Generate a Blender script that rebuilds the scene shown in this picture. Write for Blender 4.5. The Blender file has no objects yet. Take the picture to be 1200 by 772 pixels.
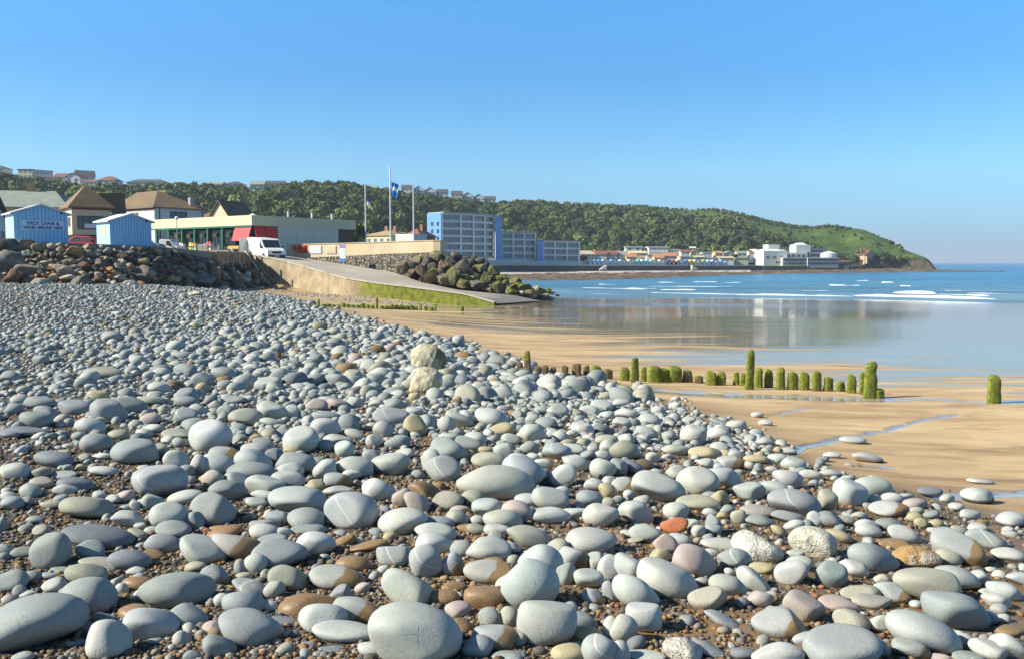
import bpy, bmesh, math, random
import numpy as np
from mathutils import Vector, Matrix

SC = bpy.context.scene
COL = SC.collection
R = math.radians
rng = np.random.default_rng(7)
random.seed(7)

# ------------------------------------------------------------------ camera, sky, sun, exposure
E = 4.1                      # eye height over the sea (sea level is z = 0)
FPX = 1039.0                 # focal length in photo pixels (photo 1200 x 772)
PITCH = math.atan(78.0 / FPX)
cam_d = bpy.data.cameras.new('camera')
cam = bpy.data.objects.new('camera', cam_d)
COL.objects.link(cam)
cam.location = (0, 0, E)
cam.rotation_euler = (R(90) - PITCH, 0, 0)
cam_d.sensor_fit = 'HORIZONTAL'
cam_d.angle = 2 * math.atan(600.0 / FPX)
cam_d.clip_start = 0.05
cam_d.clip_end = 30000
SC.camera = cam

SUN_EL = R(34)
TO_SUN = Vector((-0.98, -0.20, 0)).normalized() * math.cos(SUN_EL) + Vector((0, 0, math.sin(SUN_EL)))
world = bpy.data.worlds.new('World')
SC.world = world
world.use_nodes = True
wn = world.node_tree.nodes
wl = world.node_tree.links
for n in list(wn):
    wn.remove(n)
sky = wn.new('ShaderNodeTexSky')
sky.sky_type = 'NISHITA'
sky.sun_disc = False
sky.sun_elevation = SUN_EL
sky.sun_rotation = math.atan2(TO_SUN.x, TO_SUN.y)
sky.air_density = 1.0
sky.dust_density = 0.3
sky.ozone_density = 3.0
bg = wn.new('ShaderNodeBackground')
bg.inputs['Strength'].default_value = 0.079
wo = wn.new('ShaderNodeOutputWorld')
# the clear sea air of the photograph: deeper blue overhead, a soft blue rather than yellow horizon
tc = wn.new('ShaderNodeTexCoord'); sxyz = wn.new('ShaderNodeSeparateXYZ'); wl.new(tc.outputs['Generated'], sxyz.inputs[0])
air = wn.new('ShaderNodeValToRGB'); wl.new(sxyz.outputs[2], air.inputs[0])
_st = [(0.0, (.28, .47, .86)), (.045, (.42, .67, .97)), (.10, (.56, .90, 1.10)), (.20, (.41, .88, 1.18)), (.30, (.49, 1.12, 1.48)), (.55, (.52, .72, .86)), (1.0, (.50, .62, .70))]
while len(air.color_ramp.elements) < len(_st): air.color_ramp.elements.new(.5)
for e_, (p_, c_) in zip(air.color_ramp.elements, _st): e_.position = p_; e_.color = (*c_, 1)
mul = wn.new('ShaderNodeMix'); mul.data_type = 'RGBA'; mul.blend_type = 'MULTIPLY'; mul.inputs[0].default_value = 1.0
wl.new(sky.outputs[0], mul.inputs[6]); wl.new(air.outputs[0], mul.inputs[7]); wl.new(mul.outputs[2], bg.inputs['Color'])
wl.new(bg.outputs[0], wo.inputs['Surface'])

sun_d = bpy.data.lights.new('sun', 'SUN')
sun_d.energy = 4.9
sun_d.angle = R(0.55)
sun_d.color = (1.0, 0.94, 0.81)
sun = bpy.data.objects.new('sun', sun_d)
COL.objects.link(sun)
sun.rotation_euler = TO_SUN.to_track_quat('Z', 'Y').to_euler()

SC.view_settings.view_transform = 'Standard'
SC.view_settings.look = 'None'
SC.view_settings.exposure = 0.95
SC.view_settings.gamma = 1.0
SC.view_settings.use_curve_mapping = False

# ------------------------------------------------------------------ helpers
CP, SP = math.cos(PITCH), math.sin(PITCH)

def at(px, py, d):
    """World point seen at photo pixel (px, py) at forward distance d."""
    u = (px - 600.0) / FPX
    v = (py - 386.0) / FPX
    dy = CP - v * SP
    dz = -SP - v * CP
    return Vector((u / dy * d, d, E + dz / dy * d))

def xat(px, d):
    return (px - 600.0) / 1042.0 * d

def project(P):
    P = np.asarray(P, float)
    x = P[..., 0]; y = P[..., 1]; z = P[..., 2] - E
    f = y * CP - z * SP
    u = y * SP + z * CP
    return 600 + FPX * x / f, 386 - FPX * u / f

def tag(o, label=None, cat=None, group=None, kind=None):
    if label: o['label'] = label
    if cat: o['category'] = cat
    if group: o['group'] = group
    if kind: o['kind'] = kind
    return o

def empty(name, loc, rz=0.0, label=None, cat=None, group=None):
    o = bpy.data.objects.new(name, None)
    COL.objects.link(o)
    o.location = loc
    o.rotation_euler = (0, 0, rz)
    o.empty_display_size = 0.2
    return tag(o, label, cat, group)

class MB:
    """Collects shapes and links them as one mesh object."""
    def __init__(s):
        s.v = []; s.f = []
    def add(s, vs, fs):
        k = len(s.v)
        s.v += [tuple(p) for p in vs]
        s.f += [tuple(i + k for i in f) for f in fs]
        return s
    def box(s, x0, x1, y0, y1, z0, z1):
        vs = [(x0,y0,z0),(x1,y0,z0),(x1,y1,z0),(x0,y1,z0),(x0,y0,z1),(x1,y0,z1),(x1,y1,z1),(x0,y1,z1)]
        return s.add(vs, [(3,2,1,0),(4,5,6,7),(0,1,5,4),(1,2,6,5),(2,3,7,6),(3,0,4,7)])
    def poly_prism(s, pts, z0, z1):
        n = len(pts)
        vs = [(x, y, z0) for x, y in pts] + [(x, y, z1) for x, y in pts]
        fs = [tuple(range(n - 1, -1, -1)), tuple(range(n, 2 * n))]
        fs += [(i, (i + 1) % n, n + (i + 1) % n, n + i) for i in range(n)]
        return s.add(vs, fs)
    def profile_y(s, pts, y0, y1):
        """polygon in x,z swept along y"""
        n = len(pts)
        vs = [(x, y0, z) for x, z in pts] + [(x, y1, z) for x, z in pts]
        fs = [tuple(range(n)), tuple(range(2 * n - 1, n - 1, -1))]
        fs += [((i + 1) % n, i, n + i, n + (i + 1) % n) for i in range(n)]
        return s.add(vs, fs)
    def tube(s, p0, p1, r0, r1=None, n=8):
        r1 = r0 if r1 is None else r1
        p0 = Vector(p0); p1 = Vector(p1)
        q = (p1 - p0).to_track_quat('Z', 'Y')
        vs = []
        for p, r in ((p0, r0), (p1, r1)):
            for i in range(n):
                a = 2 * math.pi * i / n
                vs.append(p + q @ Vector((r * math.cos(a), r * math.sin(a), 0)))
        fs = [(i, (i + 1) % n, n + (i + 1) % n, n + i) for i in range(n)]
        fs += [tuple(range(n - 1, -1, -1)), tuple(range(n, 2 * n))]
        return s.add(vs, fs)
    def ring(s, c, axis, rad, r, n=20, m=8):
        c = Vector(c); q = Vector(axis).to_track_quat('Z', 'Y')
        vs = []; fs = []
        for i in range(n):
            a = 2 * math.pi * i / n
            for j in range(m):
                b = 2 * math.pi * j / m
                vs.append(c + q @ Vector(((rad + r * math.cos(b)) * math.cos(a), (rad + r * math.cos(b)) * math.sin(a), r * math.sin(b))))
        for i in range(n):
            for j in range(m):
                fs.append((i * m + j, ((i + 1) % n) * m + j, ((i + 1) % n) * m + (j + 1) % m, i * m + (j + 1) % m))
        return s.add(vs, fs)
    def hip(s, x0, x1, y0, y1, z, h, inset, t=0.12, ridge='x'):
        """hipped roof with thin eave edge; ridge along x or y"""
        b = [(x0,y0),(x1,y0),(x1,y1),(x0,y1)]
        if ridge == 'x':
            ia, ib = inset if isinstance(inset, tuple) else (inset, inset)
            ym = (y0 + y1) / 2; r = [(x0 + ia, ym), (x1 - ib, ym)]
            vs = [(x, y, z) for x, y in b] + [(x, y, z + t) for x, y in b] + [(x, y, z + t + h) for x, y in r]
            fs = [(3,2,1,0),(0,1,5,4),(1,2,6,5),(2,3,7,6),(3,0,4,7),(4,5,9,8),(5,6,9),(6,7,8,9),(7,4,8)]
        else:
            xm = (x0 + x1) / 2; r = [(xm, y0 + inset), (xm, y1 - inset)]
            vs = [(x, y, z) for x, y in b] + [(x, y, z + t) for x, y in b] + [(x, y, z + t + h) for x, y in r]
            fs = [(3,2,1,0),(0,1,5,4),(1,2,6,5),(2,3,7,6),(3,0,4,7),(4,5,8),(5,6,9,8),(6,7,9),(7,4,8,9)]
        return s.add(vs, fs)
    def build(s, name, mat, parent=None, smooth=False, bevel=0.0, loc=None):
        me = bpy.data.meshes.new(name)
        me.from_pydata(s.v, [], s.f)
        me.validate()
        if bevel:
            bm = bmesh.new(); bm.from_mesh(me)
            bmesh.ops.remove_doubles(bm, verts=bm.verts, dist=1e-5)
            es = [e for e in bm.edges if len(e.link_faces) == 2 and e.calc_face_angle(0) > 0.5]
            bmesh.ops.bevel(bm, geom=es, offset=bevel, segments=2, affect='EDGES', profile=0.6, clamp_overlap=True)
            bm.to_mesh(me); bm.free()
        for p in me.polygons:
            p.use_smooth = smooth
        if mat: me.materials.append(mat)
        o = bpy.data.objects.new(name, me)
        COL.objects.link(o)
        if parent: o.parent = parent
        if loc is not None: o.location = loc
        return o

def np_mesh(name, V, F, mat, tint=None, smooth=True, parent=None, loc=None, attrs=None):
    V = np.asarray(V, np.float32); F = np.asarray(F, np.int32)
    k = F.shape[1]
    me = bpy.data.meshes.new(name)
    me.vertices.add(len(V)); me.vertices.foreach_set('co', V.ravel())
    me.loops.add(F.size); me.loops.foreach_set('vertex_index', F.ravel())
    me.polygons.add(len(F))
    me.polygons.foreach_set('loop_start', np.arange(0, F.size, k, dtype=np.int32))
    me.polygons.foreach_set('use_smooth', np.full(len(F), smooth, dtype=bool))
    me.update(calc_edges=True)
    if tint is not None:
        T = np.ones((len(V), 4), np.float32); T[:, :3] = tint
        a = me.color_attributes.new('tint', 'FLOAT_COLOR', 'POINT')
        a.data.foreach_set('color', T.ravel())
    for kk, arr in (attrs or {}).items():
        a = me.attributes.new(kk, 'FLOAT', 'POINT')
        a.data.foreach_set('value', np.asarray(arr, np.float32))
    me.materials.append(mat)
    o = bpy.data.objects.new(name, me)
    COL.objects.link(o)
    if parent: o.parent = parent
    if loc is not None: o.location = loc
    return o

def grid_faces(nr, nc):
    i = np.arange(nr - 1)[:, None] * nc + np.arange(nc - 1)[None, :]
    return np.stack([i, i + 1, i + nc + 1, i + nc], -1).reshape(-1, 4)

class SinNoise:
    """smooth 3-D noise as a sum of sines, about -1..1"""
    def __init__(s, seed, freq=1.0, n=10):
        g = np.random.default_rng(seed)
        k = g.normal(size=(n, 3)); k /= np.linalg.norm(k, axis=1)[:, None]
        s.k = k * freq * g.uniform(0.6, 1.7, (n, 1)); s.p = g.uniform(0, 6.28, n)
        s.a = 1.6 / n
    def __call__(s, P):
        return np.sin(np.asarray(P) @ s.k.T + s.p).sum(-1) * s.a

def sm(a, b, x):
    t = np.clip((x - a) / (b - a), 0, 1)
    return t * t * (3 - 2 * t)

# ------------------------------------------------------------------ materials
def new_mat(name):
    m = bpy.data.materials.new(name)
    m.use_nodes = True
    nt = m.node_tree
    b = nt.nodes.get('Principled BSDF')
    return m, nt, b

def nd(nt, t, **kw):
    n = nt.nodes.new(t)
    for k, v in kw.items():
        setattr(n, k, v)
    return n

def noise(nt, vec, scale, detail=4, rough=0.55, dist=0.0):
    n = nd(nt, 'ShaderNodeTexNoise')
    n.inputs['Scale'].default_value = scale
    n.inputs['Detail'].default_value = detail
    n.inputs['Roughness'].default_value = rough
    n.inputs['Distortion'].default_value = dist
    if vec is not None: nt.links.new(vec, n.inputs['Vector'])
    return n.outputs['Fac']

def ramp(nt, fac, stops, interp='LINEAR'):
    r = nd(nt, 'ShaderNodeValToRGB')
    r.color_ramp.interpolation = interp
    el = r.color_ramp.elements
    while len(el) < len(stops): el.new(0.5)
    for e, (p, c) in zip(el, stops):
        e.position = p
        e.color = (c, c, c, 1) if isinstance(c, (int, float)) else (*c, 1)
    nt.links.new(fac, r.inputs[0])
    return r.outputs[0]

def mixc(nt, fac, a, b, blend='MIX'):
    m = nd(nt, 'ShaderNodeMix', data_type='RGBA', blend_type=blend)
    for sock, v in ((m.inputs[0], fac), (m.inputs[6], a), (m.inputs[7], b)):
        if hasattr(v, 'is_linked'): nt.links.new(v, sock)
        elif isinstance(v, (int, float)): sock.default_value = v
        else: sock.default_value = (*v, 1)
    return m.outputs[2]

def mth(nt, op, a, b=None, clamp=False):
    m = nd(nt, 'ShaderNodeMath', operation=op, use_clamp=clamp)
    for s, v in ((m.inputs[0], a), (m.inputs[1], b)):
        if v is None: continue
        if hasattr(v, 'is_linked'): nt.links.new(v, s)
        else: s.default_value = v
    return m.outputs[0]

def ocoord(nt, scale=None):
    o = nd(nt, 'ShaderNodeTexCoord').outputs['Object']
    if scale:
        mp = nd(nt, 'ShaderNodeMapping')
        mp.inputs['Scale'].default_value = scale
        nt.links.new(o, mp.inputs['Vector'])
        o = mp.outputs[0]
    return o

def attr(nt, name):
    return nd(nt, 'ShaderNodeAttribute', attribute_name=name)

def bump(nt, b, h, strength=0.3, dist=0.02):
    n = nd(nt, 'ShaderNodeBump')
    n.inputs['Strength'].default_value = strength
    n.inputs['Distance'].default_value = dist
    nt.links.new(h, n.inputs['Height'])
    nt.links.new(n.outputs[0], b.inputs['Normal'])
    return n

_mc = {}
def M(name, col, rough=0.75, var=0.12, scale=2.0, bmp=0.0, col2=None, spec=0.3, metal=0.0, amount=(0.5, 0.72)):
    """plain weathered paint, render, stone or wood: base colour broken by two noises, optionally a second colour in patches"""
    if name in _mc: return _mc[name]
    m, nt, b = new_mat(name)
    oc = ocoord(nt)
    n1 = noise(nt, oc, scale, 5)
    c = mixc(nt, n1, tuple(x * (1 - var * 1.6) for x in col), tuple(min(1, x * (1 + var * 1.6)) for x in col))
    if col2:
        n2 = noise(nt, oc, scale * 0.7, 6, 0.6)
        c = mixc(nt, ramp(nt, n2, [(amount[0], 0.0), (amount[1], 1.0)]), c, col2)
    nt.links.new(c, b.inputs['Base Color'])
    b.inputs['Roughness'].default_value = rough
    b.inputs['Specular IOR Level'].default_value = spec
    b.inputs['Metallic'].default_value = metal
    if bmp: bump(nt, b, noise(nt, oc, scale * 6, 4), bmp, 0.03)
    _mc[name] = m
    return m

def glass_mat():
    m, nt, b = new_mat('window_glass')
    oc = ocoord(nt)
    c = mixc(nt, noise(nt, oc, 0.9, 2), (0.015, 0.022, 0.028), (0.075, 0.095, 0.11))
    nt.links.new(c, b.inputs['Base Color'])
    b.inputs['Roughness'].default_value = 0.06
    b.inputs['Specular IOR Level'].default_value = 0.6
    return m
GLASS = glass_mat()
CREAM = M('cream_render', (0.56, 0.48, 0.31), var=0.06, scale=1.2)
FASCIA = M('cream_fascia', (0.58, 0.52, 0.33), var=0.05, scale=1.0)
PINKCREAM = M('pale_peach_render', (0.58, 0.46, 0.29), var=0.06, scale=0.7, col2=(0.50, 0.39, 0.25))
WHITE = M('white_render', (0.60, 0.59, 0.54), var=0.05, scale=0.8)
WHITEPAINT = M('white_paint', (0.66, 0.66, 0.64), var=0.03, rough=0.5)
SLATE = M('grey_slate', (0.21, 0.24, 0.20), var=0.2, scale=1.5, col2=(0.28, 0.31, 0.24))
DARKSLATE = M('dark_slate', (0.075, 0.075, 0.075), var=0.25, scale=1.5)
BROWNTILE = M('brown_tile', (0.135, 0.095, 0.060), var=0.25, scale=1.2, bmp=0.3)
LICHENTILE = M('lichen_tile', (0.15, 0.108, 0.066), var=0.3, scale=1.0, col2=(0.25, 0.145, 0.035), amount=(0.46, 0.72), bmp=0.3)
ORANGETILE = M('orange_tile', (0.42, 0.19, 0.08), var=0.2)
REDTILE = M('red_brown_tile', (0.20, 0.085, 0.055), var=0.2)
BRICK = M('red_brick', (0.27, 0.115, 0.075), var=0.2, scale=3)
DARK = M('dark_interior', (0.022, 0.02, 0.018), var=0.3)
GREENPAINT = M('green_paint', (0.02, 0.14, 0.09), rough=0.4, var=0.05)
GREYPAINT = M('grey_paint', (0.33, 0.34, 0.34), rough=0.5, var=0.06)
POLEGREY = M('pole_grey', (0.55, 0.56, 0.56), rough=0.45, var=0.03)
BLACKRUB = M('black_rubber', (0.018, 0.018, 0.018), rough=0.8)
RED = M('red_canvas', (0.55, 0.03, 0.035), rough=0.6, var=0.08)
REDPAINT = M('red_paint', (0.50, 0.025, 0.02), rough=0.35, var=0.04)
BLUEWALL = M('blue_render', (0.13, 0.30, 0.58), var=0.05)
WOOD = M('raw_timber', (0.33, 0.20, 0.095), var=0.2, scale=2.5)
PALEWOOD = M('pale_timber', (0.52, 0.42, 0.27), var=0.15, scale=2.5)
# ------------------------------------------------------------------ beach sheet
def tps_fit(P, z, lam=1e-3):
    P = np.asarray(P, float); n = len(P)
    d = np.linalg.norm(P[:, None] - P[None], axis=-1)
    K = np.where(d > 0, d * d * np.log(d + 1e-12), 0) + lam * np.eye(n)
    Q = np.c_[np.ones(n), P]
    A = np.block([[K, Q], [Q.T, np.zeros((3, 3))]])
    return P, np.linalg.solve(A, np.r_[z, 0, 0, 0])

def tps_eval(fit, X, Y):
    P, c = fit
    X = np.asarray(X, float); Y = np.asarray(Y, float)
    out = c[-3] + c[-2] * X + c[-1] * Y
    for (px, py), w in zip(P, c[:-3]):
        r2 = (X - px) ** 2 + (Y - py) ** 2
        out = out + w * 0.5 * r2 * np.log(r2 + 1e-9)
    return out

def sand_plane(X, Y):
    return 2.1 - 0.0191 * np.asarray(Y) - 0.010 * np.maximum(0, np.asarray(X) - 12)

_pp, _pz = [], []
for px, py, d in [(0,772,3.75),(600,772,3.55),(1200,772,3.7),(600,600,6.05),(250,640,5.25),(950,640,5.6),(850,560,7.7),
                  (100,500,8.6),(350,500,9.0),(600,480,11.0),(100,400,16.5),(300,400,20),(100,350,31),(0,331,47),(-150,331,46),(200,336,52),
                  (300,372,28),(300,345,50),(450,425,17),(-150,400,16),(-300,560,6.5),(1400,760,4.0),
                  (306,320,84),(338,334,82),(376,343,79),(442,347,75),(509,356,72),(580,357.6,71),(250,338,66),(330,348,60)]:
    p = at(px, py, d); _pp.append((p.x, p.y)); _pz.append(p.z)
for x, y in [(4.4,10),(8,11),(14,12),(0.9,19),(6,16),(12,18),(-1.2,30),(4,26),(14,30),(25,25),(-8,56),(0,45),(12,48),(30,45),(-4,64),(8,66),
             (25,70),(45,60),(60,90),(20,100),(4,84),(6,100),(40,120),(90,120),(0,130),(8,8.0),(14,9.0)]:
    _pp.append((x, y)); _pz.append(float(sand_plane(x, y)))
for x, y, z in [(-3, 0.5, E - 1.5), (3, 0.5, E - 1.55), (-10, 1, E - 1.45), (12, 1, E - 1.75), (-40, 95, E - 1.2), (-60, 130, E - 1.2), (-60, 40, E - 0.9), (-30, 130, E - 1.5), (-18, 100, E - 2.2), (-22, 90, E - 1.3), (-14, 88, E - 2.1), (-8, 84, E - 2.8)]:
    _pp.append((x, y)); _pz.append(z)
_fit = tps_fit(_pp, _pz, 0.5)
_gn = SinNoise(3, 0.8, 14)
def ground(X, Y):
    z = tps_eval(_fit, X, Y)
    return z

EDGE = np.array([(-400,318),(60,324),(200,330),(250,333),(330,347),(400,367),(450,381),(540,403),(600,426),(640,441),(700,454),(760,469),(850,498),(900,520),(950,545),(985,560),(1050,575),(1100,590),(1200,612),(1500,680)], float)
def pebble_mask(px, py):
    return py - np.interp(px, EDGE[:, 0], EDGE[:, 1])
WET = np.array([(300,330),(470,352),(520,374),(600,387),(700,404),(800,418),(900,428),(1000,437),(1200,446),(1600,470)], float)
RILL = [[(1122,486,3),(1080,492,4),(1040,503,5),(985,514,6),(945,523,8),(925,534,9),(900,540,8)],
        [(690,449,2),(740,455,4),(800,460,6),(900,464,6),(960,466,7),(1030,468,6),(1090,467,3),(1160,471,4),(1240,470,6)],
        [(905,486,3),(930,481,3),(955,478,1)], [(1060,581,4),(1140,580,8),(1200,577,9),(1260,575,9)], [(600,436,3),(680,444,4),(720,447,3)],
        [(1010,545,5),(1050,548,4)],[(640,448,3),(700,452,4)]]
def rill_mask(px, py):
    best = np.full(px.shape, -9.0)
    for line in RILL:
        for (x0, y0, r0), (x1, y1, r1) in zip(line[:-1], line[1:]):
            dx, dy = x1 - x0, (y1 - y0) * 1.0
            t = np.clip(((px - x0) * dx + (py - y0) * dy) / (dx * dx + dy * dy), 0, 1)
            dist = np.hypot(px - x0 - t * dx, (py - y0 - t * dy) * 1.5)
            best = np.maximum(best, .7 * (r0 + (r1 - r0) * t) - dist)
    return best

nC, nR = 560, 560
ss = np.linspace(-1.25, 1.25, nC)
yy = np.concatenate([[0.3], np.geomspace(0.9, 135, nR - 1)])
YY, SS = np.meshgrid(yy, ss, indexing='ij')
XX = SS * YY
ZZ = ground(XX, YY)
bpx, bpy_ = project(np.stack([XX, YY, ZZ], -1))
peb = pebble_mask(bpx, bpy_)
near = YY < 2.5
peb = np.where(near, 50, peb)
pn = SinNoise(5, 2.2, 16)(np.stack([XX, YY, 0 * XX], -1))
gravel = sm(-6, 6, peb + pn * 9)
wet = np.clip((np.interp(bpx, WET[:, 0], WET[:, 1]) - bpy_) / 72 + 0.42, 0, 1)
wet = np.where(near | (YY < 12), 0, wet)
rill = np.where(near | (YY > 40), 0, sm(-7, 7, rill_mask(bpx, bpy_)))
# sand among the stones nearest the water is damp
damp = sm(-40, 30, peb) * sm(380, 700, bpx) * (YY < 14)
ZZ = ZZ - 0.02 * sm(.4, .8, rill) + 0.012 * SinNoise(8, 1.1, 18)(np.stack([XX, YY * 1.6, 0 * XX], -1)) * (1 - wet)

def beach_mat():
    m, nt, b = new_mat('beach_sand')
    L = nt.links
    oc = ocoord(nt)
    g = attr(nt, 'gravel').outputs['Fac']; w0 = attr(nt, 'wet').outputs['Fac']; rl = attr(nt, 'rill').outputs['Fac']; dm = attr(nt, 'damp').outputs['Fac']
    streak = noise(nt, ocoord(nt, (0.10, 0.55, 1)), 1.0, 5, 0.6, 0.6)
    w = mth(nt, 'ADD', w0, mth(nt, 'MULTIPLY', mth(nt, 'SUBTRACT', mth(nt, 'ADD', mth(nt, 'MULTIPLY', streak, 0.6), mth(nt, 'MULTIPLY', noise(nt, ocoord(nt, (0.16, 1.7, 1)), 1.0, 4, 0.6, 0.3), 0.4)), 0.5), 3.2))
    w = ramp(nt, w, [(0.32, 0.0), (0.68, 1.0)])
    w = mth(nt, 'MULTIPLY', w, ramp(nt, w0, [(0.02, 0.0), (0.15, 1.0)]))
    rl2 = ramp(nt, mth(nt, 'ADD', rl, mth(nt, 'MULTIPLY', mth(nt, 'SUBTRACT', noise(nt, ocoord(nt, (1.0, 2.6, 1)), 1.6, 6, 0.65, 0.8), 0.5), 1.9)), [(0.42, 0.0), (0.74, 1.0)])
    w = mth(nt, 'MAXIMUM', w, mth(nt, 'MULTIPLY', rl2, ramp(nt, rl, [(0.0, 0.0), (0.12, 1.0)])))
    n1 = noise(nt, ocoord(nt, (0.5, 1.2, 1)), 0.9, 6, 0.6, 0.4)
    sand = ramp(nt, n1, [(0.30, (0.36, 0.25, 0.135)), (0.52, (0.50, 0.37, 0.21)), (0.75, (0.57, 0.44, 0.265))])
    n2 = noise(nt, ocoord(nt, (0.35, 1.5, 1)), 1.3, 5, 0.65, 0.8)
    sand = mixc(nt, ramp(nt, n2, [(0.47, 0.0), (0.68, 0.65)]), sand, (0.17, 0.115, 0.072))
    grain = noise(nt, oc, 160, 2)
    sand = mixc(nt, 0.35, sand, mixc(nt, grain, (0.1, 0.07, 0.04), (0.7, 0.55, 0.36)), 'SOFT_LIGHT')
    wetsand = mixc(nt, n1, (0.17, 0.128, 0.078), (0.25, 0.19, 0.12))
    dampsand = mixc(nt, n1, (0.13, 0.078, 0.034), (0.27, 0.165, 0.075))
    sand = mixc(nt, dm, sand, dampsand)
    sand = mixc(nt, w, sand, wetsand)
    sand = mixc(nt, mth(nt, 'MULTIPLY', rl2, 0.75), sand, (0.36, 0.33, 0.29))  # pale colour mixed in under the rills to add to their sheen
    vo = nd(nt, 'ShaderNodeTexVoronoi'); vo.inputs['Scale'].default_value = 42
    L.new(oc, vo.inputs['Vector'])
    hue = nd(nt, 'ShaderNodeSeparateColor'); L.new(vo.outputs['Color'], hue.inputs[0])
    gcol = ramp(nt, hue.outputs[0], [(0.0, (0.07, 0.055, 0.04)), (0.35, (0.13, 0.095, 0.06)), (0.6, (0.17, 0.16, 0.145)), (0.8, (0.22, 0.15, 0.07)), (1.0, (0.26, 0.25, 0.22))])
    gcol = mixc(nt, ramp(nt, vo.outputs['Distance'], [(0.25, 1.0), (0.6, 0.25)]), (0.03, 0.024, 0.018), gcol)  # gaps between gravel cells painted dark, like small shadows
    gm = mth(nt, 'MULTIPLY', g, mth(nt, 'SUBTRACT', 1.0, mth(nt, 'MULTIPLY', dm, ramp(nt, noise(nt, oc, 2.2, 4), [(0.42, 0.2), (0.6, 0.95)]))))
    c = mixc(nt, gm, sand, gcol)
    L.new(c, b.inputs['Base Color'])
    nog = mth(nt, 'SUBTRACT', 1.0, gm)
    rough = mth(nt, 'SUBTRACT', 0.85, mth(nt, 'MULTIPLY', dm, mth(nt, 'MULTIPLY', nog, 0.45)))
    L.new(rough, b.inputs['Roughness'])
    b.inputs['Specular IOR Level'].default_value = 0.3
    L.new(mth(nt, 'MULTIPLY', w, mth(nt, 'SUBTRACT', 1.0, g, True)), b.inputs['Coat Weight'])
    b.inputs['Coat IOR'].default_value = 1.4
    L.new(ramp(nt, streak, [(0.3, 0.03), (0.7, 0.10)]), b.inputs['Coat Roughness'])
    h = mth(nt, 'ADD', mth(nt, 'MULTIPLY', gm, mth(nt, 'MULTIPLY', mth(nt, 'SUBTRACT', 1.0, vo.outputs['Distance']), 0.9)),
            mth(nt, 'MULTIPLY', mth(nt, 'MULTIPLY', nog, mth(nt, 'SUBTRACT', 1.0, w)), mth(nt, 'ADD', mth(nt, 'MULTIPLY', n2, 1.2), mth(nt, 'MULTIPLY', grain, 0.12))))
    bump(nt, b, h, 0.7, 0.02)
    cb = nd(nt, 'ShaderNodeBump'); cb.inputs['Strength'].default_value = 0.10; cb.inputs['Distance'].default_value = 0.02
    L.new(noise(nt, ocoord(nt, (0.7, 2.6, 1)), 2.4, 3, 0.5, 0.3), cb.inputs['Height'])
    L.new(cb.outputs[0], b.inputs['Coat Normal'])
    return m
o = np_mesh('beach', np.stack([XX, YY, ZZ], -1).reshape(-1, 3), grid_faces(nR, nC), beach_mat(),
            attrs={'gravel': gravel.ravel(), 'wet': wet.ravel(), 'rill': rill.ravel(), 'damp': damp.ravel()})
tag(o, kind='structure')

# ------------------------------------------------------------------ sea
def sea_mat():
    m, nt, b = new_mat('sea_water')
    L = nt.links
    oc = ocoord(nt)
    dist = nd(nt, 'ShaderNodeSeparateXYZ'); L.new(oc, dist.inputs[0])
    y = dist.outputs[1]
    shallow = ramp(nt, mth(nt, 'DIVIDE', y, 600.0), [(0.13, (0.21, 0.26, 0.25)), (0.25, (0.085, 0.21, 0.29)), (0.42, (0.045, 0.20, 0.33)), (0.9, (0.03, 0.15, 0.29))])
    n = noise(nt, ocoord(nt, (0.02, 0.06, 1)), 1.0, 4, 0.6)
    c = mixc(nt, ramp(nt, n, [(0.4, 0.0), (0.65, 0.6)]), shallow, (0.012, 0.07, 0.12))
    L.new(c, b.inputs['Base Color'])
    b.inputs['Roughness'].default_value = 0.25
    b.inputs['Specular IOR Level'].default_value = 0.25
    b.inputs['IOR'].default_value = 1.33
    h = mth(nt, 'ADD', noise(nt, ocoord(nt, (0.25, 0.6, 1)), 1.0, 5, 0.6), mth(nt, 'MULTIPLY', noise(nt, ocoord(nt, (0.03, 0.12, 1)), 1.0, 3), 3.0))
    bump(nt, b, h, 1.0, 0.5)
    return m
sC = 260
sy = np.concatenate([np.arange(70, 300, 0.8), np.geomspace(301, 11000, 70)])
sx = np.linspace(-0.06, 1.3, sC)
SY, SXs = np.meshgrid(sy, sx, indexing='ij')
SX = SXs * SY
wn1 = SinNoise(21, 0.06, 12)(np.stack([SX, SY * 0.3, 0 * SX], -1))
SZ = 0.05 * SinNoise(22, 0.5, 16)(np.stack([SX * 0.4, SY, 0 * SX], -1))
SWELL = [(213, 0.45, 2.4, 60, 200), (166, 0.55, 2.0, 20, 130), (139, 0.55, 1.6, 30, 90), (121, 0.3, 1.2, -5, 95)]
for d0, hgt, wd, x0, x1 in SWELL:
    c = d0 + 3.0 * wn1 - 0.035 * (SX - 40)
    a = np.where(SY < c, np.exp(-((SY - c) / wd) ** 2), np.exp(-((SY - c) / (wd * 2.4)) ** 2))
    SZ += hgt * a * sm(x0 - 12, x0 + 12, SX) * (1 - sm(x1 - 15, x1 + 25, SX)) * (0.75 + 0.35 * wn1)
o = np_mesh('sea', np.stack([SX, SY, SZ], -1).reshape(-1, 3), grid_faces(len(sy), sC), sea_mat())
tag(o, kind='structure')

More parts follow.
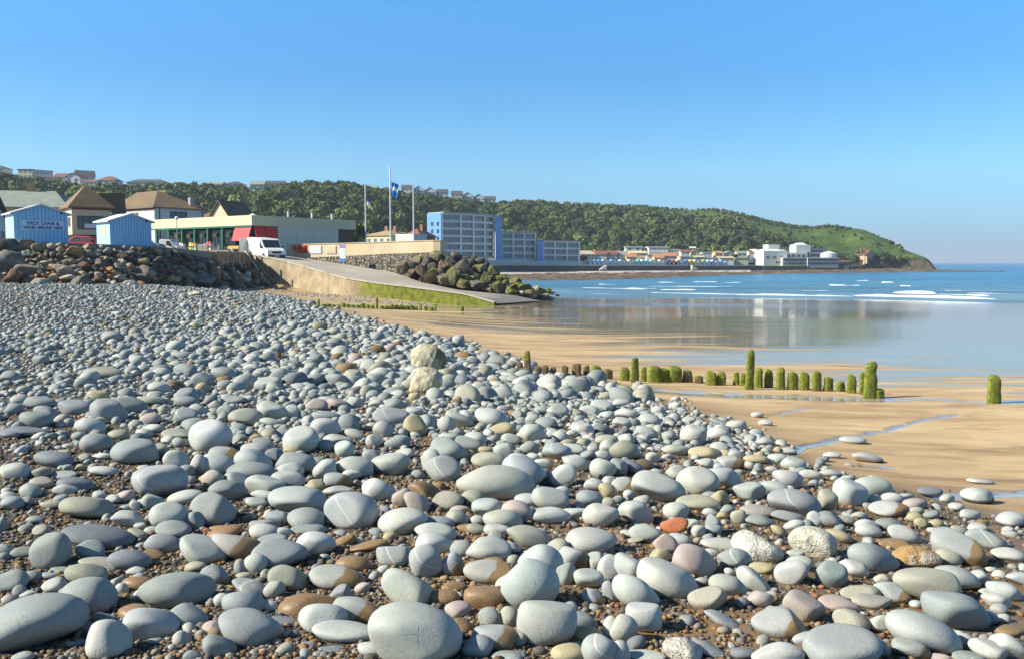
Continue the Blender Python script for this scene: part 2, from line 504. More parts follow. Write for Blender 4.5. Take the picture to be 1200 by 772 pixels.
def foam_mat():
    m, nt, b = new_mat('sea_foam')
    oc = ocoord(nt)
    c = mixc(nt, noise(nt, oc, 2.5, 5, 0.65), (0.48, 0.54, 0.57), (0.78, 0.80, 0.81))
    nt.links.new(c, b.inputs['Base Color'])
    b.inputs['Roughness'].default_value = 0.9
    bump(nt, b, noise(nt, oc, 5, 4, 0.7), 0.8, 0.15)
    return m
FV, FF = [], []
fk = 0
def foam(px0, py0, px1, py1, h, w, seed, base=None):
    """a crest of broken water: lumpy, tapering ridge lying on the sea between two points"""
    global fk
    def pt(px, py):
        d = 4.05 / ((py - 308.0) / 1042.0)
        return xat(px, d), d
    x0, y0 = pt(px0, py0); x1, y1 = pt(px1, py1)
    n = max(14, int(math.hypot(x1 - x0, y1 - y0) * 1.4)); k = 7
    t = np.linspace(0, 1, n)
    N1 = SinNoise(seed, 0.5, 12); N2 = SinNoise(seed + 1, 2.2, 12)
    X = x0 + (x1 - x0) * t; Y = y0 + (y1 - y0) * t
    P = np.stack([X, Y, 0 * X], -1)
    Y = Y + 0.5 * N1(P)
    env = np.minimum(1, np.minimum(t, 1 - t) * 9) ** 0.6
    hh = 0.62 * h * env * (0.65 + 0.5 * N1(P * 1.7) + 0.25 * N2(P)); ww = w * env * (0.8 + 0.5 * N1(P * 0.9 + 7) + 0.2 * N2(P + 3))
    gap = sm(-.55, .1, N1(P * 2.3 + 4) + .5 * N2(P * .6)); gap = gap + (1 - gap) * (.75 if w <= .9 else .25); hh = np.maximum(hh * gap, 0.012); ww = np.maximum(ww * (.3 + .7 * gap), 0.05)
    zb = np.maximum(0.0, np.vectorize(lambda a, c: float(ground(a, c)))(X, Y)) if base else np.zeros(n)
    for j in range(k):
        a = j / (k - 1)
        prof = math.sin(math.pi * a) ** 0.6
        jig = 0.12 * N2(P * 1.5 + j * 2.1)
        FV.append(np.stack([X, Y + (a - 0.35) * ww * 2 + jig * ww, zb - 0.03 + hh * prof * (1 + jig)], -1))
    base_i = fk
    f = []
    for j in range(k - 1):
        for i in range(n - 1):
            f.append((base_i + j * n + i, base_i + j * n + i + 1, base_i + (j + 1) * n + i + 1, base_i + (j + 1) * n + i))
    FF.extend(f); fk += n * k
for i, a in enumerate([(846,332,892,332,.55,1.3),(938,333,961,333.5,.55,1.2),(972,334.3,1010,334.6,.65,1.4),(1034,331.5,1047,331.5,.55,1.1),(1056,335,1068,335.3,.55,1),(1046,343.3,1100,344.2,.75,2.0),
                       (772,339.5,818,340,.35,.9),(760,331,800,331.4,.4,1.2),(812,330.3,842,330.5,.35,1.0),(700,333.5,726,333.7,.3,1),(733,338,772,338.3,.3,.9),(888,338.3,924,338.6,.45,1.1),(1005,329,1020,329,.4,1),
                       (860,345.2,1010,347.2,.35,.9),(1000,346.4,1172,350.2,.62,.9),(700,341.5,905,345.8,.22,.8),(680,337,760,339,.2,.8),(840,336.2,884,336.5,.3,.8),(928,341.3,978,341.6,.35,.8),(1108,340.3,1132,340.8,.3,.7),(1132,345.3,1162,346.5,.3,.6),(1100,344.4,1150,346,.2,.5),(980,338.2,1030,338.8,.18,.7),(755,335.3,1012,337.6,.16,.6),(1010,341.2,1198,344.6,.20,.6),(1066,335.3,1180,336.8,.16,.6),(640,340,700,341,.12,.6)]):
    foam(*a, seed=40 + i)
for i, a in enumerate([(985,351.3,1085,353.5,.07,.40),(1080,354,1140,356,.08,.45),(1138,356.3,1220,359,.07,.40),(690,343.5,905,351,.06,.36),(900,351,990,352.5,.05,.35),(1010,355,1100,357,.04,.25),(660,346,760,348,.04,.3)]):
    foam(*a, seed=80 + i, base=True)
o = np_mesh('sea_foam', np.concatenate(FV), np.array(FF), foam_mat())
tag(o, label='white broken crests of the waves rolling onto the beach', cat='foam', kind='stuff')

# ------------------------------------------------------------------ hills
#       px    d0   z0(-E) d1   ridge py (bare ground)
HILL = np.array([
 (-900, 200, 1.0, 420, 205), (-300, 200, 1.0, 420, 205),
 (0,   210, 1.0, 400, 206), (60,  215, 1.0, 405, 213), (120, 220, 1.0, 410, 217), (200, 225, 1.0, 415, 219), (270, 230, 1.0, 420, 223),
 (330, 240, 1.0, 430, 223), (380, 250, 1.0, 440, 219), (430, 265, 1.0, 450, 224), (500, 330, 1.0, 480, 230), (560, 370, 1.0, 520, 238),
 (610, 385, 1.0, 560, 240), (660, 395, 1.0, 590, 243), (720, 405, 1.0, 620, 244), (760, 408, 1.0, 640, 246), (800, 410, 1.0, 650, 248),
 (830, 410, .9, 650, 247.5), (860, 412, .8, 645, 251), (900, 418, .5, 630, 261), (930, 424, 0., 600, 266), (950, 430, -.4, 580, 268),
 (970, 432, -.6, 570, 265), (1000, 436, -1.0, 545, 270), (1030, 438, -1.2, 520, 283), (1055, 440, -1.3, 495, 297), (1075, 436, -1.6, 470, 304.5), (1092, 432, -2.6, 450, 310.5), (1099, 430, -4.3, 440, 320)], float)
hp = np.concatenate([np.linspace(-900, 0, 50)[:-1], np.linspace(0, 1099, 330)])
ht = np.concatenate([np.linspace(0, .06, 10)[:-1], np.linspace(.06, 1, 66), [1.12, 1.3, 1.6, 2.2, 3.0]])
hd0, hz0, hd1, hry = [np.interp(hp, HILL[:, 0], HILL[:, i]) for i in (1, 2, 3, 4)]
hry += np.interp(hp, [-900, 560, 640, 700], [6.5, 6.5, 3, 0])
for arr in (hd0, hd1, hry):
    arr[:] = np.convolve(np.pad(arr, 3, mode='edge'), np.ones(7) / 7, 'valid')
hz1 = np.array([at(px, py, d).z for px, py, d in zip(hp, hry, hd1)])
HN = SinNoise(31, 0.045, 18); HN2 = SinNoise(32, 0.16, 18); HN3 = SinNoise(33, 0.6, 18)
def hill_point(px, t):
    px = np.asarray(px, float); t = np.asarray(t, float)
    d0 = np.interp(px, hp, hd0); d1 = np.interp(px, hp, hd1); z0 = E + np.interp(px, hp, hz0); z1 = np.interp(px, hp, hz1)
    Y = d0 + (d1 - d0) * t
    X = xat(px, Y)
    f = np.where(t < 1, np.sin(np.clip(t, 0, 1) * math.pi / 2) ** 1.05, 1 - 0.10 * (t - 1) ** 1.5)
    Z = z0 + (z1 - z0) * f
    P = np.stack([X, Y, 0 * X], -1)
    rockn = HN2(np.stack([X * 1.5, Y * 1.5, 0 * X], -1)) + 0.6 * HN3(np.stack([X, Y, Z], -1))
    Z = Z + sm(985, 1015, px) * (1 - sm(1088, 1099, px)) * (2.6 * sm(-0.01, 0.035, t + 0.022 * rockn) + 0.5 * rockn * (1 - sm(.03, .12, t))) 
    amp = sm(0, 0.25, t) * np.clip((z1 - z0) / 25, 0.05, 1) * (1 - sm(0.75, 1.0, t) * 0.85)
    Z = Z + amp * (1.6 * HN(P) + 0.5 * HN2(P))
    return X, Y, Z
HP, HT = np.meshgrid(hp, ht, indexing='ij')
hX, hY, hZ = hill_point(HP, HT)
# short skirt at the foot, down below the sea
fX, fY, fZ = hX[:, :1], hY[:, :1] - 0.6, np.full_like(hZ[:, :1], -1.5)
hX = np.concatenate([fX, hX], 1); hY = np.concatenate([fY, hY], 1); hZ = np.concatenate([fZ, hZ], 1)
cliff = np.clip(sm(985, 1010, np.repeat(HP[:, :1], hX.shape[1], 1)) * (1 - sm(0.06, 0.22, np.concatenate([HT[:, :1] * 0 - .1, HT], 1))), 0, 1)
def hill_mat():
    m, nt, b = new_mat('hill_turf')
    oc = ocoord(nt)
    n1 = noise(nt, oc, 0.035, 6, 0.62, 0.5)
    n2 = noise(nt, oc, 0.28, 5, 0.65)
    c = ramp(nt, n1, [(0.32, (0.028, 0.055, 0.014)), (0.46, (0.055, 0.10, 0.020)), (0.56, (0.095, 0.145, 0.028)), (0.68, (0.15, 0.175, 0.045)), (0.8, (0.16, 0.14, 0.06))])
    c = mixc(nt, ramp(nt, n2, [(0.46, 0.0), (0.66, 0.75)]), c, (0.022, 0.042, 0.011))
    rock = ramp(nt, noise(nt, oc, 0.5, 6, 0.7), [(0.35, (0.03, 0.026, 0.022)), (0.55, (0.085, 0.07, 0.05)), (0.72, (0.22, 0.16, 0.085))])
    c = mixc(nt, ramp(nt, mth(nt, 'ADD', attr(nt, 'cliff').outputs['Fac'], mth(nt, 'MULTIPLY', mth(nt, 'SUBTRACT', n2, 0.5), 0.9)), [(0.42, 0.0), (0.58, 1.0)]), c, rock)
    nt.links.new(c, b.inputs['Base Color'])
    b.inputs['Roughness'].default_value = 0.95
    b.inputs['Specular IOR Level'].default_value = 0.1
    bump(nt, b, n2, 1.0, 1.2)
    return m
o = np_mesh('hill', np.stack([hX, hY, hZ], -1).reshape(-1, 3), grid_faces(hX.shape[0], hX.shape[1])[:, ::-1], hill_mat(), attrs={'cliff': cliff.ravel()})
tag(o, kind='structure')

# low coastal ground between the beach front and the hill (town ground)
LAND = M('town_ground', (0.20, 0.19, 0.165), var=0.2, scale=0.2, col2=(0.09, 0.12, 0.05))
lp = MB()
edge = [(-230, 60), (-31, 49.5), (-28.2, 50.5), (-25.6, 53.5), (-23.9, 60), (-24.6, 68), (-25.6, 78), (-25.2, 87.6), (-25.4, 97), (-24.6, 98.3), (-18, 95.3), (-12.2, 92.6), (-8.0, 90.9), (-11, 108), (-24, 180), (-36, 270)]
promz = lambda d: E + 1.15 - 0.011 * (d - 53)
vs = [(x, y, promz(min(y, 110)) - (0.0 if y < 260 else 0.2)) for x, y in edge] + [(-10, 330, E + 0.9), (-120, 330, E + 0.9), (-420, 260, E + 0.9)]
lp.add(vs, [tuple(range(len(vs)))])
lp.add([(x, y, z - 3.2) for x, y, z in vs], [])
n = len(vs)
lp.f += [((i + 1) % n, i, n + i, n + (i + 1) % n) for i in range(n)]
tag(lp.build('promenade', LAND), kind='structure')
lp = MB()
front = [(440, 300), (560, 318), (640, 335), (720, 350), (800, 365), (890, 385), (990, 412), (1010, 425)]
va = [at(px, 300, d) for px, d in front]
vs = [(p.x, p.y, E - 0.9 if px < 880 else E - 1.6) for (px, d), p in zip(front, va)]
vb = [(xat(px, d + 70), d + 70, E + 0.9 if px < 880 else E - 0.4) for px, d in front]
n = len(vs)
lp.add(vs + vb + [(x, y, -1) for x, y, z in vs], [(i, i + 1, n + i + 1, n + i) for i in range(n - 1)] + [(i + 1, i, 2 * n + i, 2 * n + i + 1) for i in range(n - 1)])
tag(lp.build('coast_ground', M('coast_ground', (0.10, 0.12, 0.05), var=0.3, scale=0.15, col2=(0.25, 0.23, 0.18))), kind='structure')

# rocky foreshore
rp = np.linspace(560, 1178, 330); rt = np.linspace(0, 1, 34)
RP, RT = np.meshgrid(rp, rt, indexing='ij')
near_d = np.interp(RP, [560, 640, 700, 780, 860, 940, 1000, 1100, 1178], [205, 190, 200, 235, 290, 335, 350, 385, 398])
far_d = np.interp(RP, [560, 640, 720, 800, 890, 990, 1080, 1100, 1178], [282, 300, 314, 329, 362, 420, 436, 420, 405])
rY = near_d + (far_d - near_d) * RT; rX = xat(RP, rY)
P3 = np.stack([rX, rY, 0 * rX], -1)
top = np.interp(RP, [560, 900, 1050, 1100, 1130, 1178], [.62, .85, 1.4, .8, .35, .15])
rZ = -0.35 + sm(0, 0.12, RT) * 0.45 + top * RT * 0.8 + sm(0, .1, RT) * (0.30 * SinNoise(51, 1.1, 18)(P3) + 0.22 * SinNoise(52, 2.6, 18)(P3)) * np.interp(RP, [560, 1080, 1178], [1, 1.2, .9])
def reef_mat():
    m, nt, b = new_mat('foreshore_rock')
    oc = ocoord(nt)
    n1 = noise(nt, ocoord(nt, (1, 0.35, 1)), 0.22, 6, 0.7)
    c = ramp(nt, n1, [(0.35, (0.035, 0.024, 0.014)), (0.5, (0.12, 0.075, 0.035)), (0.62, (0.22, 0.15, 0.075)), (0.75, (0.30, 0.25, 0.16))])
    nt.links.new(c, b.inputs['Base Color'])
    b.inputs['Roughness'].default_value = 0.8
    bump(nt, b, noise(nt, oc, 1.4, 5, 0.7), 1.0, 0.6)
    return m
tag(np_mesh('rocky_foreshore', np.stack([rX, rY, rZ], -1).reshape(-1, 3), grid_faces(len(rp), len(rt))[:, ::-1], reef_mat()), kind='structure')
# pale concrete ledge at the foot of the sea wall
lv = []
ld = [(545, 300), (640, 322), (720, 338), (800, 352), (880, 371)]
for px, d in ld:
    for dd, z in ((-36, 0.40), (-34, 0.66), (4, 0.98)):
        lv.append((xat(px, d + dd), d + dd, z))
lf = [(i * 3 + j, i * 3 + 3 + j, i * 3 + 4 + j, i * 3 + 1 + j) for i in range(len(ld) - 1) for j in (0, 1)]
m = MB(); m.add(lv, lf)
tag(m.build('foreshore_path', M('pale_concrete', (0.46, 0.43, 0.37), var=0.15, scale=0.2)), kind='structure')

# ------------------------------------------------------------------ woodland on the hillside
def foliage_mat(name='foliage'):
    m, nt, b = new_mat(name)
    t = attr(nt, 'tint').outputs['Color']
    oc = ocoord(nt)
    n = noise(nt, oc, 0.9, 5, 0.7)
    c = mixc(nt, ramp(nt, n, [(0.32, 0.0), (0.68, 1.0)]), mixc(nt, 1.0, t, (0.45, 0.5, 0.5), 'MULTIPLY'), mixc(nt, 1.0, t, (1.5, 1.45, 1.2), 'MULTIPLY'))
    nt.links.new(c, b.inputs['Base Color'])
    b.inputs['Roughness'].default_value = 0.9
    b.inputs['Specular IOR Level'].default_value = 0.15
    return m
FOL = foliage_mat()
def ico(sub):
    bm = bmesh.new(); bmesh.ops.create_icosphere(bm, subdivisions=sub, radius=1)
    V = np.array([v.co[:] for v in bm.verts]); F = np.array([[v.index for v in f.verts] for f in bm.faces]); bm.free()
    return V, F
ICO = {k: ico(k) for k in (1, 2, 3, 4, 5)}
def crown_shape(seed, sub):
    V, F = ICO[sub]
    g = np.random.default_rng(seed)
    r = 1 + 0.26 * SinNoise(seed, 3.0, 12)(V) + 0.22 * SinNoise(seed + 500, 6.5, 14)(V)
    r *= 1 + g.normal(0, 0.10, len(V))
    C = V * r[:, None]
    C[:, 2] *= 0.85
    return C, F
def leafy(seed, nleaf, size, sub=1):
    """a lobed inner mass with many leaf sprays standing off it"""
    g = np.random.default_rng(seed)
    V, F = ICO[sub]
    N = SinNoise(seed, 2.6, 10); N2 = SinNoise(seed + 9, 6, 10)
    shape = lambda D: 1 + 0.30 * N(D) + 0.14 * N2(D)
    C = V * (shape(V) * 0.80)[:, None]
    D = g.normal(size=(nleaf, 3)); D /= np.linalg.norm(D, axis=1)[:, None]
    P = D * (shape(D) * g.uniform(0.74, 1.08, nleaf))[:, None]
    nn = D + g.normal(size=(nleaf, 3)) * 0.45; nn /= np.linalg.norm(nn, axis=1)[:, None]
    a = np.cross(nn, g.normal(size=(nleaf, 3))); a /= np.linalg.norm(a, axis=1)[:, None]
    b = np.cross(nn, a); b /= np.linalg.norm(b, axis=1)[:, None]
    s = size * g.uniform(0.6, 1.4, (nleaf, 1))
    T = np.stack([P + a * s, P - a * s * .5 + b * s * .85, P - a * s * .5 - b * s * .85], 1).reshape(-1, 3)
    C2 = np.concatenate([C, T]); F2 = np.concatenate([F, np.arange(3 * nleaf).reshape(-1, 3) + len(C)])
    C2[:, 2] *= 0.85
    return C2, F2
CROWNS = [leafy(900 + i, 210, 0.24) for i in range(14)]
CROWNS3 = [leafy(950 + i, 420, 0.17, 2) for i in range(6)]
def merge(lib, pos, scl, yaw, idx, tint):
    Vs, Fs, Ts = [], [], []
    k = 0
    for p, s, a, i, t in zip(pos, scl, yaw, idx, tint):
        V, F = lib[i]
        ca, sa = math.cos(a), math.sin(a)
        W = V * s
        W = np.stack([W[:, 0] * ca - W[:, 1] * sa, W[:, 0] * sa + W[:, 1] * ca, W[:, 2]], -1) + p
        Vs.append(W); Fs.append(F + k); k += len(V)
        Ts.append(np.repeat(t[None], len(V), 0))
    return np.concatenate(Vs), np.concatenate(Fs), np.concatenate(Ts)
g = np.random.default_rng(77)
PAL = np.array([(0.022, 0.036, 0.013), (0.032, 0.048, 0.016), (0.044, 0.060, 0.019), (0.060, 0.074, 0.024), (0.032, 0.045, 0.024), (0.058, 0.058, 0.026)])
pos, scl, yaw, idx, tint = [], [], [], [], []
n = 26000
tpx = g.uniform(-260, 1065, n); tt = g.uniform(0, 1.03, n) ** 0.9
fields = SinNoise(61, 0.012, 10)
X, Y, Z = hill_point(tpx, tt)
band = SinNoise(62, 0.028, 12)(np.stack([X, Y, 0 * X], -1))
# the wood covers all the slope on the landward side; towards the headland it keeps to the lower slope and hedgerows
top_t = np.interp(tpx, [-260, 560, 640, 720, 800, 880, 940, 985, 1065], [1.1, 1.1, .95, .62, .50, .42, .30, .14, .05])
keep = tt < top_t + 0.16 * band
hedge = (np.abs(tt - (0.72 + 0.03 * band)) < 0.014) | (np.abs(tt - 0.995) < 0.012) & (g.uniform(0, 1, n) < 0.7)
scat = ((band > 0.25) & (g.uniform(0, 1, n) < 0.55)) | (g.uniform(0, 1, n) < 0.035)
lane = g.uniform(0, 1, n) < np.interp(tpx, [-260, 560, 800, 1065], [0.42, 0.42, .5, .7])
keep = (keep | ((hedge | scat) & (tpx > 600) & ((tpx < 985) | ((tpx < 1060) & (tt > .3))))) & lane
zone = SinNoise(63, 0.02, 10)(np.stack([X, Y, 0 * X], -1))
CAP = np.array([(-300,196),(-14,203),(0,203.5),(9,203),(22,206),(25,208),(66,211.5),(82,213),(98,218),(117,219),(118,216.5),(139,217),(150,217.5),(196,217.5),(215,216),(240,217),(262,218.5),(290,218.5),(311,219),(318,218),(340,214),(360,211),(380,213),(405,213),(420,215),(432,219),(450,222),(470,225.5),(500,228.5),(526,231),(545,235),(580,238),(584,236),(612,234),(640,235),(657,238),(700,241),(715,239),(740,241.5),(760,242),(790,245),(812,247),(830,245),(850,246),(868,251),(900,258),(950,265),(975,263.5),(1000,268),(1100,300)], float)
FRONT = [(292, 312, 226.5)]
for i in np.nonzero(keep)[0]:
    lowshrub = tt[i] > top_t[i] - 0.05 and tpx[i] > 600
    r = g.uniform(0.8, 1.6) if lowshrub else min(3.6, math.exp(g.normal(math.log(1.8), .45)))
    if tpx[i] > 880: r *= 0.75
    hgt = r * g.uniform(0.85, 1.35)
    if tt[i] > 0.97: r *= 0.8; hgt *= 0.8
    tp = project(np.array([X[i], Y[i], Z[i] + hgt * 1.5]))[1]
    cap = np.interp(tpx[i], CAP[:, 0], CAP[:, 1]) - g.exponential(0.7)
    if tp < cap:
        r *= .6; hgt *= .6
        if project(np.array([X[i], Y[i], Z[i] + hgt * 1.5]))[1] < cap: continue
    if any(a - 3 < tpx[i] < b + 3 and tp < c - 1 and project(np.array([X[i], Y[i], Z[i]]))[1] > c - 8 for a, b, c in FRONT): continue
    pos.append((X[i], Y[i], Z[i] + hgt * 0.62)); scl.append((r, r * g.uniform(0.85, 1.15), hgt))
    yaw.append(g.uniform(0, 6.28)); idx.append(g.integers(len(CROWNS)))
    c = PAL[min(5, max(0, int(g.normal(2.0 + 1.6 * zone[i], 1.2))))] * g.uniform(0.6, 1.55) * 1.8
    tint.append(c)
V, F, T = merge(CROWNS, np.array(pos), np.array(scl), yaw, idx, np.array(tint))
o = np_mesh('hillside_wood', V, F, FOL, T, smooth=True)
tag(o, label='dense green wood covering the long hillside behind the seafront', cat='wood', kind='stuff')
print('wood', len(pos))

# ------------------------------------------------------------------ sea air: one even, thin haze round everything
hm = bpy.data.materials.new('sea_haze'); hm.use_nodes = True
hn = hm.node_tree
for n_ in list(hn.nodes):
    if n_.type != 'OUTPUT_MATERIAL': hn.nodes.remove(n_)
pv = hn.nodes.new('ShaderNodeVolumePrincipled')
pv.inputs['Color'].default_value = (.80, .88, 1.0, 1); pv.inputs['Density'].default_value = 0.00021; pv.inputs['Anisotropy'].default_value = 0.2
hn.links.new(pv.outputs[0], [n_ for n_ in hn.nodes if n_.type == 'OUTPUT_MATERIAL'][0].inputs['Volume'])
o = MB().box(-9500, 15500, -60, 11500, -8, 95).build('haze', hm)
tag(o, label='thin blue sea haze over the whole bay', cat='haze', kind='stuff')
# ------------------------------------------------------------------ building kit (local x along the front, y away from the viewer, z up)
def root_between(name, label, cat, px0, d0, px1, d1, z, group=None):
    a = Vector((xat(px0, d0), d0, z)); b = Vector((xat(px1, d1), d1, z))
    w = (b - a).length
    o = empty(name, a, math.atan2(b.y - a.y, b.x - a.x), label, cat, group)
    return o, w

def window(root, x0, x1, z0, z1, side='front', y=0.0, frame=None, bars=1, fw=0.07, x=0.0):
    """framed window: a frame part with its pane as sub-part, standing 3 cm proud of the wall"""
    f = MB(); p = MB()
    def bx(mb, u0, u1, v0, v1, e0, e1):
        if side == 'front': mb.box(u0, u1, y - e1, y - e0, v0, v1)
        elif side == 'left': mb.box(x - e1, x - e0, u0, u1, v0, v1)
        else: mb.box(x + e0, x + e1, u0, u1, v0, v1)
    bx(f, x0, x1, z0, z0 + fw, -0.02, 0.05); bx(f, x0, x1, z1 - fw, z1, -0.02, 0.05)
    for i in range(bars + 2):
        u = x0 + (x1 - x0 - fw) * i / (bars + 1)
        bx(f, u, u + fw, z0 + fw, z1 - fw, -0.02, 0.045)
    bx(p, x0 + fw * .5, x1 - fw * .5, z0 + fw * .5, z1 - fw * .5, -0.03, 0.012)
    fo = f.build('window', frame or WHITEPAINT, root)
    p.build('pane', GLASS, fo)
    return fo

def block(root, x0, x1, y0, y1, z0, z1, mat, name='wall'):
    return MB().box(x0, x1, y0, y1, z0, z1).build(name, mat, root)

def house(name, label, px0, d0, px1, d1, z, depth, h, roof='hip', rh=2.0, wall=WHITE, roofm=BROWNTILE, wins=2, storeys=1, over=0.3, chimney=None, cat='house', group=None, inset=None, frame=None, base=1.5):
    r, w = root_between(name, label, cat, px0, d0, px1, d1, z, group)
    ridge = 'x' if w >= depth else 'y'
    if roof == 'gable_front':
        MB().profile_y([(0, -base), (w, -base), (w, h), (w / 2, h + rh), (0, h)], 0, depth).build('wall', wall, r)
        t = 0.16; o_ = over
        sl = rh / (w / 2)
        m = MB()
        m.profile_y([(-o_, h - o_ * sl + .02), (w / 2, h + rh + .02), (w + o_, h - o_ * sl + .02), (w + o_, h - o_ * sl + t + .02), (w / 2, h + rh + t + .04), (-o_, h - o_ * sl + t + .02)], -over, depth + over)
        ro = m.build('roof', roofm, r)
    elif roof == 'gable_side':
        m = MB()
        pts = [(0, -base), (depth, -base), (depth, h), (depth / 2, h + rh), (0, h)]
        k = len(pts)
        m.add([(0, y, zz) for y, zz in pts] + [(w, y, zz) for y, zz in pts], [tuple(range(k))[::-1], tuple(range(k, 2 * k))] + [(i, (i + 1) % k, k + (i + 1) % k, k + i) for i in range(k)])
        m.build('wall', wall, r)
        sl = rh / (depth / 2); t = 0.16
        pts = [(-over, h - over * sl + .02), (depth / 2, h + rh + .02), (depth + over, h - over * sl + .02), (depth + over, h - over * sl + t), (depth / 2, h + rh + t + .04), (-over, h - over * sl + t)]
        k = len(pts)
        m = MB()
        m.add([(-over, y, zz) for y, zz in pts] + [(w + over, y, zz) for y, zz in pts], [tuple(range(k))[::-1], tuple(range(k, 2 * k))] + [(i, (i + 1) % k, k + (i + 1) % k, k + i) for i in range(k)])
        ro = m.build('roof', roofm, r)
    elif roof == 'flat':
        block(r, 0, w, 0, depth, -base, h, wall)
        ro = MB().box(-over, w + over, -over, depth + over, h + .003, h + rh).build('roof', roofm, r)
    else:
        block(r, 0, w, 0, depth, -base, h, wall)
        ins = inset if inset is not None else min(w, depth) / 2
        ro = MB().hip(-over, w + over, -over, depth + over, h + .003, rh, ins, ridge=ridge).build('roof', roofm, r)
    if chimney is not None:
        for cx in (chimney if isinstance(chimney, (list, tuple)) else [chimney]):
            MB().box(cx, cx + .7, depth / 2 - .4, depth / 2 + .4, h + rh * .3, h + rh + 1.0).build('chimney', BRICK, ro)
    sh = h / storeys
    for s_ in range(storeys):
        for i in range(wins):
            cw = w / wins
            ww = min(1.5, cw * 0.55)
            cx = cw * (i + .5)
            window(r, cx - ww / 2, cx + ww / 2, s_ * sh + sh * .36, s_ * sh + sh * .80, frame=frame)
    return r

# ------------------------------------------------------------------ hilltop houses
HT = 'houses along the top of the wooded hill'
def ztop(px, py, d): return at(px, py, d).z
def hh(px0, px1, ybase, d, label, h, dd=0.0, **k):
    k.setdefault('depth', 7)
    return house('hilltop_house', label, px0, d, px1, d + dd, ztop((px0 + px1) / 2, ybase, d), h=h, group=HT, base=4, **k)
hh(-14, 9, 204, 396, 'grey roofed house at the very left end of the hilltop', 2.4, rh=1.5, wins=3, roofm=DARKSLATE)
hh(25, 42, 210, 396, 'tall cream flat roofed end block of the long hilltop building', 4.0, roof='flat', rh=.3, wall=CREAM, roofm=DARKSLATE, wins=3, storeys=2, over=.2)
hh(42.5, 66, 211, 398, 'grey glass fronted middle wing of the long hilltop building', 4.2, dd=6, roof='flat', rh=.3, wall=WHITE, roofm=DARKSLATE, wins=6, storeys=2, over=.2, frame=GREYPAINT)
hh(66, 82, 214, 399, 'low pink roofed bungalow beside the long hilltop building', 2.3, roof='gable_side', rh=1.8, wall=PINKCREAM, roofm=REDTILE, wins=3)
hh(80, 97, 216, 397, 'white gabled house with brown roof, between bungalow and tall gabled house', 3.0, roof='gable_front', rh=1.8, roofm=REDTILE, wins=2, storeys=1)
hh(93, 115, 213.5, 403, 'tallest white hilltop house with a steep dark gabled roof', 2.8, dd=4, roof='gable_side', rh=2.6, roofm=DARKSLATE, wins=3)
hh(98, 118, 220, 394, 'white hilltop house with veranda windows below the tall gabled house', 2.3, roof='hip', rh=1.4, roofm=REDTILE, wins=4)
hh(117, 139, 218.5, 396, 'white hilltop house with a brown pyramid roof and bay windows', 2.5, roof='hip', rh=2.0, roofm=REDTILE, wins=3)
hh(151, 196, 218.5, 405, 'long low dark roofed bungalow on the hilltop', 1.6, roof='hip', rh=1.6, roofm=DARKSLATE, wins=5)
hh(207, 215, 217.5, 408, 'tiny white house beside the long low hilltop bungalow', 1.3, depth=4, roof='flat', rh=.2, roofm=WHITE, wins=2)
hh(243, 262, 220, 412, 'white low house with a grey roof peeping over the hilltop trees', 1.4, roof='gable_side', rh=1.2, roofm=SLATE, wins=3)
hh(265, 286, 219.5, 414, 'dark roofed long house left of the white hilltop gables', 1.3, roof='hip', rh=1.4, roofm=DARKSLATE, wins=4)
hh(292, 300.5, 226.5, 404, 'lower of the white gabled houses, among the trees below the hilltop', 1.5, roof='gable_front', rh=1.6, roofm=SLATE, wins=1)
hh(301.5, 311, 227, 405, 'cream gabled house beside the lower white gable below the hilltop', 1.4, roof='gable_front', rh=1.5, wall=CREAM, roofm=SLATE, wins=1)
hh(295, 311, 220.5, 416, 'cream gabled house with a wide grey roof on the hilltop', 1.6, roof='gable_side', rh=1.8, wall=CREAM, roofm=SLATE, wins=3)
hh(312, 333, 219.5, 417, 'long white hilltop house with twin gable ends', 1.5, roof='gable_side', rh=1.5, roofm=DARKSLATE, wins=4)
hh(432, 442, 224, 448, 'single white house showing just over the trees near the flagpoles', 1.4, roof='gable_side', rh=1.3, roofm=SLATE, wins=2)
hh(446, 460, 225, 452, 'grey roofed house just over the trees behind the tallest flagpole', 1.2, roof='hip', rh=1.3, roofm=DARKSLATE, wins=3)
lab1 = ['first gabled house of the upper hilltop terrace, next to the thin flagpole', 'second gabled house of the upper hilltop terrace', 'third gabled house of the upper hilltop terrace', 'last white gabled house of the upper hilltop terrace']
for i, l in enumerate(lab1):
    hh(471 + 13.5 * i, 484 + 13.5 * i, 226 + 1.6 * i, 474 + 4 * i, l, 2.2, roof='gable_front' if i in (1, 2) else 'gable_side', rh=1.9, roofm=DARKSLATE, wins=3, over=.2)
lab2 = ['first house of the lower hilltop terrace, with a cream gable end', 'second dark roofed house of the lower hilltop terrace', 'third dark roofed house of the lower hilltop terrace', 'last white house of the lower hilltop terrace']
for i, l in enumerate(lab2):
    hh(529 + 13 * i, 541.6 + 13 * i, 232.5 + 2.0 * i, 508 + 6 * i, l, 2.3, roof='gable_side' if i in (0, 3) else 'gable_front', rh=1.9, wall=CREAM if i == 0 else WHITE, roofm=DARKSLATE, wins=3, over=.2)
for i, (a, b, yb, l) in enumerate([(659, 668, 240.5, 'white caravan nearest the trees on the skyline of the hill'), (670, 680, 241, 'middle white caravan on the skyline of the hill'), (682, 691, 241.3, 'low white caravan furthest along the skyline row'),
                       (693, 702, 242.5, 'low pink roofed lodge after the skyline caravans')]):
    hh(a, b, yb, 592 + 8 * i, l, 2.0, depth=5, roof='flat', rh=.25, wall=WHITE if i < 3 else PINKCREAM, roofm=WHITE if i < 3 else REDTILE, wins=3, over=.1)
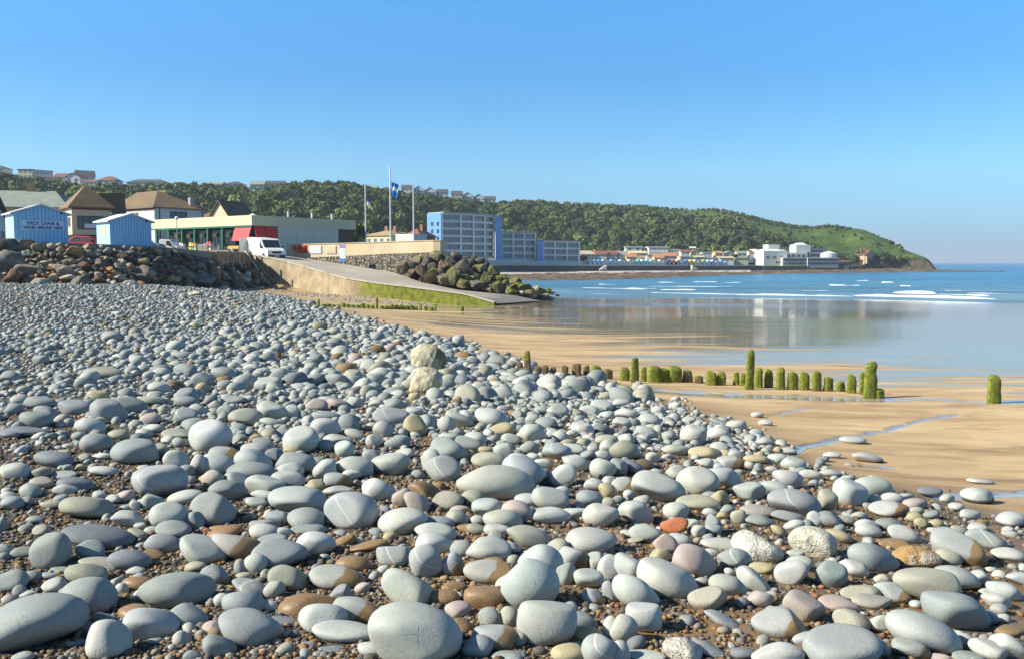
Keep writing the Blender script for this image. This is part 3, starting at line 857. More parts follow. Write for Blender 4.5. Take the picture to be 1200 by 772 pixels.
hh(741, 759, 243.3, 632, 'grey flat roofed bungalow alone on the green skyline', 1.4, roof='flat', rh=.35, wall=WHITE, roofm=DARKSLATE, wins=3)

# ------------------------------------------------------------------ buildings behind the promenade
PZ = promz
h0 = house('gabled_house', 'dark roofed cottage with a white gable at the left edge, beside the deck chair hut', -30, 60, 11, 64, PZ(60) - .3, 7, 1.9, roof='gable_front', rh=2.6, roofm=DARKSLATE, wins=2, over=.35)
# big grey green hipped house
r, w = root_between('hipped_house', 'cream house with a large pale grey green hipped slate roof behind the deck chair hut', 'house', -60, 84, 78, 86, PZ(84) + .25)
block(r, 0, w, 0, 9.5, -1, 4.1, CREAM)
ro = MB().hip(-.4, w + .5, -.4, 10, 4.103, 1.9, 2.6, ridge='x').build('roof', SLATE, r)
MB().box(5.6, 6.2, 4.5, 5.3, 5.2, 6.9).build('chimney', M('buff_brick', (.42, .25, .12)), ro)
for x in (1.2, 3.6, 6.0): window(r, x, x + 1.2, 1.6, 3.0)
window(r, 2.0, 3.6, 1.7, 3.1, side='right', x=w)
block(r, w - 1.3, w + 1.9, 1.5, 8, -1, 3.75, PINKCREAM, 'side_wing')
# tower building and its big hipped neighbour
r, w = root_between('tower_house', 'cream corner tower with an orange lichened pyramid roof', 'house', 86, 80, 132, 82, PZ(80) + .1)
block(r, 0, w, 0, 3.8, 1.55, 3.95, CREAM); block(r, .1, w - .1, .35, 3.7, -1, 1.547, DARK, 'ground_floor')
MB().hip(-.3, w + .3, -.3, 4.1, 3.953, 2.15, (w + .6) / 2 - .02, ridge='x').build('roof', LICHENTILE, r)
f = window(r, .45, w - .3, 2.05, 3.25, bars=4, frame=M('brown_frame', (.10, .06, .045)))
MB().box(1.0, w - .5, -.10, -.055, 2.15, 2.55).build('balcony_rail', WHITEPAINT, f)
window(r, .5, 3.2, 2.2, 3.2, side='left', x=0, bars=2)
MB().box(.05, w - .05, -.09, -.003, 3.80, 3.95).build('fascia_board', M('maroon_board', (.16, .03, .03)), r)
block(r, w, w + 2.2, 1.2, 3.6, -1, 3.6, CREAM, 'link_wing')
MB().add([(w - .2, .8, 3.95), (w + 2.4, .8, 2.7), (w + 2.4, 4, 2.7), (w - .2, 4, 5.6), (w + 2.2, 4, 5.8)], [(0, 1, 2, 3), (3, 2, 4)]).build('link_roof', BROWNTILE, r)
r, w = root_between('restaurant_building', 'white building with the widest brown and orange tiled hipped roof', 'building', 132, 118, 182.5, 112, E + .5)
dp = 7.2
block(r, 0, w, 0, dp, -1, 6.35, WHITE)
ro = MB().hip(-.35, w + .35, -.35, dp + .35, 6.353, 2.45, (0.6, 5.2), ridge='x').build('roof', LICHENTILE, r)
MB().box(w - 1.1, w - .7, dp - 1.6, dp - 1.2, 6.8, 8.0).build('flue', GREYPAINT, ro)
MB().box(-.1, w + .12, -.12, -.003, 6.12, 6.33).build('fascia_board', M('maroon_board', (.16, .03, .03)), r)
window(r, 3.6, 6.6, 4.9, 5.95, bars=3)
window(r, 2.2, 4.6, 4.3, 6.0, side='right', x=w, bars=2, frame=M('dark_frame', (.03, .03, .03)))
for y in (.7, dp - .3): MB().tube((w + .06, y, 0), (w + .06, y, 6.3), .06).build('drainpipe', M('dark_frame', (.03, .03, .03)), r)
window(r, .5, 2.4, 4.9, 5.9, bars=1)

# long flat shop
zb = PZ(95)
r, w = root_between('beach_shop', 'long flat roofed beach shop with a deep cream fascia, green posts and red awnings', 'shop', 176, 106, 296, 95, zb - .1)
H1, H2 = 3.35, 4.45
sd = 15.3
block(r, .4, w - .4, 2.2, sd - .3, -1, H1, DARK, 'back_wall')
f = MB(); f.box(0, w, 0, .35, H1, H2); f.box(w - .35, w, .353, sd, H1, H2 + .001); f.build('fascia', FASCIA, r)
MB().box(.1, w - .1, .36, sd - .1, H1 + .2, H2 - .25).build('roof', M('roof_felt', (.12, .12, .12)), r)
MB().box(.0, w + .02, -.04, -.003, H1 - .14, H1 + .04).build('gutter', GREENPAINT, r)
for k, x in enumerate((1.2, 3.6, 6.2, 8.6, 11.0, 13.6)):
    MB().box(x, x + .22, .05, .27, -.5, H1 - .003).build('post', GREENPAINT, r)
for k, x in enumerate((1.6, 4.0, 6.6, 9.0, 11.4)):
    fo = window(r, x, x + 1.95, .5, 3.1, y=2.15, bars=2, frame=GREENPAINT)
    MB().box(x + .5, x + 1.2, 1.9, 1.98, 2.3, 2.75).build('price_board', M('cream_card', (.7, .62, .35)), fo)
aw = MB(); aw.add([(w - 2.9, .1, 3.3), (w - .2, .1, 3.3), (w - .2, -.45, 1.75), (w - 2.9, -.45, 1.75)], [(3, 2, 1, 0)]); aw.add([(w - 2.9, .16, 3.3), (w - .2, .16, 3.3), (w - .2, -.39, 1.73), (w - 2.9, -.39, 1.73)], [(0, 1, 2, 3)])
aw.add([(w - 2.9, .1, 3.3), (w - .2, .1, 3.3), (w - .2, .16, 3.3), (w - 2.9, .16, 3.3), (w - 2.9, -.45, 1.75), (w - .2, -.45, 1.75), (w - .2, -.39, 1.73), (w - 2.9, -.39, 1.73)], [(0, 1, 2, 3), (4, 7, 6, 5), (0, 3, 7, 4), (1, 5, 6, 2)])
aw.build('awning', RED, r)
for y0, y1 in ((.3, 1.65), (1.75, 3.2)):
    a2 = MB(); X0 = w + .02
    a2.add([(X0, y0, 3.3), (X0, y1, 3.3), (X0 + .45, y1, 1.85), (X0 + .45, y0, 1.85), (X0 - .05, y0, 3.3), (X0 - .05, y1, 3.3), (X0 + .40, y1, 1.82), (X0 + .40, y0, 1.82)], [(0, 3, 2, 1), (4, 5, 6, 7), (0, 1, 5, 4), (3, 7, 6, 2), (0, 4, 7, 3), (1, 2, 6, 5)])
    a2.build('awning', RED, r)
MB().box(w - 3.5, w - .3, -.5, .2, .9, 1.2).build('counter', M('ochre_paint', (.55, .33, .05)), r)
MB().box(w - .1, w + .25, .4, 3.1, 1.3, 1.62).build('kiosk_sign', M('ochre_paint', (.55, .33, .05)), r)
MB().box(w - .3, w - .05, 3.5, sd - 2.8, -1, H1 - .003).build('side_wall', M('pale_panel', (.60, .56, .46), var=.05), r)
for k in range(7):
    MB().box(w - .05, w - .02, 3.55 + k * 1.28, 4.77 + k * 1.28, -.5, H1 - .05).build('wall_panel', M('pale_panel', (.60, .56, .46), var=.05), r)
MB().box(w - .32, w - .06, sd - 2.8, sd - .1, -1, H1 - .004).build('end_wall', M('brown_board', (.10, .07, .05), var=.2), r)
for y in (6.0, 9.5, 12.6): MB().tube((w - 1.2, y, H2 - .3), (w - 1.2, y, H2 + .7), .13).build('vent_pipe', POLEGREY, r)
SHOP = r; SHOPW = w
# goods out in front of the shop
def shop_local(x, y, z=0.0):
    a = SHOP.rotation_euler.z
    return Vector((SHOP.location.x + x * math.cos(a) - y * math.sin(a), SHOP.location.y + x * math.sin(a) + y * math.cos(a), SHOP.location.z + z))
g = np.random.default_rng(5)
for k, (x, l, cs) in enumerate([(2.6, 'rack of pale and yellow beach goods furthest from the red awnings', [(.7, .6, .2), (.7, .7, .65), (.2, .4, .6)]), (7.6, 'rack of white and brown goods in the middle of the shop front', [(.65, .62, .55), (.3, .18, .1), (.6, .5, .3)]),
                        (9.9, 'rack of bright yellow and red goods by the middle green posts', [(.75, .55, .08), (.6, .08, .05), (.1, .35, .3)]), (12.6, 'rack of coloured beach goods under the tall post beside the red awning', [(.75, .6, .15), (.65, .12, .1), (.15, .3, .6)])]):
    o = empty('goods_rack', shop_local(x, -.9, .0), SHOP.rotation_euler.z, l, 'display rack', 'racks of goods in front of the beach shop')
    f = MB()
    for sx in (-.6, .57): f.box(sx, sx + .04, -.2, .2, 0, 1.5)
    for zz in (.25, .75, 1.25): f.box(-.6, .6, -.22, .22, zz, zz + .03)
    f.build('frame', POLEGREY, o)
    for i in range(9):
        s_ = MB(); cx = -.45 + .42 * (i % 3); zz = .28 + .5 * (i // 3)
        s_.box(cx - .12, cx + .14, -.15, .12, zz + .003, zz + g.uniform(.22, .42))
        c = cs[int(g.integers(3))]
        s_.build('goods', M('goods_%d' % (hash(c) % 9999), c, var=.1), o, bevel=.03)

# gabled house behind the shop
r = house('gabled_house', 'cream gabled house with a brown roof rising behind the flat beach shop', 247, 132, 271, 130, PZ(110), 4.5, 6.0, roof='gable_front', rh=2.4, wall=CREAM, roofm=BROWNTILE, wins=2, storeys=2, over=.3)
r = house('low_house', 'red roofed low building just showing over the beach shop roof', 281, 135, 296, 138, PZ(110), 8, 5.9, roof='hip', rh=1.2, wall=WHITE, roofm=REDTILE, wins=2, storeys=2)
r = empty('roof_parasol', at(296.5, 262, 112), 0, 'white parasol top showing above the corner of the beach shop', 'parasol')
m = MB(); n = 12
m.add([(0, 0, 1.25)] + [(1.0 * math.cos(6.283 * i / n), 1.0 * math.sin(6.283 * i / n), .75) for i in range(n)] + [(0, 0, 1.15)] + [(1.0 * math.cos(6.283 * i / n), 1.0 * math.sin(6.283 * i / n), .70) for i in range(n)],
      [(0, 1 + i, 1 + (i + 1) % n) for i in range(n)] + [(n + 1, n + 2 + (i + 1) % n, n + 2 + i) for i in range(n)] + [(1 + i, n + 2 + i, n + 2 + (i + 1) % n, 1 + (i + 1) % n) for i in range(n)])
m.build('canopy', WHITEPAINT, r); MB().tube((0, 0, -1), (0, 0, 1.2), .04).build('pole', POLEGREY, r)

# buildings between the flagpoles and the flats
house('hotel', 'pale yellow house with chimneys between the flagpoles', 429, 175, 459, 172, E + .6, 9, 4.6, roof='hip', rh=1.0, wall=M('yellow_render', (.68, .56, .28), var=.05), roofm=M('tan_roof', (.35, .25, .14)), wins=4, storeys=2, chimney=[1.5, 3.6])
r = house('square_house', 'white box shaped house with a square yellow sign beside the flagpoles', 464, 168, 485, 164, E + .6, 3, 4.4, roof='flat', rh=.25, wall=WHITE, roofm=WHITE, wins=1, storeys=1, over=.05)
MB().box(2.0, 3.2, -.08, -.003, 2.6, 3.8).build('sign', M('yellow_sign', (.72, .60, .10), var=.03), r)
house('brick_house', 'red brick house half hidden beside the blue ended flats', 473, 192, 493, 190, E + .6, 6, 4.9, roof='hip', rh=1.7, wall=BRICK, roofm=REDTILE, wins=4, storeys=2, chimney=[2.5])

# ------------------------------------------------------------------ apartment blocks
BALC = M('white_slab', (.82, .79, .69), var=.04)
BGLASS = None
def flats(name, label, pts, z0, fh, floors, depth, piers=True, blue=None, top=.5, group='blue and white flats above the sea wall'):
    """pts: world (x, y) of the front, left to right; floors of slabs, recessed glazing, piers and glass balustrades"""
    o = empty(name, (pts[0][0], pts[0][1], z0), 0, label, 'apartments', group)
    L = [Vector((x - pts[0][0], y - pts[0][1], 0)) for x, y in pts]
    dirv = (L[-1] - L[0]).normalized(); nb = Vector((-dirv.y, dirv.x, 0))      # points to the back
    if nb.y < 0: nb = -nb
    def strip(off0, off1, za, zb_):
        m = MB(); n = len(L)
        f = [p + nb * off0 for p in L]; bk = [p + nb * off1 for p in L]
        ring = [(p.x, p.y) for p in f] + [(p.x, p.y) for p in reversed(bk)]
        return m.poly_prism(ring, za, zb_)
    strip(.9, depth, 0, fh * floors).build('wall', M('grey_render', (.50, .48, .44), var=.05), o)
    for k in range(floors + 1):
        zz = k * fh
        strip(0, .897, zz - .13, zz + .13).build('balcony_slab' if k < floors else 'eaves_slab', BALC, o)
    strip(-.35, depth + .3, floors * fh + .17, floors * fh + .17 + top).build('roof', M('grey_roof', (.30, .32, .32), var=.05), o)
    # glazing bays and piers between the stations of the front
    for k in range(floors):
        for i in range(len(L) - 1):
            a, b = L[i], L[i + 1]
            d_ = (b - a); ln = d_.length; u = d_ / ln
            nn = max(1, round(ln / 2.6))
            m = MB()
            for j in range(nn):
                q0 = a + u * (ln * j / nn + .25) + nb * .75; q1 = a + u * (ln * (j + 1) / nn - .12) + nb * .75
                for (za, zb_) in ((k * fh + .2, (k + 1) * fh - .25),):
                    m.add([(q0.x, q0.y, za), (q1.x, q1.y, za), (q1.x, q1.y, zb_), (q0.x, q0.y, zb_), (q0.x + nb.x * .1, q0.y + nb.y * .1, za), (q1.x + nb.x * .1, q1.y + nb.y * .1, za), (q1.x + nb.x * .1, q1.y + nb.y * .1, zb_), (q0.x + nb.x * .1, q0.y + nb.y * .1, zb_)],
                          [(0, 1, 2, 3), (4, 7, 6, 5), (0, 4, 5, 1), (3, 2, 6, 7), (0, 3, 7, 4), (1, 5, 6, 2)])
            m.build('window', M('flat_glazing', (.13, .175, .21), rough=.12, var=.25, scale=.25, spec=.6), o)
            m = MB()
            for j in range(max(1, nn // 2)):
                q0 = a + u * (ln * j / max(1, nn // 2) + .1) + nb * .08; q1 = a + u * (ln * (j + 1) / max(1, nn // 2) - .1) + nb * .08
                za, zb_ = k * fh + .135, k * fh + .135 + .55
                m.add([(q0.x, q0.y, za), (q1.x, q1.y, za), (q1.x, q1.y, zb_), (q0.x, q0.y, zb_), (q0.x + nb.x * .05, q0.y + nb.y * .05, za), (q1.x + nb.x * .05, q1.y + nb.y * .05, za), (q1.x + nb.x * .05, q1.y + nb.y * .05, zb_), (q0.x + nb.x * .05, q0.y + nb.y * .05, zb_)],
                      [(0, 1, 2, 3), (4, 7, 6, 5), (0, 4, 5, 1), (3, 2, 6, 7), (0, 3, 7, 4), (1, 5, 6, 2)])
            m.build('balustrade', M('balustrade_glass', (.30, .36, .40), rough=.15, var=.1, spec=.6), o)
    if piers:
        for p in L:
            m = MB(); q = p + nb * .35
            m.box(q.x - .28, q.x + .28, q.y - .3, q.y + .3, -.2, floors * fh + .16)
            m.build('pier', BALC, o)
    for (pl, nm) in (blue or []):
        if pl == 'left':
            q = [L[0] + nb * .3 - dirv * .5, L[0] + nb * .3 - dirv * .003 - nb * 0, L[0] + nb * (depth + .4) - dirv * .003, L[0] + nb * (depth + .4) - dirv * .5]
            pl = [(v.x + pts[0][0], v.y + pts[0][1]) for v in q]
        m = MB(); m.poly_prism([(x - pts[0][0], y - pts[0][1]) for x, y in pl], -2, floors * fh + .3)
        m.build(nm, BLUEWALL, o)
    return o
def W(px, d): return (xat(px, d), d)
zA = E + 1.35
fa = flats('apartment_block', 'tallest block of flats, curved balcony front and a bright blue end wall', [W(519, 292), W(541, 296), W(556, 300), W(569, 305), W(580, 311)], zA, 2.42, 6, 6.5,
      blue=[('left', 'blue_end_wall'), ([W(580.6, 310), W(588, 315), W(586, 322), W(580.6, 316)], 'blue_stair_tower')])
_dv = (Vector(W(580, 311)) - Vector(W(519, 292))).normalized(); _nb = Vector((-_dv.y, _dv.x))
for k in range(5):
    for u in (1.2, 3.9):
        zz = 1.0 + k * 2.42
        q = [_nb * u - _dv * .53, _nb * (u + 1.1) - _dv * .53, _nb * (u + 1.1) - _dv * .503, _nb * u - _dv * .503]
        MB().poly_prism([(v.x, v.y) for v in q], zz, zz + 1.25).build('side_window', GLASS, fa)
flats('apartment_block', 'middle four storey block of flats with a flat grey roof', [W(588.5, 320), W(602, 322), W(615, 324), W(628, 326)], E + .9, 2.42, 4, 12)
flats('apartment_block', 'lowest block of flats with a blue wall at its near end', [W(637.5, 326), W(651, 330), W(665, 334), W(679.5, 338)], E + .2, 2.45, 3, 12,
      blue=[([W(629.5, 324.5), W(637, 326), W(636.8, 333), W(629.5, 331)], 'blue_end_wall')])

# plinth wall, sea wall
def wall_along(name, label, line, z0, z1, thick, mat, cat='wall', cap=None, capm=None):
    """solid wall following a plan line of (x, y); z0/z1 numbers or lists; front face on the line"""
    n = len(line); Z0 = z0 if hasattr(z0, '__len__') else [z0] * n; Z1 = z1 if hasattr(z1, '__len__') else [z1] * n
    P = [Vector((x, y, 0)) for x, y in line]
    N = []
    for i in range(n):
        t = (P[min(i + 1, n - 1)] - P[max(i - 1, 0)]).normalized()
        q = Vector((-t.y, t.x, 0)); N.append(q)
    vs = []
    for i in range(n):
        a = P[i]; b = P[i] + N[i] * thick
        vs += [(a.x, a.y, Z0[i]), (a.x, a.y, Z1[i]), (b.x, b.y, Z1[i]), (b.x, b.y, Z0[i])]
    fs = []
    for i in range(n - 1):
        for j in range(4):
            fs.append((i * 4 + j, i * 4 + (j + 1) % 4, i * 4 + 4 + (j + 1) % 4, i * 4 + 4 + j)[::-1])
    fs += [(0, 1, 2, 3), tuple((n - 1) * 4 + j for j in (3, 2, 1, 0))]
    o = MB().add(vs, fs).build(name, mat)
    tag(o, label, cat)
    if cap:
        vs = []
        for i in range(n):
            a = P[i] - N[i] * .06; b = P[i] + N[i] * (thick + .06)
            vs += [(a.x, a.y, Z1[i] + .003), (a.x, a.y, Z1[i] + cap), (b.x, b.y, Z1[i] + cap), (b.x, b.y, Z1[i] + .003)]
        MB().add(vs, fs).build('coping', capm or mat, o)
    return o
wall_along('plinth_wall', 'pale plinth wall below the flats, above the dark sea wall', [W(540, 290), W(588, 310), W(640, 321), W(682, 333)], [E - .9, E - .9, E - .9, E - 1.0], [E + 1.4, E + 1.0, E + .35, E + .25], .6, M('pale_plinth', (.52, .52, .50), var=.08, scale=.3))
SEAW = M('dark_sea_wall', (.052, .050, .048), var=.25, scale=.3, col2=(.10, .09, .075))
swl = [W(480, 270), W(545, 287), W(600, 308), W(640, 317), W(700, 330), (xat(760, 342), 342), W(830, 355), W(893, 372)]
sw = wall_along('sea_wall', 'long dark sea wall along the foot of the far seafront', swl, 1.2, [E - 1.0, E - 1.0, E - 1.0, E - 1.1, E - 1.15, E - 1.2, E - 1.3, E - 1.5], .8, SEAW, cap=.3, capm=M('pale_concrete', (.46, .43, .37), var=.15, scale=.2))
for px, d, s_ in ((702, 329.6, 1), (816, 351.6, -1)):
    m = MB(); o = empty('sea_wall_steps', (xat(px, d), d, 1.5), math.atan2(12, 22), 'pale flight of steps nearer the flats on the dark sea wall' if s_ > 0 else 'pale flight of steps farther along the dark sea wall', 'steps', 'steps down the dark sea wall')
    for k in range(8):
        m.box(s_ * k * .38 - .2, s_ * k * .38 + .2, -1.0, -.05, -.2, .2 + k * .2)
    m.build('flight', M('pale_concrete', (.46, .43, .37), var=.15, scale=.2), o)
# ------------------------------------------------------------------ far seafront: houses, chalets, white complex
TG = 'houses along the far seafront'
def th(px0, px1, yb, d, label, h, **k):
    dd = k.pop('dd', 0)
    k.setdefault('depth', 7); k.setdefault('rh', 1.3); k.setdefault('wins', 3)
    return house('seafront_house', label, px0, d, px1, d + dd, at((px0 + px1) / 2, yb, d).z, h=h, group=TG, base=3, **k)
th(680, 698, 306, 352, 'cream gable ended house next to the lowest flats', 2.6, roof='gable_side', wall=CREAM, roofm=PINKCREAM, storeys=2, dd=4)
th(699, 711, 306, 356, 'white house between the cream gabled house and the orange roofed house', 2.6, roof='gable_side', roofm=REDTILE, storeys=2)
th(712, 723, 306, 359, 'grey fronted terrace house with a red roof, in the far seafront row', 2.6, roof='gable_side', roofm=REDTILE, storeys=2, wall=M('grey_render', (.50, .48, .44)))
th(724, 734, 306, 362, 'grey tall fronted terrace house at the end of the red roofed row', 2.5, roof='gable_side', roofm=SLATE, storeys=2, wall=M('grey_render', (.50, .48, .44)))
th(734, 746, 307, 358, 'low cottage with a bright orange roof beside the terrace', 1.9, roof='gable_side', rh=1.2, roofm=ORANGETILE, wall=PINKCREAM)
th(738, 758, 306, 372, 'big cream house with a flat front behind the low orange roofed cottage', 3.2, roof='gable_side', rh=.8, wall=CREAM, roofm=PINKCREAM, wins=2, storeys=2)
th(758, 766, 306, 370, 'narrow grey glazed house beside the big cream house', 2.4, roof='flat', rh=.2, roofm=DARKSLATE, storeys=2)
th(767, 778, 307, 362, 'low tan house with an orange roof, left of the cream orange roofed house', 1.5, roof='gable_side', wall=PINKCREAM, roofm=ORANGETILE)
th(778, 793, 307, 364, 'cream gabled house with an orange roof above the blue chalets', 2.3, roof='gable_side', wall=CREAM, roofm=ORANGETILE, storeys=2, wins=2)
th(733, 752, 295.5, 398, 'white walled building with an open end, up the slope beside the long modern block', 2.1, roof='flat', rh=.3, wall=WHITE, roofm=WHITE, wins=2)
th(752.5, 760, 295.5, 400, 'dark glazed wing beside the white open ended building up the slope', 1.7, roof='flat', rh=.3, wall=DARK, roofm=WHITE, wins=2)
th(760, 783, 299, 396, 'long modern white banded block up the slope behind the seafront', 3.3, roof='flat', rh=.35, wall=WHITE, roofm=WHITE, wins=7, storeys=2)
th(784, 796, 301, 397, 'grey stepped modern block next to the long white banded block', 3.0, roof='flat', rh=.3, wall=M('grey_render', (.50, .48, .44)), roofm=WHITE, wins=4, storeys=2)
for i, (a, b, l, h, wl_) in enumerate([(797, 813, 'long cream low building first after the modern blocks', 2.1, CREAM), (814, 826, 'cream and tan low building second after the modern blocks', 1.9, PINKCREAM), (827, 842, 'pale grey low building third after the modern blocks', 1.6, WHITE),
                            (843, 860, 'long white low building fourth after the modern blocks', 1.6, WHITE), (861, 877, 'cream low building nearest the big white complex', 1.7, CREAM)]):
    th(a, b, 307, 372 + 5 * i, l, h, roof='gable_side' if i in (1, 3) else 'flat', rh=.5 if i in (1, 3) else .2, wall=wl_, roofm=PINKCREAM if i % 2 else WHITE, wins=4)
th(700, 722, 301, 380, 'pair of grey roofs among the bushes above the seafront terrace', 1.0, roof='hip', rh=1.2, roofm=SLATE, wins=3)
th(878, 896, 300.5, 412, 'white bungalow with a dark red roof left of the white complex', 1.7, roof='gable_side', rh=1.0, roofm=REDTILE, wins=5)
th(809, 815, 293, 420, 'small white cabin alone among the trees above the seafront', .8, depth=3, roof='gable_side', rh=.5, roofm=WHITE, wins=1)
for i, (a, b, yb, dd, l, h, rf, wl_, rm) in enumerate([(702, 713, 301.5, 376, 'small white gabled house in the second row behind the red roofed terrace', 2.0, 'gable_side', WHITE, SLATE), (716, 727, 301, 380, 'cream house in the second row behind the grey tall fronted terrace', 2.0, 'gable_side', CREAM, REDTILE),
        (798, 808, 302, 392, 'white two storey house just behind the long cream low building', 2.4, 'gable_side', WHITE, REDTILE), (811, 820, 301.5, 396, 'cream gabled house behind the cream and tan low building', 2.2, 'gable_front', CREAM, REDTILE), (823, 834, 302, 398, 'white flat roofed house behind the pale grey low building', 2.2, 'flat', WHITE, WHITE),
        (838, 847, 302, 402, 'peach house with an orange roof behind the long white low building', 1.9, 'gable_side', PINKCREAM, ORANGETILE), (850, 860, 302, 405, 'white gabled house up the slope left of the white bungalow', 1.9, 'gable_front', WHITE, SLATE), (864, 875, 302, 408, 'cream house next to the white bungalow with the dark red roof', 1.9, 'gable_side', CREAM, SLATE), (686, 697, 300.5, 378, 'tan house partly hidden by the bright green bush', 1.8, 'gable_side', PINKCREAM, ORANGETILE)]):
    th(a, b, yb, dd, l, h, roof=rf, wall=wl_, roofm=rm, wins=2, storeys=2 if h > 2 else 1, rh=.9 if rf != 'flat' else .2)
# coloured chalets on the sea wall
cols = [('sky blue', (.16, .42, .68)), ('sky blue', (.16, .42, .68)), ('pale blue', (.40, .58, .72)), ('white', (.72, .72, .70)), ('cobalt blue', (.06, .20, .52)), ('turquoise', (.16, .52, .58)), ('red', (.45, .06, .05)), ('yellow', (.70, .50, .10)), ('navy blue', (.03, .07, .20)), ('lime green', (.30, .50, .12)), ('cream', (.70, .62, .42))]
seq = [0, 2, 0, 2, 3, 0, 3, 2, 3, 10, 3, 5, 5, 5, 2, 3, 10, 3, 8, 6, 8, 3, 4, 7, 7, 3, 9, 2, 4, 3, 0, 3]
ORD = ['first', 'second', 'third', 'fourth', 'fifth', 'sixth', 'seventh', 'eighth', 'ninth', 'tenth', 'eleventh', 'twelfth', 'thirteenth', 'fourteenth', 'fifteenth', 'sixteenth', 'seventeenth', 'eighteenth', 'nineteenth', 'twentieth', 'twenty first', 'twenty second', 'twenty third', 'twenty fourth', 'twenty fifth', 'twenty sixth', 'twenty seventh', 'twenty eighth', 'twenty ninth', 'thirtieth', 'thirty first', 'thirty second', 'thirty third', 'thirty fourth', 'thirty fifth', 'thirty sixth', 'thirty seventh', 'thirty eighth', 'thirty ninth', 'fortieth']
for i, c in enumerate(seq):
    px = 690 + 5.15 * i; d = float(np.interp(px, [680, 760, 860], [332, 346, 364])); nm, rgb = cols[c]
    z = E - 1.0; wd = 1.55
    same = [j for j in range(len(seq)) if seq[j] == c or (cols[seq[j]][0] == nm)]
    o = empty('beach_chalet', (xat(px, d), d, z), math.atan2(14, 26), f'{nm} chalet, {ORD[i]} along the row from the flats, on the sea wall', 'beach hut', 'coloured beach chalets on the far sea wall')
    m = MB().profile_y([(0, 0), (wd, 0), (wd, 1.55), (wd / 2, 2.0), (0, 1.55)], 0, 1.8)
    m.build('wall', M('chalet_' + nm.replace(' ', '_'), rgb, var=.05, rough=.6), o)
    MB().profile_y([(-.12, 1.50), (wd / 2, 2.02), (wd + .12, 1.50), (wd + .12, 1.60), (wd / 2, 2.13), (-.12, 1.60)], -.15, 1.9).build('roof', DARKSLATE if c == 3 else (WHITEPAINT if i % 4 == 0 else M('chalet_' + nm.replace(' ', '_'), rgb, var=.05, rough=.6)), o)
    MB().box(wd * .3, wd * .7, -.04, -.003, .05, 1.35).build('door', M('chalet_door', (.30, .34, .38)) if c == 3 else WHITEPAINT, o)

# big white complex
zc = E - 1.4
r = empty('white_complex', (xat(897, 398), 398, zc), math.atan2(4, 33), 'large stepped white seafront complex near the headland, its long lower front all glass', 'building')
ww = 34.5
block(r, 0, 11, 2.0, 12, -1, 6.6, WHITE); block(r, .5, 14, 12.003, 20, 2, 7.6, WHITE, 'rear_wing')
MB().add([(0, 2, 6.603), (11, 2, 6.603), (11, 12, 6.603), (0, 12, 6.603), (1.5, 7, 7.5), (8, 7, 7.5)], [(0, 1, 5, 4), (1, 2, 5), (2, 3, 4, 5), (3, 0, 4)]).build('roof', M('pale_roof', (.60, .60, .57)), r)
block(r, 5, 10.5, 9, 15, 7.5, 9.6, WHITE, 'roof_cabin')
block(r, 11, 22, 5, 14, -1, 6.0, WHITE, 'middle_wing')
for k in range(4): window(r, 12.0 + 2.4 * k, 13.8 + 2.4 * k, 3.6, 5.2, y=5)
block(r, 17, 24, 6, 13, 6.003, 9.4, WHITE, 'tower'); MB().add([(17, 6, 9.403), (22.5, 6, 9.403), (22.5, 13, 9.403), (17, 13, 9.403), (19, 9, 10.5), (21.5, 9, 10.5)], [(0, 1, 5, 4), (1, 2, 5), (2, 3, 4, 5), (3, 0, 4)]).build('tower_roof', M('pale_roof', (.60, .60, .57)), r)
block(r, 24.003, 31, 7, 13, 3, 7.7, WHITE, 'glazed_wing')
for k in range(2): window(r, 24.3, 30.8, 4.0 + 1.9 * k, 5.5 + 1.9 * k, y=7, bars=7)
MB().box(23.9, 31.4, 6.4, 13.2, 7.703, 7.95).build('flat_roof', DARKSLATE, r)
m = MB(); n = 20
m.poly_prism([(33 + 4.4 * math.cos(6.283 * i / n), 8 + 4.4 * math.sin(6.283 * i / n)) for i in range(n)], -1, 5.6); m.build('drum', WHITE, r, smooth=False)
m = MB(); m.add([(33 + 4.4 * math.cos(6.283 * i / n), 8 + 4.4 * math.sin(6.283 * i / n), 5.603) for i in range(n)] + [(33, 8, 7.0)], [(i, (i + 1) % n, n) for i in range(n)]); m.build('drum_roof', M('pale_roof', (.60, .60, .57)), r)
block(r, 8, ww, 0, 1.997, -1, 3.4, M('grey_render', (.50, .48, .44)), 'lower_front')
for k in range(2): window(r, 8.3, 19.2, .35 + 1.6 * k, 1.6 + 1.6 * k, bars=13)
for k in range(2): window(r, 19.8, ww - .2, .35 + 1.6 * k, 1.6 + 1.6 * k, bars=16)
MB().box(7.8, ww + .3, -.5, 2.6, 3.403, 3.62).build('terrace_roof', BALC, r)
block(r, 8, 19.5, -.6, -.003, -2.2, .2, M('stone_base', (.30, .27, .22), var=.2), 'stone_base')
MB().tube((19.5, -.55, -1), (19.5, -.55, 3.5), .14).build('pier', BALC, r)
for k in range(3): window(r, 1.0 + 3.2 * k, 2.6 + 3.2 * k, 3.2, 4.4, y=2.0)
window(r, 5.6, 8.0, 1.0, 2.0, y=2.0)
house('brown_cabins', 'low dark red and brown cabins at the end of the white complex', 980, 414, 997, 418, E - 1.5, 5, 1.7, roof='gable_side', rh=.7, wall=M('dark_red_board', (.13, .05, .04)), roofm=REDTILE, wins=4)
house('white_shed', 'small white shed just before the red brick house on the headland', 990, 411, 995, 411, E - 2.6, 3, 1.1, roof='flat', rh=.15, roofm=WHITE, wins=1)
r = house('headland_house', 'red brick gabled house standing alone on the headland', 1013, 436, 1026, 441, E + .5, 6, 3.2, roof='gable_front', rh=2.3, wall=M('pale_brick', (.50, .33, .22), var=.2), roofm=REDTILE, wins=2, storeys=2, chimney=[1.2, 3.8])
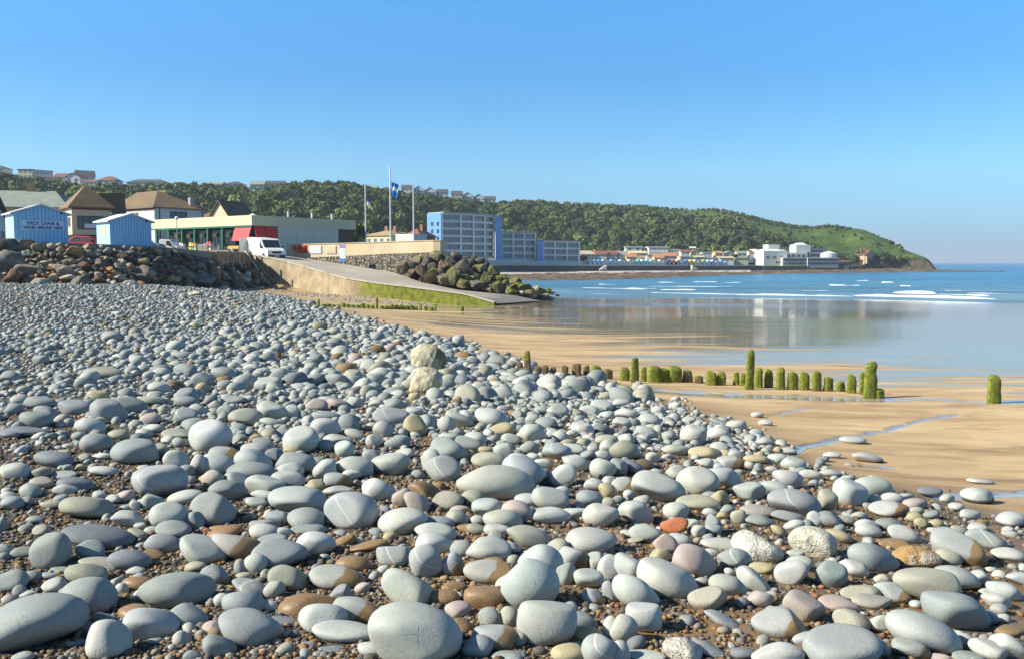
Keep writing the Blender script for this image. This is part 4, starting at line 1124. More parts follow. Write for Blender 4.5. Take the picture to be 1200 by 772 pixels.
block(r, .4, 2.2, -1.0, -.003, -1, 2.6, M('pale_brick', (.50, .33, .22), var=.2), 'bay')

# ------------------------------------------------------------------ blue huts
def ribbed(root, name, x0, x1, y, z0, eave, apex, mat, n=14, left=None):
    """vertical match boarding as one mesh: gable front with raised battens"""
    m = MB()
    def top(x): return eave + (apex - eave) * (1 - abs((x - (x0 + x1) / 2) / ((x1 - x0) / 2)))
    for i in range(n):
        a = x0 + (x1 - x0) * i / n; b = x0 + (x1 - x0) * (i + 1) / n
        gp = .022
        xs = [a + gp, b - gp] if not (a < (x0 + x1) / 2 < b) else [a + gp, (x0 + x1) / 2, b - gp]
        pts = [(xs[0], z0), (xs[-1], z0)] + [(x, top(x) - .02) for x in reversed(xs)]
        m.profile_y(pts, y - .035, y - .003)
    return m.build(name, mat, root)
HUTB = M('hut_blue', (.29, .54, .74), var=.06, rough=.5, scale=1.5)
HUTLIT = M('hut_blue_sunlit', (.34, .56, .74), var=.04, rough=.5, scale=1.5)  # the hut blue made paler, sunlight painted into the side boards
def hut(name, label, px, d, yaw, w, dep, eave, apex, z):
    r = empty(name, (xat(px, d), d, z), yaw, label, 'hut', 'blue huts on the promenade')
    MB().profile_y([(0, 0), (w, 0), (w, eave), (w / 2, apex), (0, eave)], 0, dep).build('wall', HUTB, r)
    ribbed(r, 'front_boarding', 0, w, 0, .02, eave, apex, HUTB)
    MB().box(-.03, -.003, .0, dep, .03, eave - .05).build('side_boarding', HUTLIT, r)
    sl = (apex - eave) / (w / 2); ov = .22; t = .09
    MB().profile_y([(-ov, eave - ov * sl + .005), (w / 2, apex + .005), (w + ov, eave - ov * sl + .005), (w + ov, eave - ov * sl + t), (w / 2, apex + t + .02), (-ov, eave - ov * sl + t)], -.14, dep + .12).build('roof', WHITEPAINT, r)
    MB().box(-.06, w + .06, -.08, dep + .05, -.30, -.003).build('floor_frame', M('hut_base_blue', (.05, .16, .36)), r)
    MB().box(w - .42, w - .28, -.10, -.04, eave + .02, eave + .14).build('lamp', DARK, r)
    return r
r = hut('beach_hire_hut', 'blue hut with the deck chair and wind break hire sign', 18.6, 53.2, R(40), 2.95, 2.4, 1.80, 2.30, at(18.6, 285.3, 53.2).z)
sg = MB().box(.36, 2.72, -.075, -.038, .80, 1.38).build('sign', M('sign_pale_blue', (.55, .68, .76), var=.03), r)
SIGNBLUE = M('sign_lettering', (.03, .11, .28), var=.02)
for txt, z, wdt in (('DECK CHAIR &', 1.125, 1.78), ('WIND BREAK HIRE', .865, 2.20)):
    c = bpy.data.curves.new('lettering', 'FONT'); c.body = txt; c.size = .27; c.extrude = .004; c.align_x = 'CENTER'; c.offset = .008
    c.materials.append(SIGNBLUE)
    t = bpy.data.objects.new('lettering', c); COL.objects.link(t); t.parent = sg
    t.location = (1.54, -.082, z); t.rotation_euler = (R(90), 0, 0)
    bpy.context.view_layer.update()
    sx_ = wdt / max(.1, t.dimensions.x)
    me = bpy.data.meshes.new_from_object(t); lo_, ro_ = t.location.copy(), t.rotation_euler.copy()
    bpy.data.objects.remove(t)
    t = bpy.data.objects.new('lettering', me); COL.objects.link(t); t.parent = sg; t.location = lo_; t.rotation_euler = ro_; t.scale = (sx_, 1, 1)
r = hut('beach_hut', 'plain blue hut with a pale yellow notice on its bright side', 130.6, 58.2, R(45), 2.70, 2.3, 1.68, 2.12, at(130.6, 289.5, 58.2).z)
MB().box(-.055, -.033, .75, 1.65, .75, 1.42).build('notice', M('cream_card', (.7, .62, .35)), r)

# ------------------------------------------------------------------ vehicles (x forward, y to the driver's left)
TYRE = BLACKRUB
def wheel(parent, x, y, r_, wdt=.2):
    m = MB(); m.tube((x, y - wdt / 2, r_), (x, y + wdt / 2, r_), r_, n=20)
    w_ = m.build('wheel', TYRE, parent, bevel=.02)
    s = 1 if y > 0 else -1
    MB().tube((x, y + s * (wdt / 2 - .02), r_), (x, y + s * (wdt / 2 + .012), r_), r_ * .62, n=16).build('rim', M('wheel_rim', (.45, .46, .47), metal=.6, rough=.4), w_)
def vehicle(name, label, cat, loc, yaw, paint, prof, width, glasspoly, wheels, rr, screen, lights, rear=None, pitch=0.0, group=None):
    r = empty(name, loc, yaw, label, cat, group)
    r.rotation_euler = (0, pitch, yaw)
    hw = width / 2
    body = MB().profile_y(prof, -hw, hw).build('body', paint, r, bevel=.07, smooth=False)
    for s in (1, -1):
        for gp in glasspoly:
            m = MB(); m.profile_y(gp, s * hw - .004 if s > 0 else -hw - .012, s * hw + .012 if s > 0 else -hw + .004)
            m.build('side_window', GLASS, r)
        for x in wheels:
            m = MB(); m.tube((x, s * (hw - .02), rr), (x, s * (hw + .006), rr), rr * 1.18, n=20); m.build('wheel_arch', BLACKRUB, r)
            wheel(r, x, s * (hw - .075), rr)
        lx, lz = lights
        m = MB(); m.box(lx - .10, lx + .015, s * (hw - .20) - .17, s * (hw - .20) + .12, lz - .10, lz + .12); m.build('headlight', M('headlamp', (.6, .62, .62), rough=.15, spec=.6), r, bevel=.03)
        m = MB(); m.box(screen[0][0] - .42, screen[0][0] - .28, s * (hw + .02), s * (hw + .22) , screen[0][1] - .06, screen[0][1] + .17) if s > 0 else m.box(screen[0][0] - .42, screen[0][0] - .28, -(hw + .22), -(hw + .02), screen[0][1] - .06, screen[0][1] + .17)
        m.build('mirror', BLACKRUB, r, bevel=.02)
    (x0, z0), (x1, z1) = screen
    nx, nz = (z1 - z0), -(x1 - x0); L_ = math.hypot(nx, nz); nx, nz = nx / L_ * .015, nz / L_ * .015
    m = MB(); m.profile_y([(x0 + nx, z0 + nz), (x1 + nx, z1 + nz), (x1 - nx, z1 - nz), (x0 - nx, z0 - nz)], -hw + .16, hw - .16)
    m.build('windscreen', GLASS, r)
    return r
VANW = M('van_white', (.72, .71, .67), rough=.3, var=.02, spec=.5)
zv = at(313, 303.8, 88).z
vp = [(0, .38), (4.75, .34), (4.86, .55), (4.84, .98), (4.60, 1.12), (3.95, 1.28), (3.28, 2.02), (3.05, 2.10), (.12, 2.12), (0, 1.95)]
van = vehicle('delivery_van', 'white delivery van with its rear door open at the top of the slipway', 'van', (xat(300, 91.2), 91.2, zv + .12), R(-50), VANW, vp, 1.95,
      [[(3.02, 1.30), (3.70, 1.30), (3.22, 1.86), (3.02, 1.86)]], (.95, 3.95), .34, ((4.02, 1.24), (3.34, 1.98)), (4.80, .92), pitch=.07)
MB().box(4.83, 4.90, -.88, .88, .34, .62).build('bumper', M('bumper_grey', (.06, .06, .06)), van, bevel=.02)
MB().box(4.80, 4.875, -.48, .48, .76, .96).build('grille', BLACKRUB, van)
MB().box(4.885, 4.915, -.26, .26, .44, .56).build('number_plate', M('plate_white', (.7, .7, .68)), van)
MB().box(-.02, .03, -1.75, -.98, .45, 1.98).build('rear_door', VANW, van, bevel=.02)
MB().box(.02, .06, .02, .95, .5, 1.95).build('load_opening', DARK, van)
carp = [(0, .32), (4.0, .30), (4.1, .5), (4.02, .78), (3.05, .92), (2.35, 1.40), (1.0, 1.45), (.25, .95), (0, .85)]
def car(name, label, px, d, z, yaw, rgb, matname, cat='car'):
    return vehicle(name, label, cat, (xat(px, d), d, z), yaw, M(matname, rgb, rough=.25, var=.02, spec=.5), carp, 1.72,
        [[(.55, .95), (1.55, .93), (1.55, 1.33), (1.02, 1.36)], [(1.62, .93), (2.85, .93), (2.30, 1.32), (1.62, 1.33)]], (.8, 3.3), .31, ((3.00, .94), (2.38, 1.36)), (4.04, .64))
car('parked_car', 'bright red parked car between the two blue huts', 82, 78, PZ(78), R(-6), (.50, .03, .05), 'car_red')
vehicle('parked_van', 'dark blue parked van showing behind the red car', 'van', (xat(59, 86), 86, PZ(86)), R(4), M('van_blue', (.03, .04, .13), rough=.25, var=.02), [(0, .38), (4.3, .34), (4.42, .55), (4.4, .98), (4.2, 1.12), (3.6, 1.28), (2.95, 2.12), (2.8, 2.2), (.12, 2.2), (0, 2.0)], 1.9,
      [[(2.72, 1.30), (3.35, 1.30), (2.9, 1.9), (2.72, 1.9)]], (.9, 3.6), .33, ((3.66, 1.26), (3.02, 2.05)), (4.36, .92))
car('parked_car', 'dark grey parked car half hidden behind the plain blue hut', 139, 80, PZ(80), R(-5), (.05, .06, .09), 'car_grey')
vehicle('parked_van', 'small white parked van in front of the shop windows', 'van', (xat(191, 91), 91, PZ(91) - .05), R(-3), VANW, [(0, .35), (1.95, .33), (2.0, .6), (1.92, .95), (1.55, 1.05), (1.15, 1.62), (.1, 1.68), (0, 1.5)], 1.6,
        [[(.75, 1.05), (1.35, 1.05), (1.08, 1.5), (.75, 1.5)]], (.35, 1.6), .28, ((1.52, 1.04), (1.18, 1.56)), (1.94, .7))

# ------------------------------------------------------------------ slipway, walls, signs
near_e = [(297, 300, 87.5), (300, 300.6, 84), (338, 308.5, 82), (404, 327.5, 76), (446, 334, 74), (497, 340, 72.4), (544, 346, 71), (580, 356, 70)]
far_e = [(325, 299.8, 94.5), (338, 300.8, 94), (404, 310, 91), (461, 319.6, 88), (493, 330.6, 85), (537, 340, 83), (604, 346.5, 82), (633, 352.5, 80)]
A = [at(*p) for p in near_e]; B = [at(*p) for p in far_e]
nU = 40
def poly_s(pts, n):
    t = np.linspace(0, len(pts) - 1, n); P = np.array([p[:] for p in pts])
    return np.stack([np.interp(t, range(len(pts)), P[:, i]) for i in range(3)], -1)
SA, SB = poly_s(A, nU), poly_s(B, nU)
V = np.stack([SA + (SB - SA) * k / 11 for k in range(12)], 1).reshape(-1, 3)
def slip_mat():
    m, nt, b = new_mat('slipway_concrete')
    oc = ocoord(nt)
    n = noise(nt, ocoord(nt, (.4, .4, 1)), .6, 5, .6)
    c = ramp(nt, n, [(.35, (.36, .31, .23)), (.6, (.46, .40, .30)), (.75, (.50, .44, .34))])
    sp = nd(nt, 'ShaderNodeSeparateXYZ'); nt.links.new(oc, sp.inputs[0])
    lo = mth(nt, 'ADD', sp.outputs[2], mth(nt, 'MULTIPLY', mth(nt, 'SUBTRACT', n, .5), 1.3))
    c = mixc(nt, ramp(nt, mth(nt, 'DIVIDE', lo, 6.0), [(.18, 1.0), (.30, 0.0)]), c, (.19, .16, .135))
    nt.links.new(c, b.inputs['Base Color']); b.inputs['Roughness'].default_value = .8
    bump(nt, b, noise(nt, oc, 8, 4), .3, .03)
    return m
tag(np_mesh('slipway', V, grid_faces(nU, 12), slip_mat()), kind='structure')
def moss_wall_mat():
    m, nt, b = new_mat('slipway_wall_concrete')
    oc = ocoord(nt)
    n = noise(nt, oc, .9, 6, .65); n2 = noise(nt, ocoord(nt, (1.2, 1.2, .25)), 1.2, 5, .6)
    c = ramp(nt, n, [(.3, (.22, .17, .105)), (.5, (.34, .265, .165)), (.7, (.44, .35, .22))])
    c = mixc(nt, ramp(nt, n2, [(.5, 0), (.7, .6)]), c, (.16, .115, .06))
    x = nd(nt, 'ShaderNodeSeparateXYZ'); nt.links.new(oc, x.inputs[0])
    g_ = mth(nt, 'ADD', mth(nt, 'ADD', x.outputs[0], 13.0), mth(nt, 'MULTIPLY', mth(nt, 'SUBTRACT', n, .5), 7.0))
    moss = ramp(nt, noise(nt, oc, 2.5, 5), [(.3, (.07, .095, .010)), (.55, (.17, .185, .012)), (.75, (.27, .25, .02))])
    c = mixc(nt, ramp(nt, mth(nt, 'ADD', mth(nt, 'MULTIPLY', g_, .3), .5), [(.3, 0), (.75, 1)]), c, moss)
    nt.links.new(c, b.inputs['Base Color']); b.inputs['Roughness'].default_value = .9
    bump(nt, b, noise(nt, oc, 7, 5, .7), .6, .08)
    return m
low = SA.copy(); low[:, 2] = np.minimum(SA[:, 2] - .3, ground(SA[:, 0], SA[:, 1]) - .5)
top = SA.copy(); top[:, 2] += .06
nrm = np.gradient(SA[:, :2], axis=0); nrm /= np.linalg.norm(nrm, axis=1)[:, None]; back = np.stack([-nrm[:, 1], nrm[:, 0], 0 * nrm[:, 0]], -1)
if back[20, 1] < 0: back = -back
rows = [low - back * .12]
for k in range(1, 6): rows.append(low + (top - low) * k / 6 - back * .10)
rows += [top - back * .10, top + back * .32, top + back * .32 - np.array([0, 0, .25])]
V = np.stack(rows, 1).reshape(-1, 3)
o = np_mesh('slipway_wall', V, grid_faces(nU, len(rows)), moss_wall_mat(), smooth=False)
tag(o, 'concrete side wall of the slipway, its lower end covered in bright green weed', 'wall')
cop = [top - back * .16 + np.array([0, 0, .005]), top - back * .16 + np.array([0, 0, .10]), top + back * .25 + np.array([0, 0, .10]), top + back * .25 + np.array([0, 0, .005])]
np_mesh('coping', np.stack(cop + [cop[0]], 1).reshape(-1, 3), grid_faces(nU, 5), M('slip_coping', (.46, .41, .32), var=.15, col2=(.3, .27, .18)), smooth=False, parent=o)

# cream parapet and the rubble wall below it
_pw = [(338, 97.5, 287.5, 303), (400, 94.5, 286, 300.5), (460, 91.8, 284, 297.5), (508, 89.5, 282.6, 296), (516, 89.4, 282.6, 296), (520.5, 90.2, 282.6, 296), (523, 92.0, 283, 296)]
pl = [(xat(px, d), d) for px, d, _, _ in _pw]
ztop_ = [at(px, yt, d).z for px, d, yt, _ in _pw]
zbot_ = [at(px, yb, d).z for px, d, _, yb in _pw]
wall_along('parapet_wall', 'smooth pale peach parapet wall with a rounded end, beside the slipway', pl, zbot_, ztop_, .5, PINKCREAM, cap=.08)
def rubble_mat():
    m, nt, b = new_mat('rubble_stone')
    oc = ocoord(nt)
    vo = nd(nt, 'ShaderNodeTexVoronoi'); vo.inputs['Scale'].default_value = 4.5; nt.links.new(oc, vo.inputs['Vector'])
    sp = nd(nt, 'ShaderNodeSeparateColor'); nt.links.new(vo.outputs['Color'], sp.inputs[0])
    c = ramp(nt, sp.outputs[0], [(0, (.10, .08, .055)), (.4, (.20, .17, .12)), (.7, (.30, .26, .19)), (1, (.42, .37, .27))])
    c = mixc(nt, ramp(nt, vo.outputs['Distance'], [(.35, 0), (.62, .8)]), c, (.06, .05, .04))
    nt.links.new(c, b.inputs['Base Color']); b.inputs['Roughness'].default_value = .9
    bump(nt, b, mth(nt, 'SUBTRACT', 1.0, vo.outputs['Distance']), .9, .12)
    return m
wall_along('rubble_wall', 'rough rubble stone wall under the pale parapet', [(x - .05, y - .25) for x, y in pl[:-2]] + [(pl[-2][0] + .1, pl[-2][1] - .2)], [at(338, 306, 97).z, at(400, 312, 94).z, at(460, 322, 91).z - .5, 1.2, .8, .8], [z - .02 for z in zbot_[:-1]], .8, rubble_mat())

def on_wall(px, i0=0):
    """point on the face of the parapet at photo column px"""
    xs = [600 + 1042 * x / y for x, y in pl]
    k = max(0, min(len(pl) - 2, int(np.searchsorted(xs, px)) - 1))
    t = (px - xs[k]) / (xs[k + 1] - xs[k])
    x = pl[k][0] + (pl[k + 1][0] - pl[k][0]) * t; y = pl[k][1] + (pl[k + 1][1] - pl[k][1]) * t
    return x, y, math.atan2(pl[k + 1][1] - pl[k][1], pl[k + 1][0] - pl[k][0])
x, y, a = on_wall(355)
o = empty('lifebuoy_holder', (x, y, at(355, 292, y).z), a, 'red lifebuoy on its red board fixed to the pale parapet', 'lifebuoy')
MB().box(-.55, .62, -.10, -.003, -.42, .42).build('board', REDPAINT, o, bevel=.03)
MB().ring((.05, -.19, 0), (0, 1, 0), .32, .09).build('ring', M('buoy_orange', (.65, .09, .04), rough=.5), o, smooth=True)
x, y, a = on_wall(347)
o = empty('life_saving_post', (x - .1, y - .35, at(347, 299, y).z), a, 'small red box on an orange post beside the lifebuoy', 'post')
MB().tube((0, 0, -.3), (0, 0, .55), .07).build('post', M('post_orange', (.62, .22, .05)), o)
MB().box(-.22, .22, -.16, .16, .553, 1.02).build('box', REDPAINT, o, bevel=.08)
for px, l, wd in ((371, 'white notice board on the parapet nearer the lifebuoy', .75), (389, 'cream notice board on the parapet farther from the lifebuoy', .62)):
    x, y, a = on_wall(px)
    o = empty('notice_board', (x, y, at(px, 293, y).z), a, l, 'notice', 'notice boards on the pale parapet')
    MB().box(-wd, wd, -.07, -.003, -.42, .42).build('frame', POLEGREY, o)
    MB().box(-wd + .06, wd - .06, -.085, -.073, -.36, .36).build('sheet', WHITEPAINT if px < 380 else PINKCREAM, o)
o = empty('information_sign', (xat(402, 92.0), 92.0, at(402, 309.5, 92.0).z - .15), R(-25), 'tall narrow white and blue information sign at the edge of the slipway', 'sign')
for sx in (-.30, .26): MB().box(sx, sx + .06, -.03, .03, 0, 2.15).build('post', M('sign_navy', (.03, .07, .25)), o)
MB().box(-.34, .36, -.07, -.033, .45, 2.1).build('panel', WHITEPAINT, o)
MB().box(-.34, .36, -.085, -.072, 1.75, 2.1).build('header', M('sign_violet', (.25, .18, .45)), o)
MB().box(-.34, .36, -.085, -.072, .45, .72).build('footer', M('sign_blue', (.05, .22, .55)), o)
MB().box(-.28, .30, -.085, -.072, 1.0, 1.6).build('picture', M('sign_pale', (.45, .58, .70)), o)

# flagpoles and flags
def flagpole(label, px, d, ytop, zb):
    zt = at(px, ytop, d).z
    o = empty('flagpole', (xat(px, d), d, zb), 0, label, 'flagpole', 'white flagpoles behind the parapet')
    MB().tube((0, 0, 0), (0, 0, zt - zb), .09, .055, n=10).build('pole', WHITEPAINT, o)
    MB().tube((0, 0, zt - zb + .003), (0, 0, zt - zb + .14), .10, .07, n=10).build('finial', WHITEPAINT, o)
    MB().tube((.13, -.05, 1.0), (.13, -.02, zt - zb - .1), .012, n=5).build('halyard', POLEGREY, o)
    MB().box(-.16, .16, -.16, .16, -.3, .35).build('base', POLEGREY, o)
    return zt
def flag(name, label, px, d, ytop, h, w, bands):
    """limp flag hanging in folds: a solid thin cloth, coloured in horizontal bands as one material per band"""
    o = empty(name, (xat(px, d) + .09, d, at(px, ytop, d).z), 0, label, 'flag')
    n, k = 14, 22
    V, F, mi = [], [], []
    for j in range(k):
        for i in range(n):
            u = i / (n - 1); v = j / (k - 1)
            sag = .50 * u * v + .55 * u * u
            V.append((w * u * (1 - .25 * v) , .10 * math.sin(u * 9 + v * 2) * u + .03 * math.sin(v * 7), -h * v * (1 - .1 * u) - sag * h * .35))
    for j in range(k - 1):
        for i in range(n - 1):
            F.append((j * n + i, (j + 1) * n + i, (j + 1) * n + i + 1, j * n + i + 1))
            mi.append(min(len(bands) - 1, int(j / (k - 1) * len(bands))))
    me = bpy.data.meshes.new('cloth'); me.from_pydata(V, [], F)
    for b in bands: me.materials.append(b)
    for p, m_ in zip(me.polygons, mi): p.material_index = m_; p.use_smooth = True
    c = bpy.data.objects.new('cloth', me); COL.objects.link(c); c.parent = o
    md = c.modifiers.new('thickness', 'SOLIDIFY'); md.thickness = .02
FB = M('flag_blue', (.02, .16, .55), rough=.8); FW = M('flag_white', (.7, .72, .75), rough=.8); FY = M('flag_yellow', (.65, .5, .18), rough=.8); FD = M('flag_navy', (.05, .08, .25), rough=.8)
flagpole('white flagpole with a small yellow and navy flag', 429, 108, 218, E + .6)
flagpole('tallest white flagpole, carrying the limp blue flag', 458, 104, 197, E + .6)
flagpole('bare white flagpole without a flag, nearest the flats', 485, 107, 217, E + .6)
flag('flag', 'large limp blue and white flag half way up the tallest flagpole', 458.8, 104, 214, 1.55, .80, [FB, FB, FW, FW, FB, FB, FB])
flag('flag', 'small faded white, yellow and navy flag on the thin flagpole', 429.5, 108, 233, .95, .42, [FD, FW, FW, FY])

# street lamp on the promenade
o = empty('street_lamp', (xat(208.5, 80), 80, PZ(80)), 0, 'slender lamp post with a white globe head in front of the shop', 'lamp post')
MB().tube((0, 0, 0), (0, 0, 2.95), .05, .035).build('post', M('lamp_grey', (.25, .26, .26)), o)
m = MB(); V, F = ICO[2]; m.add((V * .17 + np.array([0, 0, 3.12])).tolist(), F.tolist()); m.build('lamp_head', WHITEPAINT, o, smooth=True)

# timber shuttering at the top of the rock bank
_s0, _s1 = (xat(250, 75.0) + .25, 75.0), (xat(291, 84.0) + .25, 84.0)
_sl = math.hypot(_s1[0] - _s0[0], _s1[1] - _s0[1])
o = empty('timber_shuttering', (_s0[0], _s0[1], E + .12), math.atan2(_s1[1] - _s0[1], _s1[0] - _s0[0]), 'brown plank shuttering with upright stakes above the rocks beside the slipway', 'timber barrier')
m = MB()
for k in range(4): m.box(0, _sl, -.06, .0, -.12 + .24 * k, .10 + .24 * k)
m.build('planks', WOOD, o)
for x in (.3, 2.2, 3.7, 5.4, 6.6, 8.2): MB().box(x, x + .14, -.15, -.063, -.6, 1.15 + .25 * math.sin(x * 5)).build('stake', PALEWOOD, o)
for (a, b), l in zip([((271, 291.5, 79.2), (284, 312.5, 78)), ((287, 294.5, 82.6), (303, 316.5, 80.0)), ((293, 299, 83.5), (314, 323.5, 80))], ['leaning pale timber prop in the middle of the plank shuttering', 'pale timber prop leaning between the shuttering and the van', 'dark lower timber prop closest to the slipway wall']):
    p0, p1 = at(*a), at(*b)
    q = (p1 - p0)
    o_ = MB().tube((0, 0, 0), q, .085, .08, n=6).build('timber_prop', PALEWOOD if 'dark' not in l else WOOD)
    o_.location = p0
    tag(o_, l, 'timber', 'timber props against the shuttering')
# low stone block and sacks behind it
o = MB().box(-.45, .45, -.2, .2, 0, 1.0).build('stone_pillar', M('pale_stone', (.50, .44, .34), var=.1), bevel=.04); o.location = (xat(239, 84), 84, PZ(84) - .1); tag(o, 'short pale stone pillar beside the plank shuttering', 'pillar')
o = MB().box(-1.5, 1.6, -.2, .2, 0, .55).build('low_wall', M('pale_stone', (.50, .44, .34), var=.1), bevel=.04); o.location = (xat(250, 88), 88, PZ(88) - .1); tag(o, 'low pale yellow wall in front of the shop, behind the shuttering', 'wall')

# ------------------------------------------------------------------ single trees and bushes near the buildings
def tree(name, label, px, ybase, d, h, rad, col, group=None, n=9, trunk=True, cat='tree'):
    b = at(px, ybase, d)
    o = empty(name, b, 0, label, cat, group)
    g = np.random.default_rng(int(px * 7))
    if trunk:
        m = MB(); m.tube((0, 0, -.5), (.1, 0, h * .55), .16, .09)
        for k in range(4):
            a = k * 1.7; m.tube((.06, 0, h * .35), (rad * .5 * math.cos(a), rad * .5 * math.sin(a), h * .65), .06, .03, n=5)
        m.build('trunk', M('bark', (.09, .065, .045)), o)
    ps, sc_, yw, ix, tn = [], [], [], [], []
    for k in range(n):
        a = g.uniform(0, 6.28); rr = rad * .62 * math.sqrt(g.uniform(0, 1)); zz = h * g.uniform(.42, .85)
        s = rad * g.uniform(.35, .6)
        ps.append((rr * math.cos(a), rr * math.sin(a), zz)); sc_.append((s, s, s * .9)); yw.append(a); ix.append(g.integers(len(CROWNS3))); tn.append(np.array(col) * g.uniform(.75, 1.35))
    V, F, T = merge(CROWNS3, np.array(ps), np.array(sc_), yw, ix, np.array(tn))
    np_mesh('crown', V, F, FOL, T, smooth=True, parent=o)
tree('leafy_tree', 'round dark green tree between the flat shop and the yellow house', 423, 288, 150, 3.4, 1.4, (.03, .055, .015))
tree('leafy_tree', 'lower green tree just left of the yellow house behind the first flagpole', 415, 288, 158, 2.4, 1.2, (.045, .07, .018))
for i, (px, yb, d, h, rad, l) in enumerate([(683, 308, 345, 2.6, 1.8, 'dark green bush at the foot of the lowest flats'), (690, 299, 372, 3.0, 2.2, 'bright green bush above the cream gable ended house'), (705, 298, 378, 3.4, 2.4, 'yellow green bush beside the grey roofs above the terrace'),
                                         (716, 297, 384, 3.2, 2.2, 'golden green bush above the terrace houses'), (727, 297, 386, 3.2, 2.0, 'olive green bush left of the white open ended building'), (862, 304, 400, 2.2, 1.6, 'low dark bush left of the white complex'), (1000, 309, 418, 1.3, 2.0, 'low bush on the cliff below the brick house')]):
    tree('green_bush', l, px, yb, d, h, rad, [(.03, .05, .015), (.06, .10, .02), (.085, .10, .02), (.11, .11, .025), (.06, .075, .02), (.03, .045, .015), (.05, .08, .02)][i], 'bushes by the far seafront', n=7, trunk=False, cat='bush')
